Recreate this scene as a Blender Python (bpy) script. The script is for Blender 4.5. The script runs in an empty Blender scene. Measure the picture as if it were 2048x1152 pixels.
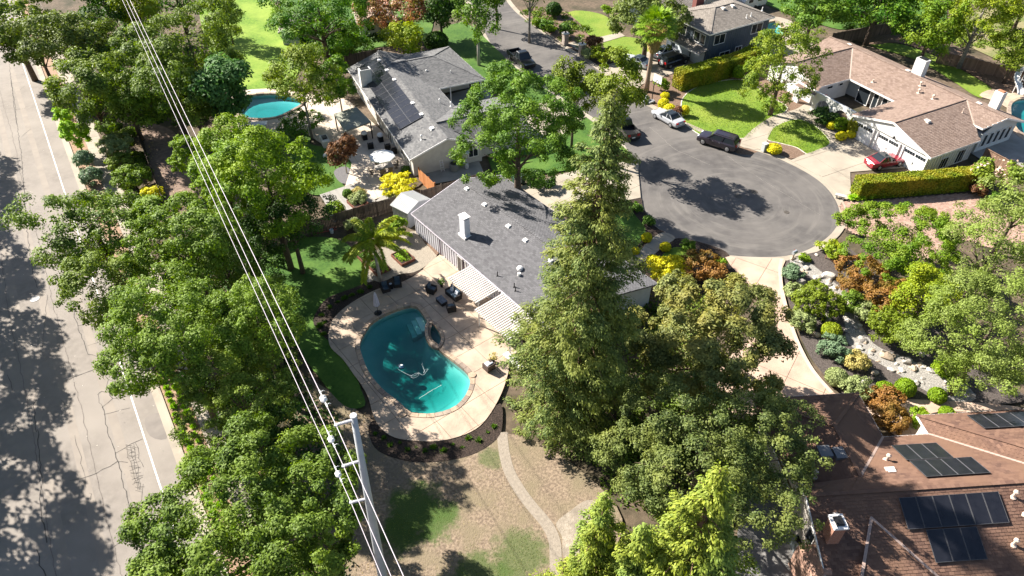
import bpy, bmesh, math, random
import numpy as np
from mathutils import Vector, Matrix
from mathutils.geometry import tessellate_polygon
R = math.radians
random.seed(7)
rng = np.random.default_rng(11)
sc = bpy.context.scene
col = sc.collection

# ------------------------------------------------------------------ camera
CAMH, PITCH, FPX = 44.0, R(41.5), 1400.0
cam = bpy.data.objects.new('camera', bpy.data.cameras.new('camera'))
col.objects.link(cam)
cam.location = (0, 0, CAMH)
cam.rotation_euler = (R(90) - PITCH, 0, 0)
cam.data.sensor_width = 36.0
cam.data.lens = 36.0 * FPX / 2048.0
cam.data.clip_start = 0.5
cam.data.clip_end = 2000
sc.camera = cam
# ------------------------------------------------------------------ light
SUN_EL, SH_AZ = R(37), R(-29)          # elevation; azimuth the shadows run to (from +x)
to_sun = Vector((-math.cos(SH_AZ) * math.cos(SUN_EL), -math.sin(SH_AZ) * math.cos(SUN_EL), math.sin(SUN_EL)))
world = bpy.data.worlds.new('World')
sc.world = world
world.use_nodes = True
nt = world.node_tree
sky = nt.nodes.new('ShaderNodeTexSky')
sky.sky_type = 'NISHITA'
sky.sun_disc = False
sky.sun_elevation = SUN_EL
sky.sun_rotation = math.atan2(to_sun.x, to_sun.y)
bg = nt.nodes['Background']
bg.inputs['Strength'].default_value = 0.052
nt.links.new(sky.outputs[0], bg.inputs['Color'])
sun = bpy.data.objects.new('sun', bpy.data.lights.new('sun', 'SUN'))
col.objects.link(sun)
sun.data.energy = 5.0
sun.data.angle = R(0.5)
sun.data.color = (1.0, 0.94, 0.85)
sun.rotation_euler = to_sun.to_track_quat('Z', 'Y').to_euler()
sun.location = (-40, 60, 80)
sc.view_settings.view_transform = 'Standard'
sc.view_settings.look = 'None'
sc.view_settings.exposure = 1.6
sc.view_settings.gamma = 1.0
sc.view_settings.use_curve_mapping = False

# ------------------------------------------------------------------ layout helpers
_c, _s = math.cos(PITCH), math.sin(PITCH)
def G(px, py, z=0.0):
    """photo pixel -> point of the place at height z"""
    x = (px - 1024) / FPX
    y = (py - 576) / FPX
    dy, dz = _c - y * _s, -_s - y * _c
    t = (z - CAMH) / dz
    return Vector((x * t, dy * t, z))
def depth(p):
    return p[1] * _c + (CAMH - p[2]) * _s
def GP(pts, z=0.0):
    return [G(a, b, z) for a, b in pts]
def spline(pts, closed=True, n=6):
    P = [Vector(p) for p in pts]
    out = []
    N = len(P)
    for i in range(N if closed else N - 1):
        if closed:
            a, b, c, d = P[i - 1], P[i], P[(i + 1) % N], P[(i + 2) % N]
        else:
            a, b, c, d = P[max(i - 1, 0)], P[i], P[i + 1], P[min(i + 2, N - 1)]
        for k in range(n):
            t = k / n
            out.append(0.5 * ((2 * b) + (c - a) * t + (2 * a - 5 * b + 4 * c - d) * t * t + (3 * b - a - 3 * c + d) * t ** 3))
    if not closed:
        out.append(P[-1])
    return out
def SP(pts, closed=True, n=6, z=0.0):
    return spline(GP(pts, z), closed, n)
def inside(x, y, poly):
    x = np.asarray(x); y = np.asarray(y)
    r = np.zeros(x.shape, bool)
    n = len(poly)
    for i in range(n):
        x0, y0 = poly[i][0], poly[i][1]
        x1, y1 = poly[i - 1][0], poly[i - 1][1]
        c = ((y0 > y) != (y1 > y)) & (x < (x1 - x0) * (y - y0) / ((y1 - y0) or 1e-9) + x0)
        r ^= c
    return r

# ------------------------------------------------------------------ materials
MATS = {}
def mat(name, c, rough=0.8, c2=None, scale=3.0, detail=6, bump=0.0, bscale=30.0, spec=0.3, metal=0.0,
        island=None, transl=0.0, c3=None, scale3=0.4, lo=0.35, hi=0.65, coord='pos', rnd=None, coat=0.0):
    if name in MATS:
        return MATS[name]
    m = bpy.data.materials.new(name)
    m.use_nodes = True
    t = m.node_tree
    N, L = t.nodes, t.links
    b = N['Principled BSDF']
    b.inputs['Roughness'].default_value = rough
    b.inputs['Specular IOR Level'].default_value = spec
    b.inputs['Metallic'].default_value = metal
    b.inputs['Coat Weight'].default_value = coat
    rgb = lambda v: (v[0], v[1], v[2], 1)
    geo = N.new('ShaderNodeNewGeometry')
    if coord == 'pos':
        src = geo.outputs['Position']
    else:
        src = N.new('ShaderNodeTexCoord').outputs['Object']
    cur = None
    def mix(fac, a, bcol):
        mx = N.new('ShaderNodeMix'); mx.data_type = 'RGBA'
        if hasattr(fac, 'is_linked') or hasattr(fac, 'node'):
            L.new(fac, mx.inputs[0])
        else:
            mx.inputs[0].default_value = fac
        if hasattr(a, 'node'): L.new(a, mx.inputs[6])
        else: mx.inputs[6].default_value = rgb(a)
        if hasattr(bcol, 'node'): L.new(bcol, mx.inputs[7])
        else: mx.inputs[7].default_value = rgb(bcol)
        return mx.outputs[2]
    def noise(sca, det=6, l=0.35, h=0.65):
        n = N.new('ShaderNodeTexNoise')
        n.inputs['Scale'].default_value = sca
        n.inputs['Detail'].default_value = det
        L.new(src, n.inputs['Vector'])
        r = N.new('ShaderNodeMapRange')
        r.inputs[1].default_value = l; r.inputs[2].default_value = h
        L.new(n.outputs['Fac'], r.inputs[0])
        return r.outputs[0]
    cur = c
    if c2 is not None:
        cur = mix(noise(scale, detail, lo, hi), c, c2)
    if island is not None:
        cur = mix(geo.outputs['Random Per Island'], cur, island) if not isinstance(island, float) else cur
    if rnd is not None:
        oi = N.new('ShaderNodeObjectInfo')
        cur = mix(oi.outputs['Random'], cur, rnd)
    if c3 is not None:
        cur = mix(noise(scale3, 4, 0.42, 0.68), cur, c3)
    if hasattr(cur, 'node'):
        L.new(cur, b.inputs['Base Color'])
    else:
        b.inputs['Base Color'].default_value = rgb(cur)
    if bump:
        n = N.new('ShaderNodeTexNoise'); n.inputs['Scale'].default_value = bscale; n.inputs['Detail'].default_value = 5
        L.new(src, n.inputs['Vector'])
        bp = N.new('ShaderNodeBump'); bp.inputs['Strength'].default_value = bump; bp.inputs['Distance'].default_value = 0.052
        L.new(n.outputs['Fac'], bp.inputs['Height']); L.new(bp.outputs[0], b.inputs['Normal'])
    if transl:
        tr = N.new('ShaderNodeBsdfTranslucent')
        hs = N.new('ShaderNodeHueSaturation'); hs.inputs['Value'].default_value = 1.3; hs.inputs['Saturation'].default_value = 1.15
        if hasattr(cur, 'node'): L.new(cur, hs.inputs['Color'])
        else: hs.inputs['Color'].default_value = rgb(cur)
        L.new(hs.outputs[0], tr.inputs['Color'])
        ms = N.new('ShaderNodeMixShader'); ms.inputs[0].default_value = transl
        L.new(b.outputs[0], ms.inputs[1]); L.new(tr.outputs[0], ms.inputs[2])
        L.new(ms.outputs[0], N['Material Output'].inputs['Surface'])
    MATS[name] = m
    return m
def leafmat(name, a, b, c=None, transl=0.27, scale=0.45):
    return mat(name, a, 0.6, spec=0.25, island=b, transl=transl, c3=c, scale3=scale)

# ------------------------------------------------------------------ object helpers
def tag(o, label=None, cat=None, group=None, kind=None):
    if label: o['label'] = label
    if cat: o['category'] = cat
    if group: o['group'] = group
    if kind: o['kind'] = kind
    return o
WORLDLOC = {}
def thing(name, label, cat, loc=(0, 0, 0), rz=0.0, group=None):
    o = bpy.data.objects.new(name, None)
    o.empty_display_size = 0.3
    o.location = loc
    o.rotation_euler = (0, 0, rz)
    col.objects.link(o)
    WORLDLOC[o] = Vector(loc)
    return tag(o, label, cat, group)
def link(name, me, parent=None):
    o = bpy.data.objects.new(name, me)
    col.objects.link(o)
    if parent is not None:
        o.parent = parent
    return o
def copy_tree(o, parent=None):
    c = o.copy()
    col.objects.link(c)
    if parent is not None:
        c.parent = parent
    for ch in o.children:
        copy_tree(ch, c)
    return c
class MB:
    def __init__(s):
        s.v, s.f, s.m = [], [], []
        s.mi = 0
    def add(s, vs, fs):
        k = len(s.v)
        s.v += [tuple(v) for v in vs]
        for f in fs:
            s.f.append([i + k for i in f]); s.m.append(s.mi)
        return s
    def box(s, c, d, rz=0.0, M=None):
        x, y, z = d[0] / 2, d[1] / 2, d[2] / 2
        P = [Vector((a, b, e)) for e in (-z, z) for a, b in ((-x, -y), (x, -y), (x, y), (-x, y))]
        T = M if M is not None else Matrix.Rotation(rz, 3, 'Z')
        P = [T @ p + Vector(c) for p in P]
        return s.add(P, [(3, 2, 1, 0), (4, 5, 6, 7), (0, 1, 5, 4), (1, 2, 6, 5), (2, 3, 7, 6), (3, 0, 4, 7)])
    def beam(s, a, b, w, h, up=(0, 0, 1)):
        a, b = Vector(a), Vector(b)
        d = (b - a); L = d.length
        if L < 1e-6: return s
        x = d / L
        y = Vector(up).cross(x)
        if y.length < 1e-3: y = Vector((1, 0, 0)).cross(x)
        y.normalize(); z = x.cross(y)
        return s.box((a + b) / 2, (L, w, h), M=Matrix((x, y, z)).transposed())
    def tube(s, path, rad, n=6, cap=True):
        P = [Vector(p) for p in path]
        rr = rad if isinstance(rad, (list, tuple)) else [rad] * len(P)
        rings = []
        ref = Vector((0.3, 0.2, 1)).normalized()
        for i, p in enumerate(P):
            d = (P[min(i + 1, len(P) - 1)] - P[max(i - 1, 0)]).normalized()
            a = d.cross(ref)
            if a.length < 0.05: a = d.cross(Vector((1, 0, 0)))
            a.normalize(); b = d.cross(a)
            rings.append([p + (a * math.cos(2 * math.pi * k / n) + b * math.sin(2 * math.pi * k / n)) * rr[i] for k in range(n)])
        vs = [v for r in rings for v in r]
        fs = []
        for i in range(len(P) - 1):
            for k in range(n):
                fs.append((i * n + k, i * n + (k + 1) % n, (i + 1) * n + (k + 1) % n, (i + 1) * n + k))
        if cap:
            fs.append(tuple(range(n))[::-1]); fs.append(tuple((len(P) - 1) * n + k for k in range(n)))
        return s.add(vs, fs)
    def lathe(s, prof, c=(0, 0, 0), n=12):
        vs = []
        for r, z in prof:
            vs += [(c[0] + r * math.cos(2 * math.pi * k / n), c[1] + r * math.sin(2 * math.pi * k / n), c[2] + z) for k in range(n)]
        fs = []
        for i in range(len(prof) - 1):
            for k in range(n):
                fs.append((i * n + k, i * n + (k + 1) % n, (i + 1) * n + (k + 1) % n, (i + 1) * n + k))
        fs.append(tuple(range(n))[::-1]); fs.append(tuple((len(prof) - 1) * n + k for k in range(n)))
        return s.add(vs, fs)
    def prism(s, poly, z0, z1):
        n = len(poly)
        vs = [(p[0], p[1], z0) for p in poly] + [(p[0], p[1], z1) for p in poly]
        ar = sum(poly[i - 1][0] * poly[i][1] - poly[i][0] * poly[i - 1][1] for i in range(n))
        fs = []
        for i in range(n):
            j = (i + 1) % n
            fs.append((i, j, n + j, n + i) if ar > 0 else (j, i, n + i, n + j))
        for t in tessellate_polygon([[Vector((p[0], p[1], 0)) for p in poly]]):
            a, b, c = (poly[k] for k in t)
            up = (b[0] - a[0]) * (c[1] - a[1]) - (c[0] - a[0]) * (b[1] - a[1]) > 0
            t = t if up else t[::-1]
            fs.append(tuple(n + k for k in t)); fs.append(tuple(t[::-1]))
        return s.add(vs, fs)
    def fill(s, loops, z):
        vs = [(p[0], p[1], z) for l in loops for p in l]
        fs = []
        for t in tessellate_polygon([[Vector((p[0], p[1], 0)) for p in l] for l in loops]):
            a, b, c = (vs[k] for k in t)
            up = (b[0] - a[0]) * (c[1] - a[1]) - (c[0] - a[0]) * (b[1] - a[1]) > 0
            fs.append(tuple(t) if up else tuple(t[::-1]))
        return s.add(vs, fs)
    def quad(s, *p):
        return s.add(p, [tuple(range(len(p)))])
    def rock(s, c, d, seed=0, sub=2):
        rr = random.Random(seed)
        bm = bmesh.new()
        bmesh.ops.create_icosphere(bm, subdivisions=sub, radius=1)
        dirs = [Vector((rr.gauss(0, 1), rr.gauss(0, 1), rr.gauss(0, 1))).normalized() for _ in range(9)]
        offs = [rr.uniform(0.62, 0.95) for _ in dirs]
        for v in bm.verts:
            for q, o in zip(dirs, offs):
                k = v.co.dot(q)
                if k > o: v.co -= q * (k - o)
            v.co *= 1 + rr.uniform(-.03, .03)
        a = rr.uniform(0, 6.28)
        T = Matrix.Rotation(a, 3, 'Z')
        vs = [T @ Vector((v.co.x * d[0], v.co.y * d[1], v.co.z * d[2])) + Vector(c) for v in bm.verts]
        fs = [tuple(v.index for v in f.verts) for f in bm.faces]
        bm.free()
        return s.add(vs, fs)
    def mesh(s, name, mats, off=None, smooth=False):
        me = bpy.data.meshes.new(name)
        vs = s.v if off is None else [(v[0] - off[0], v[1] - off[1], v[2] - off[2]) for v in s.v]
        me.from_pydata(vs, [], s.f)
        for m in (mats if isinstance(mats, (list, tuple)) else [mats]):
            me.materials.append(m)
        me.polygons.foreach_set('material_index', s.m)
        if smooth: me.polygons.foreach_set('use_smooth', [True] * len(s.f))
        me.update()
        return me
    def build(s, name, mats, parent=None, world=False, smooth=False):
        off = WORLDLOC[parent] if (world and parent is not None) else None
        return link(name, s.mesh(name, mats, off, smooth), parent)
LZ = [0.0]
def layer():
    LZ[0] += 0.004
    return LZ[0]
def sheet(name, loops, m, kind='structure', z=None, parent=None):
    mb = MB()
    if loops and not isinstance(loops[0], (list,)):
        loops = [loops]
    mb.fill(loops, layer() if z is None else z)
    o = mb.build(name, m, parent)
    if parent is None: o['kind'] = kind
    return o
def ribbon(path, w0, w1, z0, z1):
    """strip between offsets w0..w1 (to the left of travel) as solid"""
    P = [Vector((p[0], p[1], 0)) for p in path]
    nr = []
    for i in range(len(P)):
        d = (P[min(i + 1, len(P) - 1)] - P[max(i - 1, 0)])
        d.normalize(); nr.append(Vector((-d.y, d.x, 0)))
    mb = MB()
    a = [p + q * w0 for p, q in zip(P, nr)]
    b = [p + q * w1 for p, q in zip(P, nr)]
    n = len(P)
    vs = [(p.x, p.y, z1) for p in a] + [(p.x, p.y, z1) for p in b] + [(p.x, p.y, z0) for p in a] + [(p.x, p.y, z0) for p in b]
    fs = []
    for i in range(n - 1):
        fs += [(i + n, i, i + 1, i + n + 1), (i, i + 2 * n, i + 1 + 2 * n, i + 1), (i + n + 1, i + 1 + 3 * n, i + 3 * n, i + n)]
    fs += [(0, n, 3 * n, 2 * n), (n - 1, 3 * n - 1, 4 * n - 1, 2 * n - 1)]
    mb.add(vs, fs)
    return mb
def slabs(parent, name, loops, lines, m, z, gap=0.03, thick=0.03, base=None):
    """flat polygon cut by lines into slabs with open joints; each slab its own part.  lines: (point, direction)"""
    bm = bmesh.new()
    vs = [bm.verts.new((p[0], p[1], z)) for l in loops for p in l]
    for t in tessellate_polygon([[Vector((p[0], p[1], 0)) for p in l] for l in loops]):
        try: bm.faces.new([vs[k] for k in t])
        except ValueError: pass
    bmesh.ops.recalc_face_normals(bm, faces=bm.faces)
    for p, d in lines:
        nrm = Vector((-d[1], d[0], 0)).normalized()
        for o in (-gap / 2, gap / 2):
            bmesh.ops.bisect_plane(bm, geom=bm.verts[:] + bm.edges[:] + bm.faces[:], plane_co=Vector((p[0], p[1], 0)) + nrm * o, plane_no=nrm)
        kill = [f for f in bm.faces if abs((f.calc_center_median() - Vector((p[0], p[1], z))).dot(nrm)) < gap / 2 - 1e-4]
        bmesh.ops.delete(bm, geom=kill, context='FACES')
    bm.verts.ensure_lookup_table(); bm.faces.ensure_lookup_table()
    seen = set()
    n = 0
    for f0 in bm.faces:
        if f0.index in seen: continue
        st, comp = [f0], []
        seen.add(f0.index)
        while st:
            f = st.pop(); comp.append(f)
            for e in f.edges:
                for g in e.link_faces:
                    if g.index not in seen: seen.add(g.index); st.append(g)
        if sum(f.calc_area() for f in comp) < 0.03: continue
        mp = {}
        mb = MB()
        tops = []
        vv = []
        for f in comp:
            ids = []
            for v in f.verts:
                if v.index not in mp: mp[v.index] = len(vv); vv.append(v.co.copy())
                ids.append(mp[v.index])
            nz = f.normal.z
            tops.append(ids if nz > 0 else ids[::-1])
        N = len(vv)
        dz = random.uniform(-0.002, 0.002)
        allv = [(v.x, v.y, v.z + dz) for v in vv] + [(v.x, v.y, v.z - thick) for v in vv]
        cnt = {}
        for t in tops:
            for i in range(len(t)):
                a, b = t[i], t[(i + 1) % len(t)]
                cnt[(a, b)] = 1
        sides = [(a, a + N, b + N, b) for (a, b) in cnt if (b, a) not in cnt]
        mb.add(allv, tops + sides)
        mb.build(name, m, parent)
        n += 1
    bm.free()
    return n
def leafmesh(name, C, Nn, L, W, m, r=rng, along=None):
    """N leaf-shaped faces; C centres, Nn normals; along = preferred direction of the blade"""
    n = len(C)
    C = np.asarray(C, np.float64); Nn = np.asarray(Nn, np.float64)
    Nn = Nn / (np.linalg.norm(Nn, axis=1, keepdims=True) + 1e-9)
    t = r.normal(size=(n, 3)) if along is None else np.asarray(along) + r.normal(size=(n, 3)) * 0.25
    t = t - (t * Nn).sum(1, keepdims=True) * Nn
    t /= np.linalg.norm(t, axis=1, keepdims=True) + 1e-9
    b = np.cross(Nn, t)
    L = np.broadcast_to(np.asarray(L, float), (n,))[:, None] / 2
    W = np.broadcast_to(np.asarray(W, float), (n,))[:, None] / 2
    V = np.empty((n, 4, 3))
    V[:, 0] = C - t * L; V[:, 1] = C + b * W + t * L * 0.1; V[:, 2] = C + t * L - Nn * L * 0.25; V[:, 3] = C - b * W + t * L * 0.1
    me = bpy.data.meshes.new(name)
    me.vertices.add(4 * n); me.vertices.foreach_set('co', V.ravel())
    me.loops.add(4 * n); me.loops.foreach_set('vertex_index', np.arange(4 * n, dtype=np.int32))
    me.polygons.add(n)
    me.polygons.foreach_set('loop_start', np.arange(0, 4 * n, 4, dtype=np.int32))
    me.polygons.foreach_set('loop_total', np.full(n, 4, np.int32))
    me.materials.append(m)
    me.update(calc_edges=True)
    return me
# ------------------------------------------------------------------ ground materials
M_soil = mat('dry_soil', (.085, .062, .042), .95, (.15, .11, .075), 2.2, detail=9, bump=.5, bscale=14, c3=(.045, .042, .022), scale3=.3)
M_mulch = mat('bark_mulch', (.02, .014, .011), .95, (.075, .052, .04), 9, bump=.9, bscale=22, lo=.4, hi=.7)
M_mulch2 = mat('brown_mulch', (.12, .075, .05), .95, (.21, .14, .10), 7, bump=.8, bscale=20)
M_straw = mat('dry_grass_soil', (.27, .205, .145), .95, (.15, .112, .08), 5.5, detail=10, bump=.8, bscale=12, c3=(.185, .15, .095), scale3=.5, lo=.38, hi=.62)
M_gslate = mat('grey_dry_soil', (.27, .225, .175), .95, (.36, .31, .25), 4, detail=10, bump=.7, bscale=14, c3=(.19, .16, .125), scale3=.7)
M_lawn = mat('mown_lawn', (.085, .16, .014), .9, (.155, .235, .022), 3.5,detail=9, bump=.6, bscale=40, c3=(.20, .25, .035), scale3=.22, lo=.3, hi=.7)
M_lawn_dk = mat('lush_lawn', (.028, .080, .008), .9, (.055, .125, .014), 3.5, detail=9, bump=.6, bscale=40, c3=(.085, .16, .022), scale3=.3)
M_asph_old = mat('weathered_asphalt', (.235, .207, .182), .9, (.195, .172, .15), 1.6, detail=10, bump=.3, bscale=60, c3=(.262, .232, .203), scale3=.2)
M_asph_new = mat('dark_asphalt', (.078, .072, .069), .85, (.115, .106, .10), .9, detail=9, bump=.25, bscale=60, c3=(.14, .128, .118), scale3=.16, lo=.35, hi=.7)
M_conc = mat('pale_concrete', (.33, .285, .225), .85, (.26, .225, .18), 1.2, detail=9, bump=.15, bscale=40, c3=(.37, .325, .26), scale3=.3)
M_conc_gr = mat('grey_concrete', (.33, .31, .28), .85, (.25, .235, .215), .7, bump=.15, bscale=40)
M_deckc = mat('stamped_concrete', (.40, .305, .225), .75, (.31, .24, .185), 1.8, detail=9, bump=.25, bscale=9, c3=(.45, .35, .265), scale3=.6)
M_pink = mat('pink_stamped_concrete', (.44, .315, .235), .75, (.36, .25, .19), 1.4, detail=9, bump=.25, bscale=9, c3=(.48, .36, .275), scale3=.4)
M_joint = mat('joint_dirt', (.14, .11, .085), .95)
M_gravel_g = mat('pea_gravel', (.36, .31, .245), .9, (.23, .20, .16), 14, bump=1, bscale=30)
M_gravel_w = mat('white_gravel', (.36, .335, .30), .9, (.20, .19, .175), 9, bump=1, bscale=24)
M_path = mat('decomposed_granite', (.30, .255, .205), .95, (.235, .20, .16), 6, bump=.6, bscale=30)
M_white = mat('white_paint', (.78, .76, .74), .5, (.70, .68, .66), 2)
M_line = mat('road_paint', (.72, .70, .66), .7, (.45, .42, .38), 5, lo=.5, hi=.75)
M_edge = mat('edging_concrete', (.62, .57, .50), .8, (.50, .45, .39), 3)
M_crack = mat('tar_crack', (.075, .068, .062), .85)
M_steelring = mat('cast_iron', (.05, .045, .04), .6, (.10, .085, .07), 8)

def tyre_swirls(m, c, colr):
    t = m.node_tree; N, L = t.nodes, t.links
    b = N['Principled BSDF']
    src = b.inputs['Base Color'].links[0].from_socket
    g = N.new('ShaderNodeNewGeometry')
    sub = N.new('ShaderNodeVectorMath'); sub.operation = 'SUBTRACT'; sub.inputs[1].default_value = (c.x, c.y, 0); L.new(g.outputs['Position'], sub.inputs[0])
    ln = N.new('ShaderNodeVectorMath'); ln.operation = 'LENGTH'; L.new(sub.outputs[0], ln.inputs[0])
    sx = N.new('ShaderNodeSeparateXYZ'); L.new(sub.outputs[0], sx.inputs[0])
    at = N.new('ShaderNodeMath'); at.operation = 'ARCTAN2'; L.new(sx.outputs[1], at.inputs[0]); L.new(sx.outputs[0], at.inputs[1])
    cb = N.new('ShaderNodeCombineXYZ'); L.new(ln.outputs['Value'], cb.inputs[0]); L.new(at.outputs[0], cb.inputs[1])
    n = N.new('ShaderNodeTexNoise'); n.inputs['Scale'].default_value = 1.3; n.inputs['Detail'].default_value = 7; n.inputs['Roughness'].default_value = .65; L.new(cb.outputs[0], n.inputs['Vector'])
    r = N.new('ShaderNodeMapRange'); r.inputs[1].default_value = .50; r.inputs[2].default_value = .68; r.inputs[4].default_value = .55; L.new(n.outputs['Fac'], r.inputs[0])
    mx = N.new('ShaderNodeMix'); mx.data_type = 'RGBA'; L.new(r.outputs[0], mx.inputs[0]); L.new(src, mx.inputs[6]); mx.inputs[7].default_value = (*colr, 1)
    L.new(mx.outputs[2], b.inputs['Base Color'])
tyre_swirls(M_asph_new, G(1480, 400), (.175, .16, .145))
def patches(m, spots, colr, soft=.5):
    """worn areas of another colour at given places"""
    t = m.node_tree; N, L = t.nodes, t.links
    b = N['Principled BSDF']
    cur = b.inputs['Base Color'].links[0].from_socket
    g = N.new('ShaderNodeNewGeometry')
    nz = N.new('ShaderNodeTexNoise'); nz.inputs['Scale'].default_value = .9; nz.inputs['Detail'].default_value = 8; nz.inputs['Roughness'].default_value = .7; L.new(g.outputs['Position'], nz.inputs['Vector'])
    for p, rad, amt in spots:
        d = N.new('ShaderNodeVectorMath'); d.operation = 'DISTANCE'; d.inputs[1].default_value = (p.x, p.y, .1); L.new(g.outputs['Position'], d.inputs[0])
        a = N.new('ShaderNodeMath'); a.operation = 'MULTIPLY_ADD'; a.inputs[1].default_value = rad * 2.4; L.new(nz.outputs['Fac'], a.inputs[0]); L.new(d.outputs['Value'], a.inputs[2])
        r = N.new('ShaderNodeMapRange'); r.inputs[1].default_value = rad * (2.2 - soft * .5); r.inputs[2].default_value = rad * (2.2 + soft * .5); r.inputs[3].default_value = amt; r.inputs[4].default_value = 0; L.new(a.outputs[0], r.inputs[0])
        mx = N.new('ShaderNodeMix'); mx.data_type = 'RGBA'; L.new(r.outputs[0], mx.inputs[0]); L.new(cur, mx.inputs[6]); mx.inputs[7].default_value = (*colr, 1)
        cur = mx.outputs[2]
    L.new(cur, b.inputs['Base Color'])
patches(M_straw, [(G(830, 1030), 2.1, .95), (G(800, 1070), 1.4, .9), (G(868, 1040), 1.5, .9), (G(1040, 1110), 1.7, .7), (G(960, 1160), 1.8, .75), (G(980, 920), .9, .6), (G(900, 1180), 1.2, .7)], (.055, .095, .02))
patches(M_straw, [(G(700, 950), 2.2, .8), (G(755, 880), 1.0, .6), (G(790, 950), 1.2, .5)], (.15, .125, .095))
# road frame: s along, t to the right of the kerb line
RP0 = Vector((-72.82, 103.76, 0)); RD = Vector((.5513, -.8343, 0)); RN = Vector((.8343, .5513, 0))
def RT(s, t, z=0.0):
    p = RP0 + RD * s + RN * t
    return Vector((p.x, p.y, z))

# ------------------------------------------------------------------ water outlines
POOL = SP([(727, 673), (744, 648), (777, 629), (808, 618), (826, 615), (838, 620), (848, 634), (857, 650), (854, 668), (858, 685), (872, 698), (899, 718), (922, 736), (938, 752), (942, 768), (934, 793), (914, 816), (887, 828), (859, 833), (834, 832), (818, 829), (806, 816), (787, 801), (762, 780), (737, 748), (724, 716), (719, 693)], n=4)
SPA = SP([(858, 651), (867, 651), (878, 664), (884, 681), (879, 696), (872, 697), (859, 684), (855, 667)], n=3)
POOL_L = SP([(470, 215), (490, 196), (540, 190), (585, 196), (606, 208), (585, 222), (556, 236), (520, 240), (485, 236)], n=4)
POOL_R = SP([(2022, 210), (2050, 200), (2090, 215), (2110, 250), (2080, 275), (2040, 268), (2022, 240)], n=4)
POOL_T = SP([(1531, 52), (1548, 44), (1562, 54), (1568, 66), (1558, 80), (1541, 82), (1528, 68)], n=4)
HOLES = [POOL, SPA, POOL_L, POOL_R, POOL_T]

BIG = [Vector((-420, -200, 0)), Vector((420, -200, 0)), Vector((420, 520, 0)), Vector((-420, 520, 0))]
def ground_with_holes():
    bm = bmesh.new()
    edges = []
    for l in [BIG] + HOLES:
        vs = [bm.verts.new((p[0], p[1], 0)) for p in l]
        edges += [bm.edges.new((vs[i - 1], vs[i])) for i in range(len(vs))]
    bmesh.ops.triangle_fill(bm, edges=edges, use_beauty=True)
    for f in list(bm.faces):
        c = f.calc_center_median()
        if any(inside(c.x, c.y, h) for h in HOLES): bm.faces.remove(f)
    bmesh.ops.recalc_face_normals(bm, faces=bm.faces)
    if sum(f.normal.z for f in bm.faces) < 0: bmesh.ops.reverse_faces(bm, faces=bm.faces)
    me = bpy.data.meshes.new('ground'); bm.to_mesh(me); bm.free()
    me.materials.append(M_soil)
    o = link('ground', me); o['kind'] = 'structure'
ground_with_holes()

# ------------------------------------------------------------------ the wide old road on the left
sheet('road', [RT(-160, -.5), RT(150, -.5), RT(150, -22), RT(-160, -22)], M_asph_old)
gut = ribbon([RT(-160, 0), RT(150, 0)], 0.0, -.5, -.02, .02).build('gutter', M_conc); gut['kind'] = 'structure'
k = ribbon([RT(-160, 0), RT(150, 0)], .17, 0.0, -.02, .13).build('kerb', M_conc); k['kind'] = 'structure'
z = layer() + .004
mb = MB()
rr = random.Random(3)
for i in range(62):      # worn edge line in short painted runs
    a = -40 + i * 2.7
    mb.quad(RT(a, -2.03, z), RT(a + 2.68, -2.03, z), RT(a + 2.68, -1.92, z), RT(a, -1.92, z))
mb.build('road_marking', M_line)['kind'] = 'structure'
def crack(pts, w, seed, px=True, zz=None, m=None):
    r_ = random.Random(seed)
    P = GP(pts) if px else [Vector(p) for p in pts]
    Q = []
    for a, b in zip(P[:-1], P[1:]):
        n = max(2, int((b - a).length / .45))
        for i in range(n):
            q = a.lerp(b, i / n)
            Q.append(q + Vector((r_.uniform(-.07, .07), r_.uniform(-.07, .07), 0)))
    Q.append(P[-1])
    mb = MB()
    for a, b in zip(Q[:-1], Q[1:]):
        d = (b - a)
        if d.length < .01: continue
        n = Vector((-d.y, d.x, 0)).normalized() * w * r_.uniform(.5, 1.1) / 2
        d = d.normalized() * .02
        zz_ = zz if zz is not None else LZ[0] + .008
        mb.quad(*(Vector((p.x, p.y, zz_)) for p in (a - d - n, b + d - n, b + d + n, a - d + n)))
    o = mb.build('crack', m or M_crack); o['kind'] = 'structure'
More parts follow.
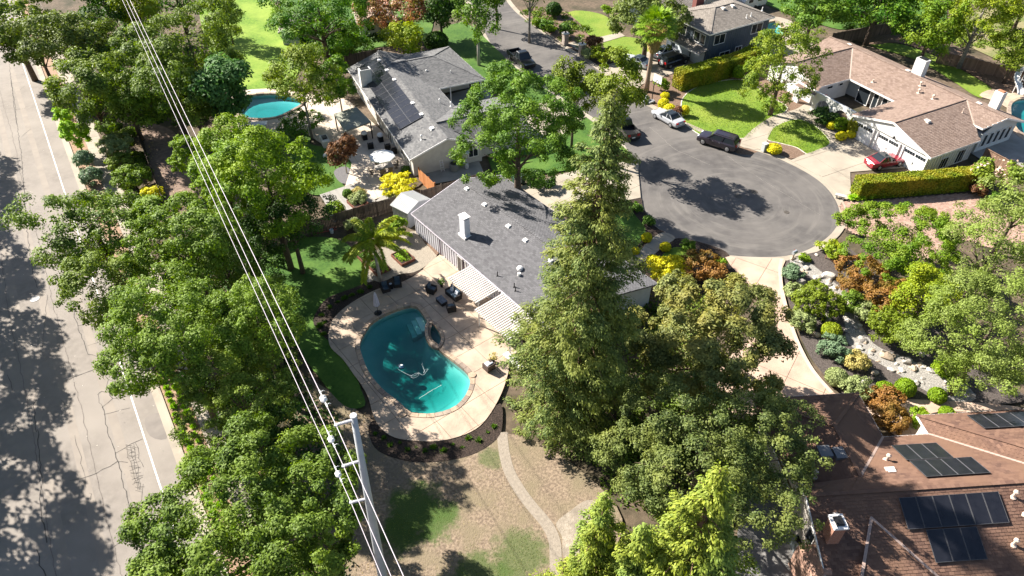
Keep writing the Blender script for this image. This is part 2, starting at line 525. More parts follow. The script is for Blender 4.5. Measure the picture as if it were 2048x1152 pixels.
CR = [([(15, 105), (25, 180), (36, 260), (44, 320), (52, 440), (64, 540), (75, 576)], .06), ([(33, 250), (22, 160)], .05),
      ([(135, 576), (152, 640), (170, 695), (175, 708), (194, 713), (195, 712), (197, 728), (202, 738), (213, 755)], .06),
      ([(195, 712), (194, 704)], .04), ([(157, 651), (205, 640)], .04), ([(172, 693), (215, 680)], .03),
      ([(130, 762), (150, 754), (202, 735), (212, 732)], .07), ([(213, 755), (225, 762), (236, 762)], .04), ([(217, 760), (212, 783)], .04),
      ([(196, 789), (205, 783), (218, 784), (225, 797), (206, 813), (209, 831), (216, 864), (231, 905), (245, 955), (262, 1024), (277, 1072), (290, 1110), (299, 1152)], .06),
      ([(225, 797), (242, 795), (258, 790)], .03), ([(208, 829), (260, 816)], .04), ([(196, 789), (200, 805), (206, 815)], .03),
      ([(76, 860), (80, 920), (84, 960), (78, 990), (88, 1060), (94, 1085)], .08), ([(75, 1100), (80, 1130), (92, 1152)], .07),
      ([(72, 800), (65, 810), (70, 835), (73, 864)], .06), ([(15, 750), (22, 765), (26, 785)], .06),
      ([(140, 962), (180, 952), (220, 932), (232, 925), (255, 925)], .05), ([(232, 907), (262, 888), (285, 878)], .05),
      ([(222, 1098), (240, 1085), (275, 1071), (300, 1053), (322, 1040)], .04), ([(120, 800), (130, 810), (135, 815), (150, 812)], .03),
      ([(277, 895), (278, 918), (287, 934)], .04), ([(270, 885), (277, 897)], .04), ([(284, 970), (283, 1000), (272, 1018)], .03),
      ([(42, 275), (62, 258)], .04), ([(30, 220), (52, 216)], .03), ([(40, 180), (50, 172)], .03), ([(28, 152), (52, 148)], .03), ([(22, 167), (48, 164)], .03),
      ([(95, 590), (90, 640), (84, 700)], .03), ([(150, 870), (165, 935), (172, 975)], .03), ([(182, 985), (184, 992), (181, 1000)], .03)]
for i, (p, w) in enumerate(CR): crack(p, w, i)
r_ = random.Random(5)
for k in range(26):      # crazed patch beside the edge line
    y = 890 + k * 3.6
    crack([(252 + (y - 890) * .22 + r_.uniform(-4, 3), y), (268 + (y - 890) * .18 + r_.uniform(-5, 6), y + r_.uniform(-8, 8))], .025, 100 + k)
for k in range(3):
    crack([(253 + k * 7, 888), (258 + k * 7, 915), (266 + k * 6, 945), (276 + k * 3, 980)], .025, 140 + k)
for t_, w_ in ((-5.6, .05), (-9.1, .05), (-12.6, .04)):
    crack([RT(-30 + 4 * k, t_ + .08 * math.sin(k)) for k in range(36)], w_, int(-t_ * 10), px=False, m=mat('seam_tar', (.15, .13, .115), .9))
p = G(70, 598); mb = MB(); mb.lathe([(.42, 0), (.42, .03), (.36, .035)], (p.x, p.y, .004), 20); mb.build('manhole_cover', mat('grey_iron', (.42, .40, .38), .6))['kind'] = 'structure'
sheet('road_patch', SP([(290, 838), (320, 826), (338, 850), (332, 878), (300, 872)], n=3), mat('patch', (.21, .185, .165), .9, (.17, .15, .135), 1))
# planting strip and sidewalk
sheet('planting_strip', [RT(-60, .17), RT(150, .17), RT(150, 1.85), RT(-60, 1.85)], mat('bark_chips', (.36, .24, .16), .95, (.24, .15, .10), 6, bump=.8, bscale=20))
sw = sheet('sidewalk', [RT(-70, 1.85), RT(150, 1.85), RT(150, 3.6), RT(-70, 3.6)], M_joint)
slabs(sw, 'slab', [[RT(-10, 1.87), RT(110, 1.87), RT(110, 3.58), RT(-10, 3.58)]], [(RT(s * 1.5 - 8, 0), RN) for s in range(80)], M_conc, .035)
ribbon([RT(-70, 0), RT(150, 0)], -1.85, -1.79, 0, .05)
sheet('bare_ground', SP([(285, 250), (345, 262), (385, 320), (392, 385), (345, 405), (318, 385), (300, 330)], n=4), mat('brown_dirt', (.16, .11, .085), .95, (.24, .17, .13), 2, bump=.5, bscale=12))

for t_ in (-3.6, -6.4, -8.6):
    mk = ribbon([RT(-60 + 3 * k, t_) for k in range(60)], -.32, .32, 0, .0062).build('wheel_track', mat('polished_track', (.225, .194, .166), .85, (.26, .225, .19), .8)); mk['kind'] = 'structure'
# ------------------------------------------------------------------ cul-de-sac street
STREET_L = [(900, -60), (938, 0), (965, 55), (987, 95), (1022, 125), (1060, 152), (1110, 185), (1165, 222), (1215, 255), (1245, 285), (1268, 325), (1279, 360), (1283, 390), (1287, 413), (1301, 443), (1336, 470), (1384, 495), (1449, 510), (1536, 515), (1593, 508), (1636, 489), (1669, 460), (1680, 428), (1663, 388), (1628, 355), (1573, 325), (1530, 308), (1478, 292), (1420, 272), (1366, 250), (1300, 215), (1265, 195), (1184, 132), (1141, 105), (1099, 77), (1061, 47), (1029, 22), (1000, -15), (965, -60)]
ST = SP(STREET_L, closed=False, n=5)
sheet('street', list(ST), M_asph_new)
ribbon(ST, 0.0, -.55, -.02, LZ[0] + .02).build('gutter', M_conc)['kind'] = 'structure'
ribbon(ST, -.55, -.75, -.02, .10).build('kerb', M_conc)['kind'] = 'structure'
for (a, b) in ((1476, 393), (1508, 384)):
    p = G(a, b); mb = MB(); mb.lathe([(.40, 0), (.40, .02)], (p.x, p.y, LZ[0]), 18); mb.build('manhole_cover', M_steelring)['kind'] = 'structure'
p = G(1573, 425); mb = MB(); mb.lathe([(.30, 0), (.30, .02)], (p.x, p.y, LZ[0]), 18); mb.build('manhole_cover', M_steelring)['kind'] = 'structure'
crack([(1455, 312), (1500, 345), (1580, 395), (1640, 430)], .03, 50, m=mat('pale_scuff', (.23, .21, .19), .9))
crack([(1300, 255), (1350, 300), (1420, 330)], .04, 51, m=MATS['pale_scuff'])

# ------------------------------------------------------------------ yards, beds and lawns
def gl(origin, d, sp, a, b):
    n = Vector((-d.y, d.x, 0)).normalized()
    return [(origin + n * sp * k, d) for k in range(a, b)]
def paved(name, loop, m, lines, z=.035, gap=.03, holes=()):
    o = sheet(name, [list(loop)] + [list(h) for h in holes], M_joint)
    slabs(o, 'slab', [list(loop)] + [list(h) for h in holes], lines, m, LZ[0] + z, gap)
    return o
def edging(path, w=.12, h=.07, name='lawn_edging', m=None, z=0.0):
    o = ribbon(path, -w / 2, w / 2, -.02, LZ[0] * 0 + h + z).build(name, m or M_edge)
    o['kind'] = 'structure'
# right house front
sheet('mulch_bed', SP([(1265, 165), (1330, 150), (1480, 95), (1600, 150), (1625, 215), (1610, 250), (1500, 310), (1440, 285), (1366, 248), (1300, 213)], n=3), M_mulch2)
LAWN_A = SP([(1369, 192), (1399, 173), (1459, 160), (1499, 165), (1536, 192), (1575, 216), (1545, 240), (1515, 260), (1492, 277), (1440, 274), (1400, 270), (1368, 243), (1362, 215)], n=5)
sheet('front_lawn', LAWN_A, M_lawn); edging(LAWN_A + LAWN_A[:1])
LAWN_B = SP([(1533, 278), (1551, 253), (1591, 239), (1621, 247), (1646, 266), (1660, 287), (1640, 300), (1616, 309), (1593, 296), (1560, 287)], n=5)
uH = Vector((.462, -.887, 0)); vH = Vector((.887, .462, 0))
paved('driveway', GP([(1580, 322), (1600, 313), (1662, 290), (1720, 268), (1735, 262), (1880, 330), (1700, 345), (1702, 398), (1690, 400), (1674, 385), (1640, 352)]), M_conc, gl(G(1860, 331), uH, 3.6, -6, 8) + gl(G(1860, 331), vH, 4.0, -9, 9), gap=.045)
paved('garden_walk', SP([(1478, 292), (1492, 272), (1515, 252), (1548, 232), (1590, 220), (1612, 208), (1650, 200), (1662, 240), (1690, 268), (1722, 275), (1665, 293), (1655, 272), (1625, 247), (1592, 237), (1555, 250), (1540, 268), (1530, 290), (1518, 300)], n=3), M_conc, gl(G(1500, 280), vH, 2.2, -16, 16))
sheet('front_lawn', LAWN_B, M_lawn); edging(LAWN_B + LAWN_B[:1])
sheet('mulch_bed', SP([(1645, 250), (1665, 235), (1700, 232), (1725, 250), (1718, 268), (1690, 266), (1664, 262)], n=4), M_mulch2)
sheet('mulch_bed', SP([(1530, 292), (1560, 288), (1592, 296), (1610, 307), (1582, 318), (1545, 306)], n=4), M_mulch2)
# brick paver drive behind the hedge
PAV = SP([(1684, 432), (1683, 405), (1735, 403), (1830, 396), (1935, 388), (1985, 398), (2060, 420), (2120, 470), (2000, 500), (1925, 480), (1850, 520), (1760, 480), (1693, 462)], n=3)
pv = sheet('paver_drive', PAV, M_joint)
def pavers(poly, parent, u, L, W, m, z, gap=.014):
    v = Vector((-u.y, u.x, 0))
    o = poly[0]
    us = [(p - o).dot(u) for p in poly]; vs = [(p - o).dot(v) for p in poly]
    mb = MB()
    j = 0
    y = min(vs)
    while y < max(vs):
        x = min(us) + (L / 2 if j % 2 else 0)
        while x < max(us):
            c = o + u * (x + L / 2) + v * (y + W / 2)
            if inside(c.x, c.y, poly):
                h = z + random.uniform(-.004, .004)
                q = [o + u * (x + a) + v * (y + b) for a, b in ((gap, gap), (L - gap, gap), (L - gap, W - gap), (gap, W - gap))]
                mb.add([(k.x, k.y, h) for k in q] + [(k.x, k.y, z - .03) for k in q], [(0, 1, 2, 3), (0, 4, 5, 1), (1, 5, 6, 2), (2, 6, 7, 3), (3, 7, 4, 0)])
            x += L
        y += W; j += 1
    ob = mb.build('paver', m, parent); ob['kind'] = 'stuff'
pavers(PAV, pv, Vector((.93, .36, 0)).normalized(), .40, .20, mat('brick_paver', (.33, .205, .155), .85, (.26, .165, .13), 1.5, island=(.42, .29, .225)), LZ[0] + .03)
# gray street side and blue house
paved('driveway', GP([(1192, 138), (1265, 192), (1283, 170), (1325, 155), (1400, 130), (1352, 84), (1275, 112)]), M_conc, gl(G(1300, 150), Vector((.6, .8, 0)), 3.5, -6, 6) + gl(G(1300, 150), Vector((.8, -.6, 0)), 3.5, -6, 6))
sheet('front_lawn', SP([(1205, 88), (1245, 74), (1300, 85), (1310, 108), (1265, 118), (1228, 110)], n=4), M_lawn)
sheet('front_lawn', SP([(1110, 40), (1150, 22), (1205, 30), (1232, 52), (1232, 68), (1195, 74), (1150, 62), (1120, 56)], n=4), M_lawn)
paved('garden_walk', GP([(1196, 76), (1240, 66), (1250, 73), (1206, 86)]), M_conc, gl(G(1220, 75), Vector((.5, -.86, 0)), 1.5, -5, 6))
paved('garden_walk', GP([(1136, 88), (1165, 108), (1172, 102), (1150, 84)]), M_conc, [])
sheet('mulch_bed', SP([(1040, 22), (1120, 20), (1170, 60), (1180, 98), (1140, 98), (1090, 66)], n=3), M_mulch2)
sheet('back_lawn', SP([(1740, 92), (1790, 88), (1850, 105), (1930, 145), (1985, 180), (1972, 194), (1950, 193), (1900, 160), (1830, 120)], n=4), M_lawn)
sheet('bare_ground', SP([(1690, 72), (1800, 70), (1900, 95), (2060, 170), (2060, 190), (1990, 178), (1930, 142), (1850, 102), (1790, 86), (1745, 90)], n=3), M_mulch2)
sheet('back_lawn', SP([(1500, -10), (1570, -25), (1640, 0), (1700, 40), (1690, 60), (1640, 50), (1560, 22)], n=3), M_lawn_dk)
paved('pool_deck', SP([(1520, 40), (1560, 36), (1600, 55), (1625, 90), (1590, 110), (1540, 108), (1515, 80)], n=3), M_conc, [], holes=[POOL_T])
paved('pool_deck', SP([(1958, 192), (1985, 180), (2020, 188), (2130, 190), (2140, 280), (2080, 300), (2010, 250), (2022, 225), (1990, 205)], n=3), M_deckc, gl(G(2000, 200), vH, 3, -6, 6), holes=[POOL_R])
sheet('side_yard', GP([(1965, 285), (2020, 262), (2080, 280), (2140, 330), (2040, 345), (1975, 330), (1930, 300)]), M_conc_gr)
# grey house yard
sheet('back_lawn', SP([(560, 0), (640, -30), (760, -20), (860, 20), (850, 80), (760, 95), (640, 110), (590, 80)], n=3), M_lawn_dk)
sheet('back_lawn', SP([(1890, 60), (1960, 20), (2100, 40), (2160, 120), (2060, 140), (1960, 105)], n=3), mat('dry_lawn', (.20, .18, .085), .95, (.28, .235, .13), 3, detail=9, bump=.6, bscale=20, c3=(.12, .15, .04), scale3=.25))
sheet('back_lawn', SP([(1640, -30), (1760, -40), (1880, 0), (1880, 60), (1780, 62), (1690, 50)], n=3), M_lawn_dk)
sheet('back_lawn', SP([(400, -10), (500, -20), (560, 20), (575, 70), (600, 130), (570, 175), (500, 182), (430, 130)], n=4), mat('bright_lawn', (.085, .165, .012), .9, (.15, .25, .02), 2.5, detail=9, c3=(.22, .30, .04), scale3=.2, bump=.5, bscale=30))
sheet('front_lawn', SP([(855, 80), (925, 45), (985, 92), (1020, 128), (1040, 150), (1000, 185), (970, 180), (962, 155), (895, 97)], n=3), M_lawn_dk)
PAT = SP([(470, 255), (455, 215), (480, 185), (560, 180), (640, 195), (690, 200), (720, 225), (765, 265), (838, 338), (795, 352), (790, 378), (758, 398), (728, 405), (690, 390), (700, 345), (700, 322), (655, 297), (600, 265), (540, 272), (500, 268)], n=3)
hv = Vector((-.4255, .905, 0)); hw = Vector((.905, .4255, 0))
paved('patio', PAT, mat('tan_concrete', (.50, .415, .325), .8, (.40, .335, .27), .9, c3=(.55, .47, .38), scale3=.4), gl(G(700, 300), hv, 3, -12, 12) + gl(G(700, 300), hw, 3, -12, 12), holes=[POOL_L])
LG = SP([(560, 272), (600, 264), (622, 274), (622, 290), (662, 300), (704, 325), (700, 345), (685, 368), (690, 378), (640, 392), (610, 380), (585, 320)], n=4)
sheet('back_lawn', LG, M_lawn_dk)
sheet('mulch_bed', SP([(668, 345), (690, 335), (712, 350), (700, 368), (680, 366)], n=4), mat('slate_mulch', (.10, .095, .10), .9, (.16, .15, .15), 8))
paved('garden_walk', GP([(640, 392), (690, 375), (700, 370), (745, 398), (752, 404), (775, 386), (800, 388), (795, 400), (735, 408), (700, 425), (660, 424)]), M_conc_gr, gl(G(700, 395), hv, 1.8, -6, 8))
sheet('mulch_bed', SP([(758, 378), (790, 352), (825, 345), (845, 368), (810, 385), (775, 392)], n=3), mat('dark_earth', (.05, .035, .025), .95, (.11, .08, .055), 6))
sheet('side_yard', GP([(838, 340), (868, 370), (912, 362), (968, 348), (950, 305), (900, 335), (850, 338)]), M_conc_gr)
paved('front_porch', GP([(885, 195), (968, 172), (985, 195), (915, 232)]), M_conc_gr, [])
# centre house, front
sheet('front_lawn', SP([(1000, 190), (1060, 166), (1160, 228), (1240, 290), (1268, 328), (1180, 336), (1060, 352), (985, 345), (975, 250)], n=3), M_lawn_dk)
paved('driveway', GP([(1112, 196), (1172, 236), (1100, 290), (1010, 310), (960, 300), (985, 250)]), M_conc, gl(G(1080, 250), hv, 3, -6, 6) + gl(G(1080, 250), hw, 3, -6, 6))
paved('driveway', GP([(1040, 376), (1120, 352), (1190, 335), (1278, 322), (1276, 345), (1281, 398), (1271, 400), (1115, 430), (1078, 408)]), M_conc, gl(G(1200, 370), Vector((.785, .62, 0)), 3.0, -6, 8) + gl(G(1200, 370), Vector((.62, -.785, 0)), 3.2, -8, 8))
sheet('mulch_bed', SP([(1258, 399), (1281, 397), (1287, 420), (1310, 455), (1330, 468), (1318, 475), (1290, 482), (1240, 520), (1200, 440)], n=3), M_mulch)
LC = SP([(1200, 400), (1254, 401), (1268, 430), (1288, 455), (1290, 470), (1284, 482), (1265, 500), (1220, 520), (1190, 470)], n=4)
sheet('front_lawn', LC, M_lawn_dk); edging(LC + LC[:1])
paved('garden_walk', SP([(1325, 468), (1350, 479), (1326, 496), (1296, 522), (1276, 532), (1240, 560), (1225, 545), (1272, 513), (1296, 486)], n=3), M_conc, gl(G(1300, 500), Vector((.62, -.785, 0)), 1.5, -10, 10))
sheet('mulch_bed', SP([(1338, 486), (1370, 480), (1440, 500), (1462, 520), (1480, 560), (1400, 590), (1310, 570), (1290, 530)], n=3), M_mulch)
LD = SP([(1346, 498), (1372, 500), (1396, 512), (1392, 525), (1370, 536), (1330, 560), (1300, 548), (1322, 515)], n=4)
sheet('front_lawn', LD, M_lawn); edging(LD + LD[:1])
# pink drive of the near house
DRV = SP([(1450, 518), (1500, 524), (1566, 520), (1562, 545), (1566, 585), (1580, 640), (1600, 695), (1628, 745), (1665, 788), (1700, 820), (1580, 850), (1440, 830), (1400, 760), (1480, 700), (1520, 640), (1500, 580)], n=3)
dd = Vector((.55, .83, 0))
paved('driveway', DRV, M_pink, gl(G(1550, 640), dd, 3.0, -8, 8) + gl(G(1550, 640), Vector((.83, -.55, 0)), 3.2, -9, 9), gap=.035)
edge_r = SP([(1565, 522), (1562, 545), (1566, 585), (1580, 640), (1600, 695), (1628, 745), (1665, 788)], closed=False, n=4)
ribbon(edge_r, -.3, .02, 0, LZ[0] + .045).build('drive_border', mat('pale_border', (.56, .44, .34), .8, (.48, .37, .29), 2))['kind'] = 'structure'
sheet('mulch_bed', SP([(1572, 525), (1640, 505), (1685, 490), (1760, 560), (1860, 650), (2000, 760), (2050, 800), (1990, 812), (1880, 808), (1800, 818), (1700, 800), (1640, 745), (1608, 695), (1588, 640), (1572, 585)], n=3), mat('grey_mulch', (.055, .045, .04), .95, (.115, .095, .085), 9, bump=.9, bscale=22))
CREEK = SP([(1578, 522), (1605, 520), (1640, 545), (1670, 570), (1700, 600), (1715, 640), (1745, 690), (1800, 715), (1860, 740), (1920, 765), (1950, 800), (1905, 808), (1850, 785), (1800, 755), (1740, 720), (1695, 690), (1688, 650), (1680, 610), (1650, 580), (1610, 550), (1590, 540)], n=3)
sheet('creek_bed', CREEK, M_gravel_w)
WLK = SP([(1700, 800), (1760, 800), (1815, 802), (1900, 806), (1990, 812), (2040, 820), (1990, 832), (1900, 826), (1850, 835), (1830, 870), (1790, 876), (1740, 830)], n=3)
paved('garden_walk', WLK, M_pink, gl(G(1800, 820), Vector((.1, 1, 0)).normalized(), 2.0, -8, 12))
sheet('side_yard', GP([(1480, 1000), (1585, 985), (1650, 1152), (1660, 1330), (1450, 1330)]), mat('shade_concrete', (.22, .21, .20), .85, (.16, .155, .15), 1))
# ------------------------------------------------------------------ centre house, back yard
sheet('dry_yard', SP([(600, 760), (680, 800), (745, 850), (760, 900), (850, 925), (960, 900), (1005, 870), (1100, 900), (1230, 1010), (1230, 1100), (1120, 1200), (1000, 1330), (700, 1330), (690, 1150), (640, 1050), (590, 900)], n=3), M_straw)
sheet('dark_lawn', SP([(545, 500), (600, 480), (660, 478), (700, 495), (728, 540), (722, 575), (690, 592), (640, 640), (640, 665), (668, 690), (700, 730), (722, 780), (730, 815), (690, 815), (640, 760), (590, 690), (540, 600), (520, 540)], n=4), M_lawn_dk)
PTH = SP([(1004, 868), (1008, 905), (1017, 942), (1034, 975), (1060, 1012), (1092, 1050), (1107, 1080), (1111, 1112), (1112, 1200)], closed=False, n=5)
ribbon(PTH, .40, -.40, 0, layer() + .01).build('garden_path', M_path)['kind'] = 'structure'
ribbon(PTH, .47, .40, 0, .07).build('path_edging', M_edge)['kind'] = 'structure'
ribbon(PTH, -.40, -.47, 0, .07).build('path_edging', M_edge)['kind'] = 'structure'
sheet('sandy_ground', SP([(1112, 1050), (1140, 1025), (1172, 1004), (1195, 1012), (1200, 1050), (1185, 1085), (1150, 1115), (1126, 1115), (1124, 1078)], n=4), M_gslate)
ribbon(SP([(1112, 1049), (1140, 1026), (1170, 1004)], closed=False), -.06, .06, 0, .14).build('bed_edging', mat('timber_edge', (.10, .07, .05), .8))['kind'] = 'structure'
BEDL = SP([(628, 650), (632, 630), (655, 600), (700, 582), (745, 566), (800, 556), (838, 540), (842, 552), (810, 567), (757, 584), (720, 602), (688, 624), (668, 645), (660, 665), (658, 684), (640, 668)], n=4)
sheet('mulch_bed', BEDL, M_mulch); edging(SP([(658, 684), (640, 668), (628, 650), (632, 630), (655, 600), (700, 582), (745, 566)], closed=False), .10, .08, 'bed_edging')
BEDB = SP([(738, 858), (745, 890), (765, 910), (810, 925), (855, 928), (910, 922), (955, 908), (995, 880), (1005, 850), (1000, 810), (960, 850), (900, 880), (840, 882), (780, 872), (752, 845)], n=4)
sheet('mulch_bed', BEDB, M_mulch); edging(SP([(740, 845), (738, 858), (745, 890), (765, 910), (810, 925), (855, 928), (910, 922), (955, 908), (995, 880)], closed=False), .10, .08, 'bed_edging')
sheet('gravel_patio', SP([(793, 478), (832, 466), (850, 490), (874, 514), (854, 534), (828, 548), (800, 552), (760, 568), (738, 552), (730, 528), (760, 500)], n=3), M_gravel_g)
sheet('mulch_bed', GP([(832, 467), (847, 460), (886, 503), (873, 514)]), M_mulch2)
DECK = SP([(856, 533), (888, 509), (908, 519), (940, 550), (985, 600), (1030, 655), (1046, 700), (1016, 718), (1018, 742), (1003, 791), (974, 841), (942, 868), (887, 885), (837, 886), (790, 879), (762, 860), (747, 834), (738, 801), (725, 776), (707, 751), (687, 723), (664, 701), (658, 683), (659, 664), (667, 643), (687, 622), (720, 600), (757, 582), (790, 573), (812, 565), (838, 550)], n=4)
dk = sheet('pool_deck', [DECK, POOL, SPA], M_joint)
uC = Vector((.62, -.785, 0)); nC = Vector((.785, .62, 0))
def offset_loop(loop, d):
    out = []
    n = len(loop)
    ar = sum(loop[i - 1].x * loop[i].y - loop[i - 1].y * loop[i].x for i in range(n))
    sg = 1 if ar > 0 else -1
    for i in range(n):
        t = (loop[(i + 1) % n] - loop[i - 1]).normalized()
        out.append(loop[i] + Vector((t.y, -t.x, 0)) * d * sg)
    return out
COPE = offset_loop(POOL, .36)
SPAO = offset_loop(SPA, .26)
DZ = LZ[0] + .035
deck_lines = gl(G(887, 600), nC, 2.3, -10, 12) + gl(G(887, 640), uC, 2.3, -10, 12)
def merge_hole(A, B):
    ina = [bool(inside(np.array([p.x]), np.array([p.y]), B)[0]) for p in A]
    k = next(i for i in range(len(A)) if ina[i] and not ina[i - 1])
    A2 = A[k:] + A[:k]; f2 = ina[k:] + ina[:k]
    outA = [p for p, f in zip(A2, f2) if not f]
    outB = [p for p in B if not inside(np.array([p.x]), np.array([p.y]), A)[0]]
    e = outA[-1]
    # order the outer arc of B from the end of A round to its start
    j = min(range(len(outB)), key=lambda i: (outB[i] - e).length)
    arc = outB[j:] + outB[:j]
    if (arc[1] - arc[0]).length > .8: arc = [arc[0]] + arc[1:][::-1]
    return outA + arc
HOLE = merge_hole(COPE, SPAO)
slabs(dk, 'slab', [DECK, HOLE], deck_lines, M_deckc, DZ, .035)
# ------------------------------------------------------------------ pools
def pool_basin(name, loop, m, depth_rim, depth_mid, zw, tint, dens, shift=(0, 0)):
    c = sum(loop, Vector((0, 0, 0))) / len(loop) + Vector((shift[0], shift[1], 0))
    n = len(loop)
    rings = [(1.0, .03), (1.0, -depth_rim), (.75, -(depth_rim * .5 + depth_mid * .5)), (.4, -depth_mid), (.1, -depth_mid)]
    mb = MB()
    vs = []
    for k, z in rings:
        vs += [c + (p - c) * k + Vector((0, 0, z)) for p in loop]
    ar = sum(loop[i - 1].x * loop[i].y - loop[i - 1].y * loop[i].x for i in range(n))
    fs = []
    for r in range(len(rings) - 1):
        for i in range(n):
            j = (i + 1) % n
            q = (r * n + i, (r + 1) * n + i, (r + 1) * n + j, r * n + j)
            fs.append(q if ar > 0 else q[::-1])
    fs.append(tuple((len(rings) - 1) * n + i for i in range(n)) if ar > 0 else tuple((len(rings) - 1) * n + i for i in range(n))[::-1])
    mb.add(vs, fs)
    mb.build(name, m, smooth=False)['kind'] = 'structure'
def water_mat(name, dens, colr):
    m = bpy.data.materials.new(name); m.use_nodes = True
    t = m.node_tree; N, L = t.nodes, t.links
    N.remove(N['Principled BSDF'])
    tr = N.new('ShaderNodeBsdfTransparent')
    gs = N.new('ShaderNodeBsdfGlossy'); gs.inputs['Roughness'].default_value = .05
    fr = N.new('ShaderNodeLayerWeight')
    pw = N.new('ShaderNodeMath'); pw.operation = 'POWER'; pw.inputs[1].default_value = 5.0
    ad = N.new('ShaderNodeMath'); ad.operation = 'MULTIPLY_ADD'; ad.inputs[1].default_value = .95; ad.inputs[2].default_value = .03
    L.new(fr.outputs['Facing'], pw.inputs[0]); L.new(pw.outputs[0], ad.inputs[0])
    n = N.new('ShaderNodeTexNoise'); n.inputs['Scale'].default_value = 4.5; n.inputs['Detail'].default_value = 4
    g = N.new('ShaderNodeNewGeometry'); L.new(g.outputs['Position'], n.inputs['Vector'])
    bp = N.new('ShaderNodeBump'); bp.inputs['Strength'].default_value = .45; bp.inputs['Distance'].default_value = .1
    L.new(n.outputs['Fac'], bp.inputs['Height'])
    L.new(bp.outputs[0], gs.inputs['Normal']); L.new(bp.outputs[0], fr.inputs['Normal'])
    mx = N.new('ShaderNodeMixShader')
    L.new(ad.outputs[0], mx.inputs[0]); L.new(tr.outputs[0], mx.inputs[1]); L.new(gs.outputs[0], mx.inputs[2])
    L.new(mx.outputs[0], N['Material Output'].inputs['Surface'])
    va = N.new('ShaderNodeVolumeAbsorption'); va.inputs['Density'].default_value = dens; va.inputs['Color'].default_value = (*colr, 1)
    L.new(va.outputs[0], N['Material Output'].inputs['Volume'])
    return m
M_water = water_mat('pool_water', 1.1, (.02, .64, .64))
def pool_water(name, loop, zw, m, d=3.2):
    lp = offset_loop(loop, .02)
    mb = MB(); mb.prism(lp, -d, zw)
    mb.build(name, m)['kind'] = 'structure'
M_plaster = mat('teal_plaster', (.40, .62, .56), .8, (.46, .68, .62), 1.2, c3=(.34, .56, .52), scale3=.4)
pool_basin('pool_basin', POOL, M_plaster, .6, 1.6, -.12, None, 0, (-.5, -1.5))
pool_water('pool_water', POOL, -.10, M_water)
pool_basin('spa_basin', SPA, M_plaster, .8, 1.0, -.05, None, 0)
pool_water('pool_water', SPA, -.06, M_water, 1.6)
M_bluepl = mat('blue_plaster', (.45, .66, .68), .8, (.5, .72, .74), 1)
for lp in (POOL_L, POOL_R, POOL_T):
    pool_basin('pool_basin', lp, M_bluepl, .5, 1.0, -.1, None, 0)
    pool_water('pool_water', lp, -.10, M_water, 1.9)
# entry steps in the shallow corner
A_, B_, C_ = G(822, 617), G(846, 634), G(856, 655)
for i, (d, z) in enumerate(((.0, -.28), (.45, -.5), (.9, -.75))):
    e = (C_ - B_).normalized(); w = Vector((e.y, -e.x, 0))
    if w.dot(G(780, 680) - B_) < 0: w = -w
    mb = MB(); mb.prism([B_ - e * .3 + w * d, C_ + w * d * .8, C_ + w * (d + .6), B_ - e * .5 + w * (d + .6)], -1.9 + i * .02, z)
    mb.build('pool_step', M_plaster)['kind'] = 'structure'
mb = MB(); mb.prism([B_ - (C_ - B_).normalized() * .35, A_ + Vector((.2, -.1, 0)), A_ + Vector((.1, -.6, 0)), B_ + Vector((-.5, -.5, 0))], -1.85, -.3)
# coping stones, each a part
def resample(loop, step):
    P = list(loop) + [loop[0]]
    out, acc = [], 0.0
    tot = sum((b - a).length for a, b in zip(P[:-1], P[1:]))
    n = max(6, int(round(tot / step)))
    tgt = [tot * i / n for i in range(n)]
    k, d0 = 0, 0.0
    for t in tgt:
        while d0 + (P[k + 1] - P[k]).length < t:
            d0 += (P[k + 1] - P[k]).length; k += 1
        out.append(P[k].lerp(P[k + 1], (t - d0) / max((P[k + 1] - P[k]).length, 1e-9)))
    return out
COPM = [mat('sandstone_%d' % i, a, .8, b, 5, bump=.3, bscale=20) for i, (a, b) in enumerate((((.42, .31, .22), (.33, .24, .17)), ((.34, .27, .21), (.26, .20, .16)), ((.28, .215, .17), (.21, .165, .135)), ((.46, .35, .25), (.38, .28, .20))))]
def coping(label, loop, w, step, z0, z1, name='pool_coping'):
    c = sum(loop, Vector((0, 0, 0))) / len(loop)
    root = thing(name, label, 'coping', (c.x, c.y, 0))
    rs = resample(loop, step)
    ou = offset_loop(rs, w); inn = offset_loop(rs, -.05)
    n = len(rs)
    for i in range(n):
        j = (i + 1) % n
        f = .025
        mid_ = (inn[i] + ou[j]) / 2
        if name == 'pool_coping' and loop is POOL and inside(np.array([mid_.x]), np.array([mid_.y]), SPAO)[0]: continue
        q = [inn[i].lerp(inn[j], f), inn[i].lerp(inn[j], 1 - f), ou[i].lerp(ou[j], 1 - f), ou[i].lerp(ou[j], f)]
        mb = MB(); mb.prism(q, z0, z1 + random.uniform(0, .008))
        mb.build('coping_stone', random.choice(COPM), root, True)
    o = MB(); o.fill([offset_loop(loop, w), offset_loop(loop, -.03)], z1 - .02)
    o.build('mortar_bed', M_joint, root, True)
coping('sandstone coping ring around the kidney-shaped swimming pool', POOL, .34, .62, -.02, DZ + .03)
coping('raised tan stone rim of the small spa beside the pool', SPA, .22, .42, -.02, DZ + .07, 'spa_rim')
coping('pale coping round the shaded pool of the grey house', POOL_L, .35, .9, -.02, LZ[0] + .04)
coping('brick-red coping around the pool with the white slide', POOL_R, .35, .6, -.02, LZ[0] + .05)
coping('pale coping of the turquoise pool beside the blue house', POOL_T, .35, .9, -.02, LZ[0] + .04)
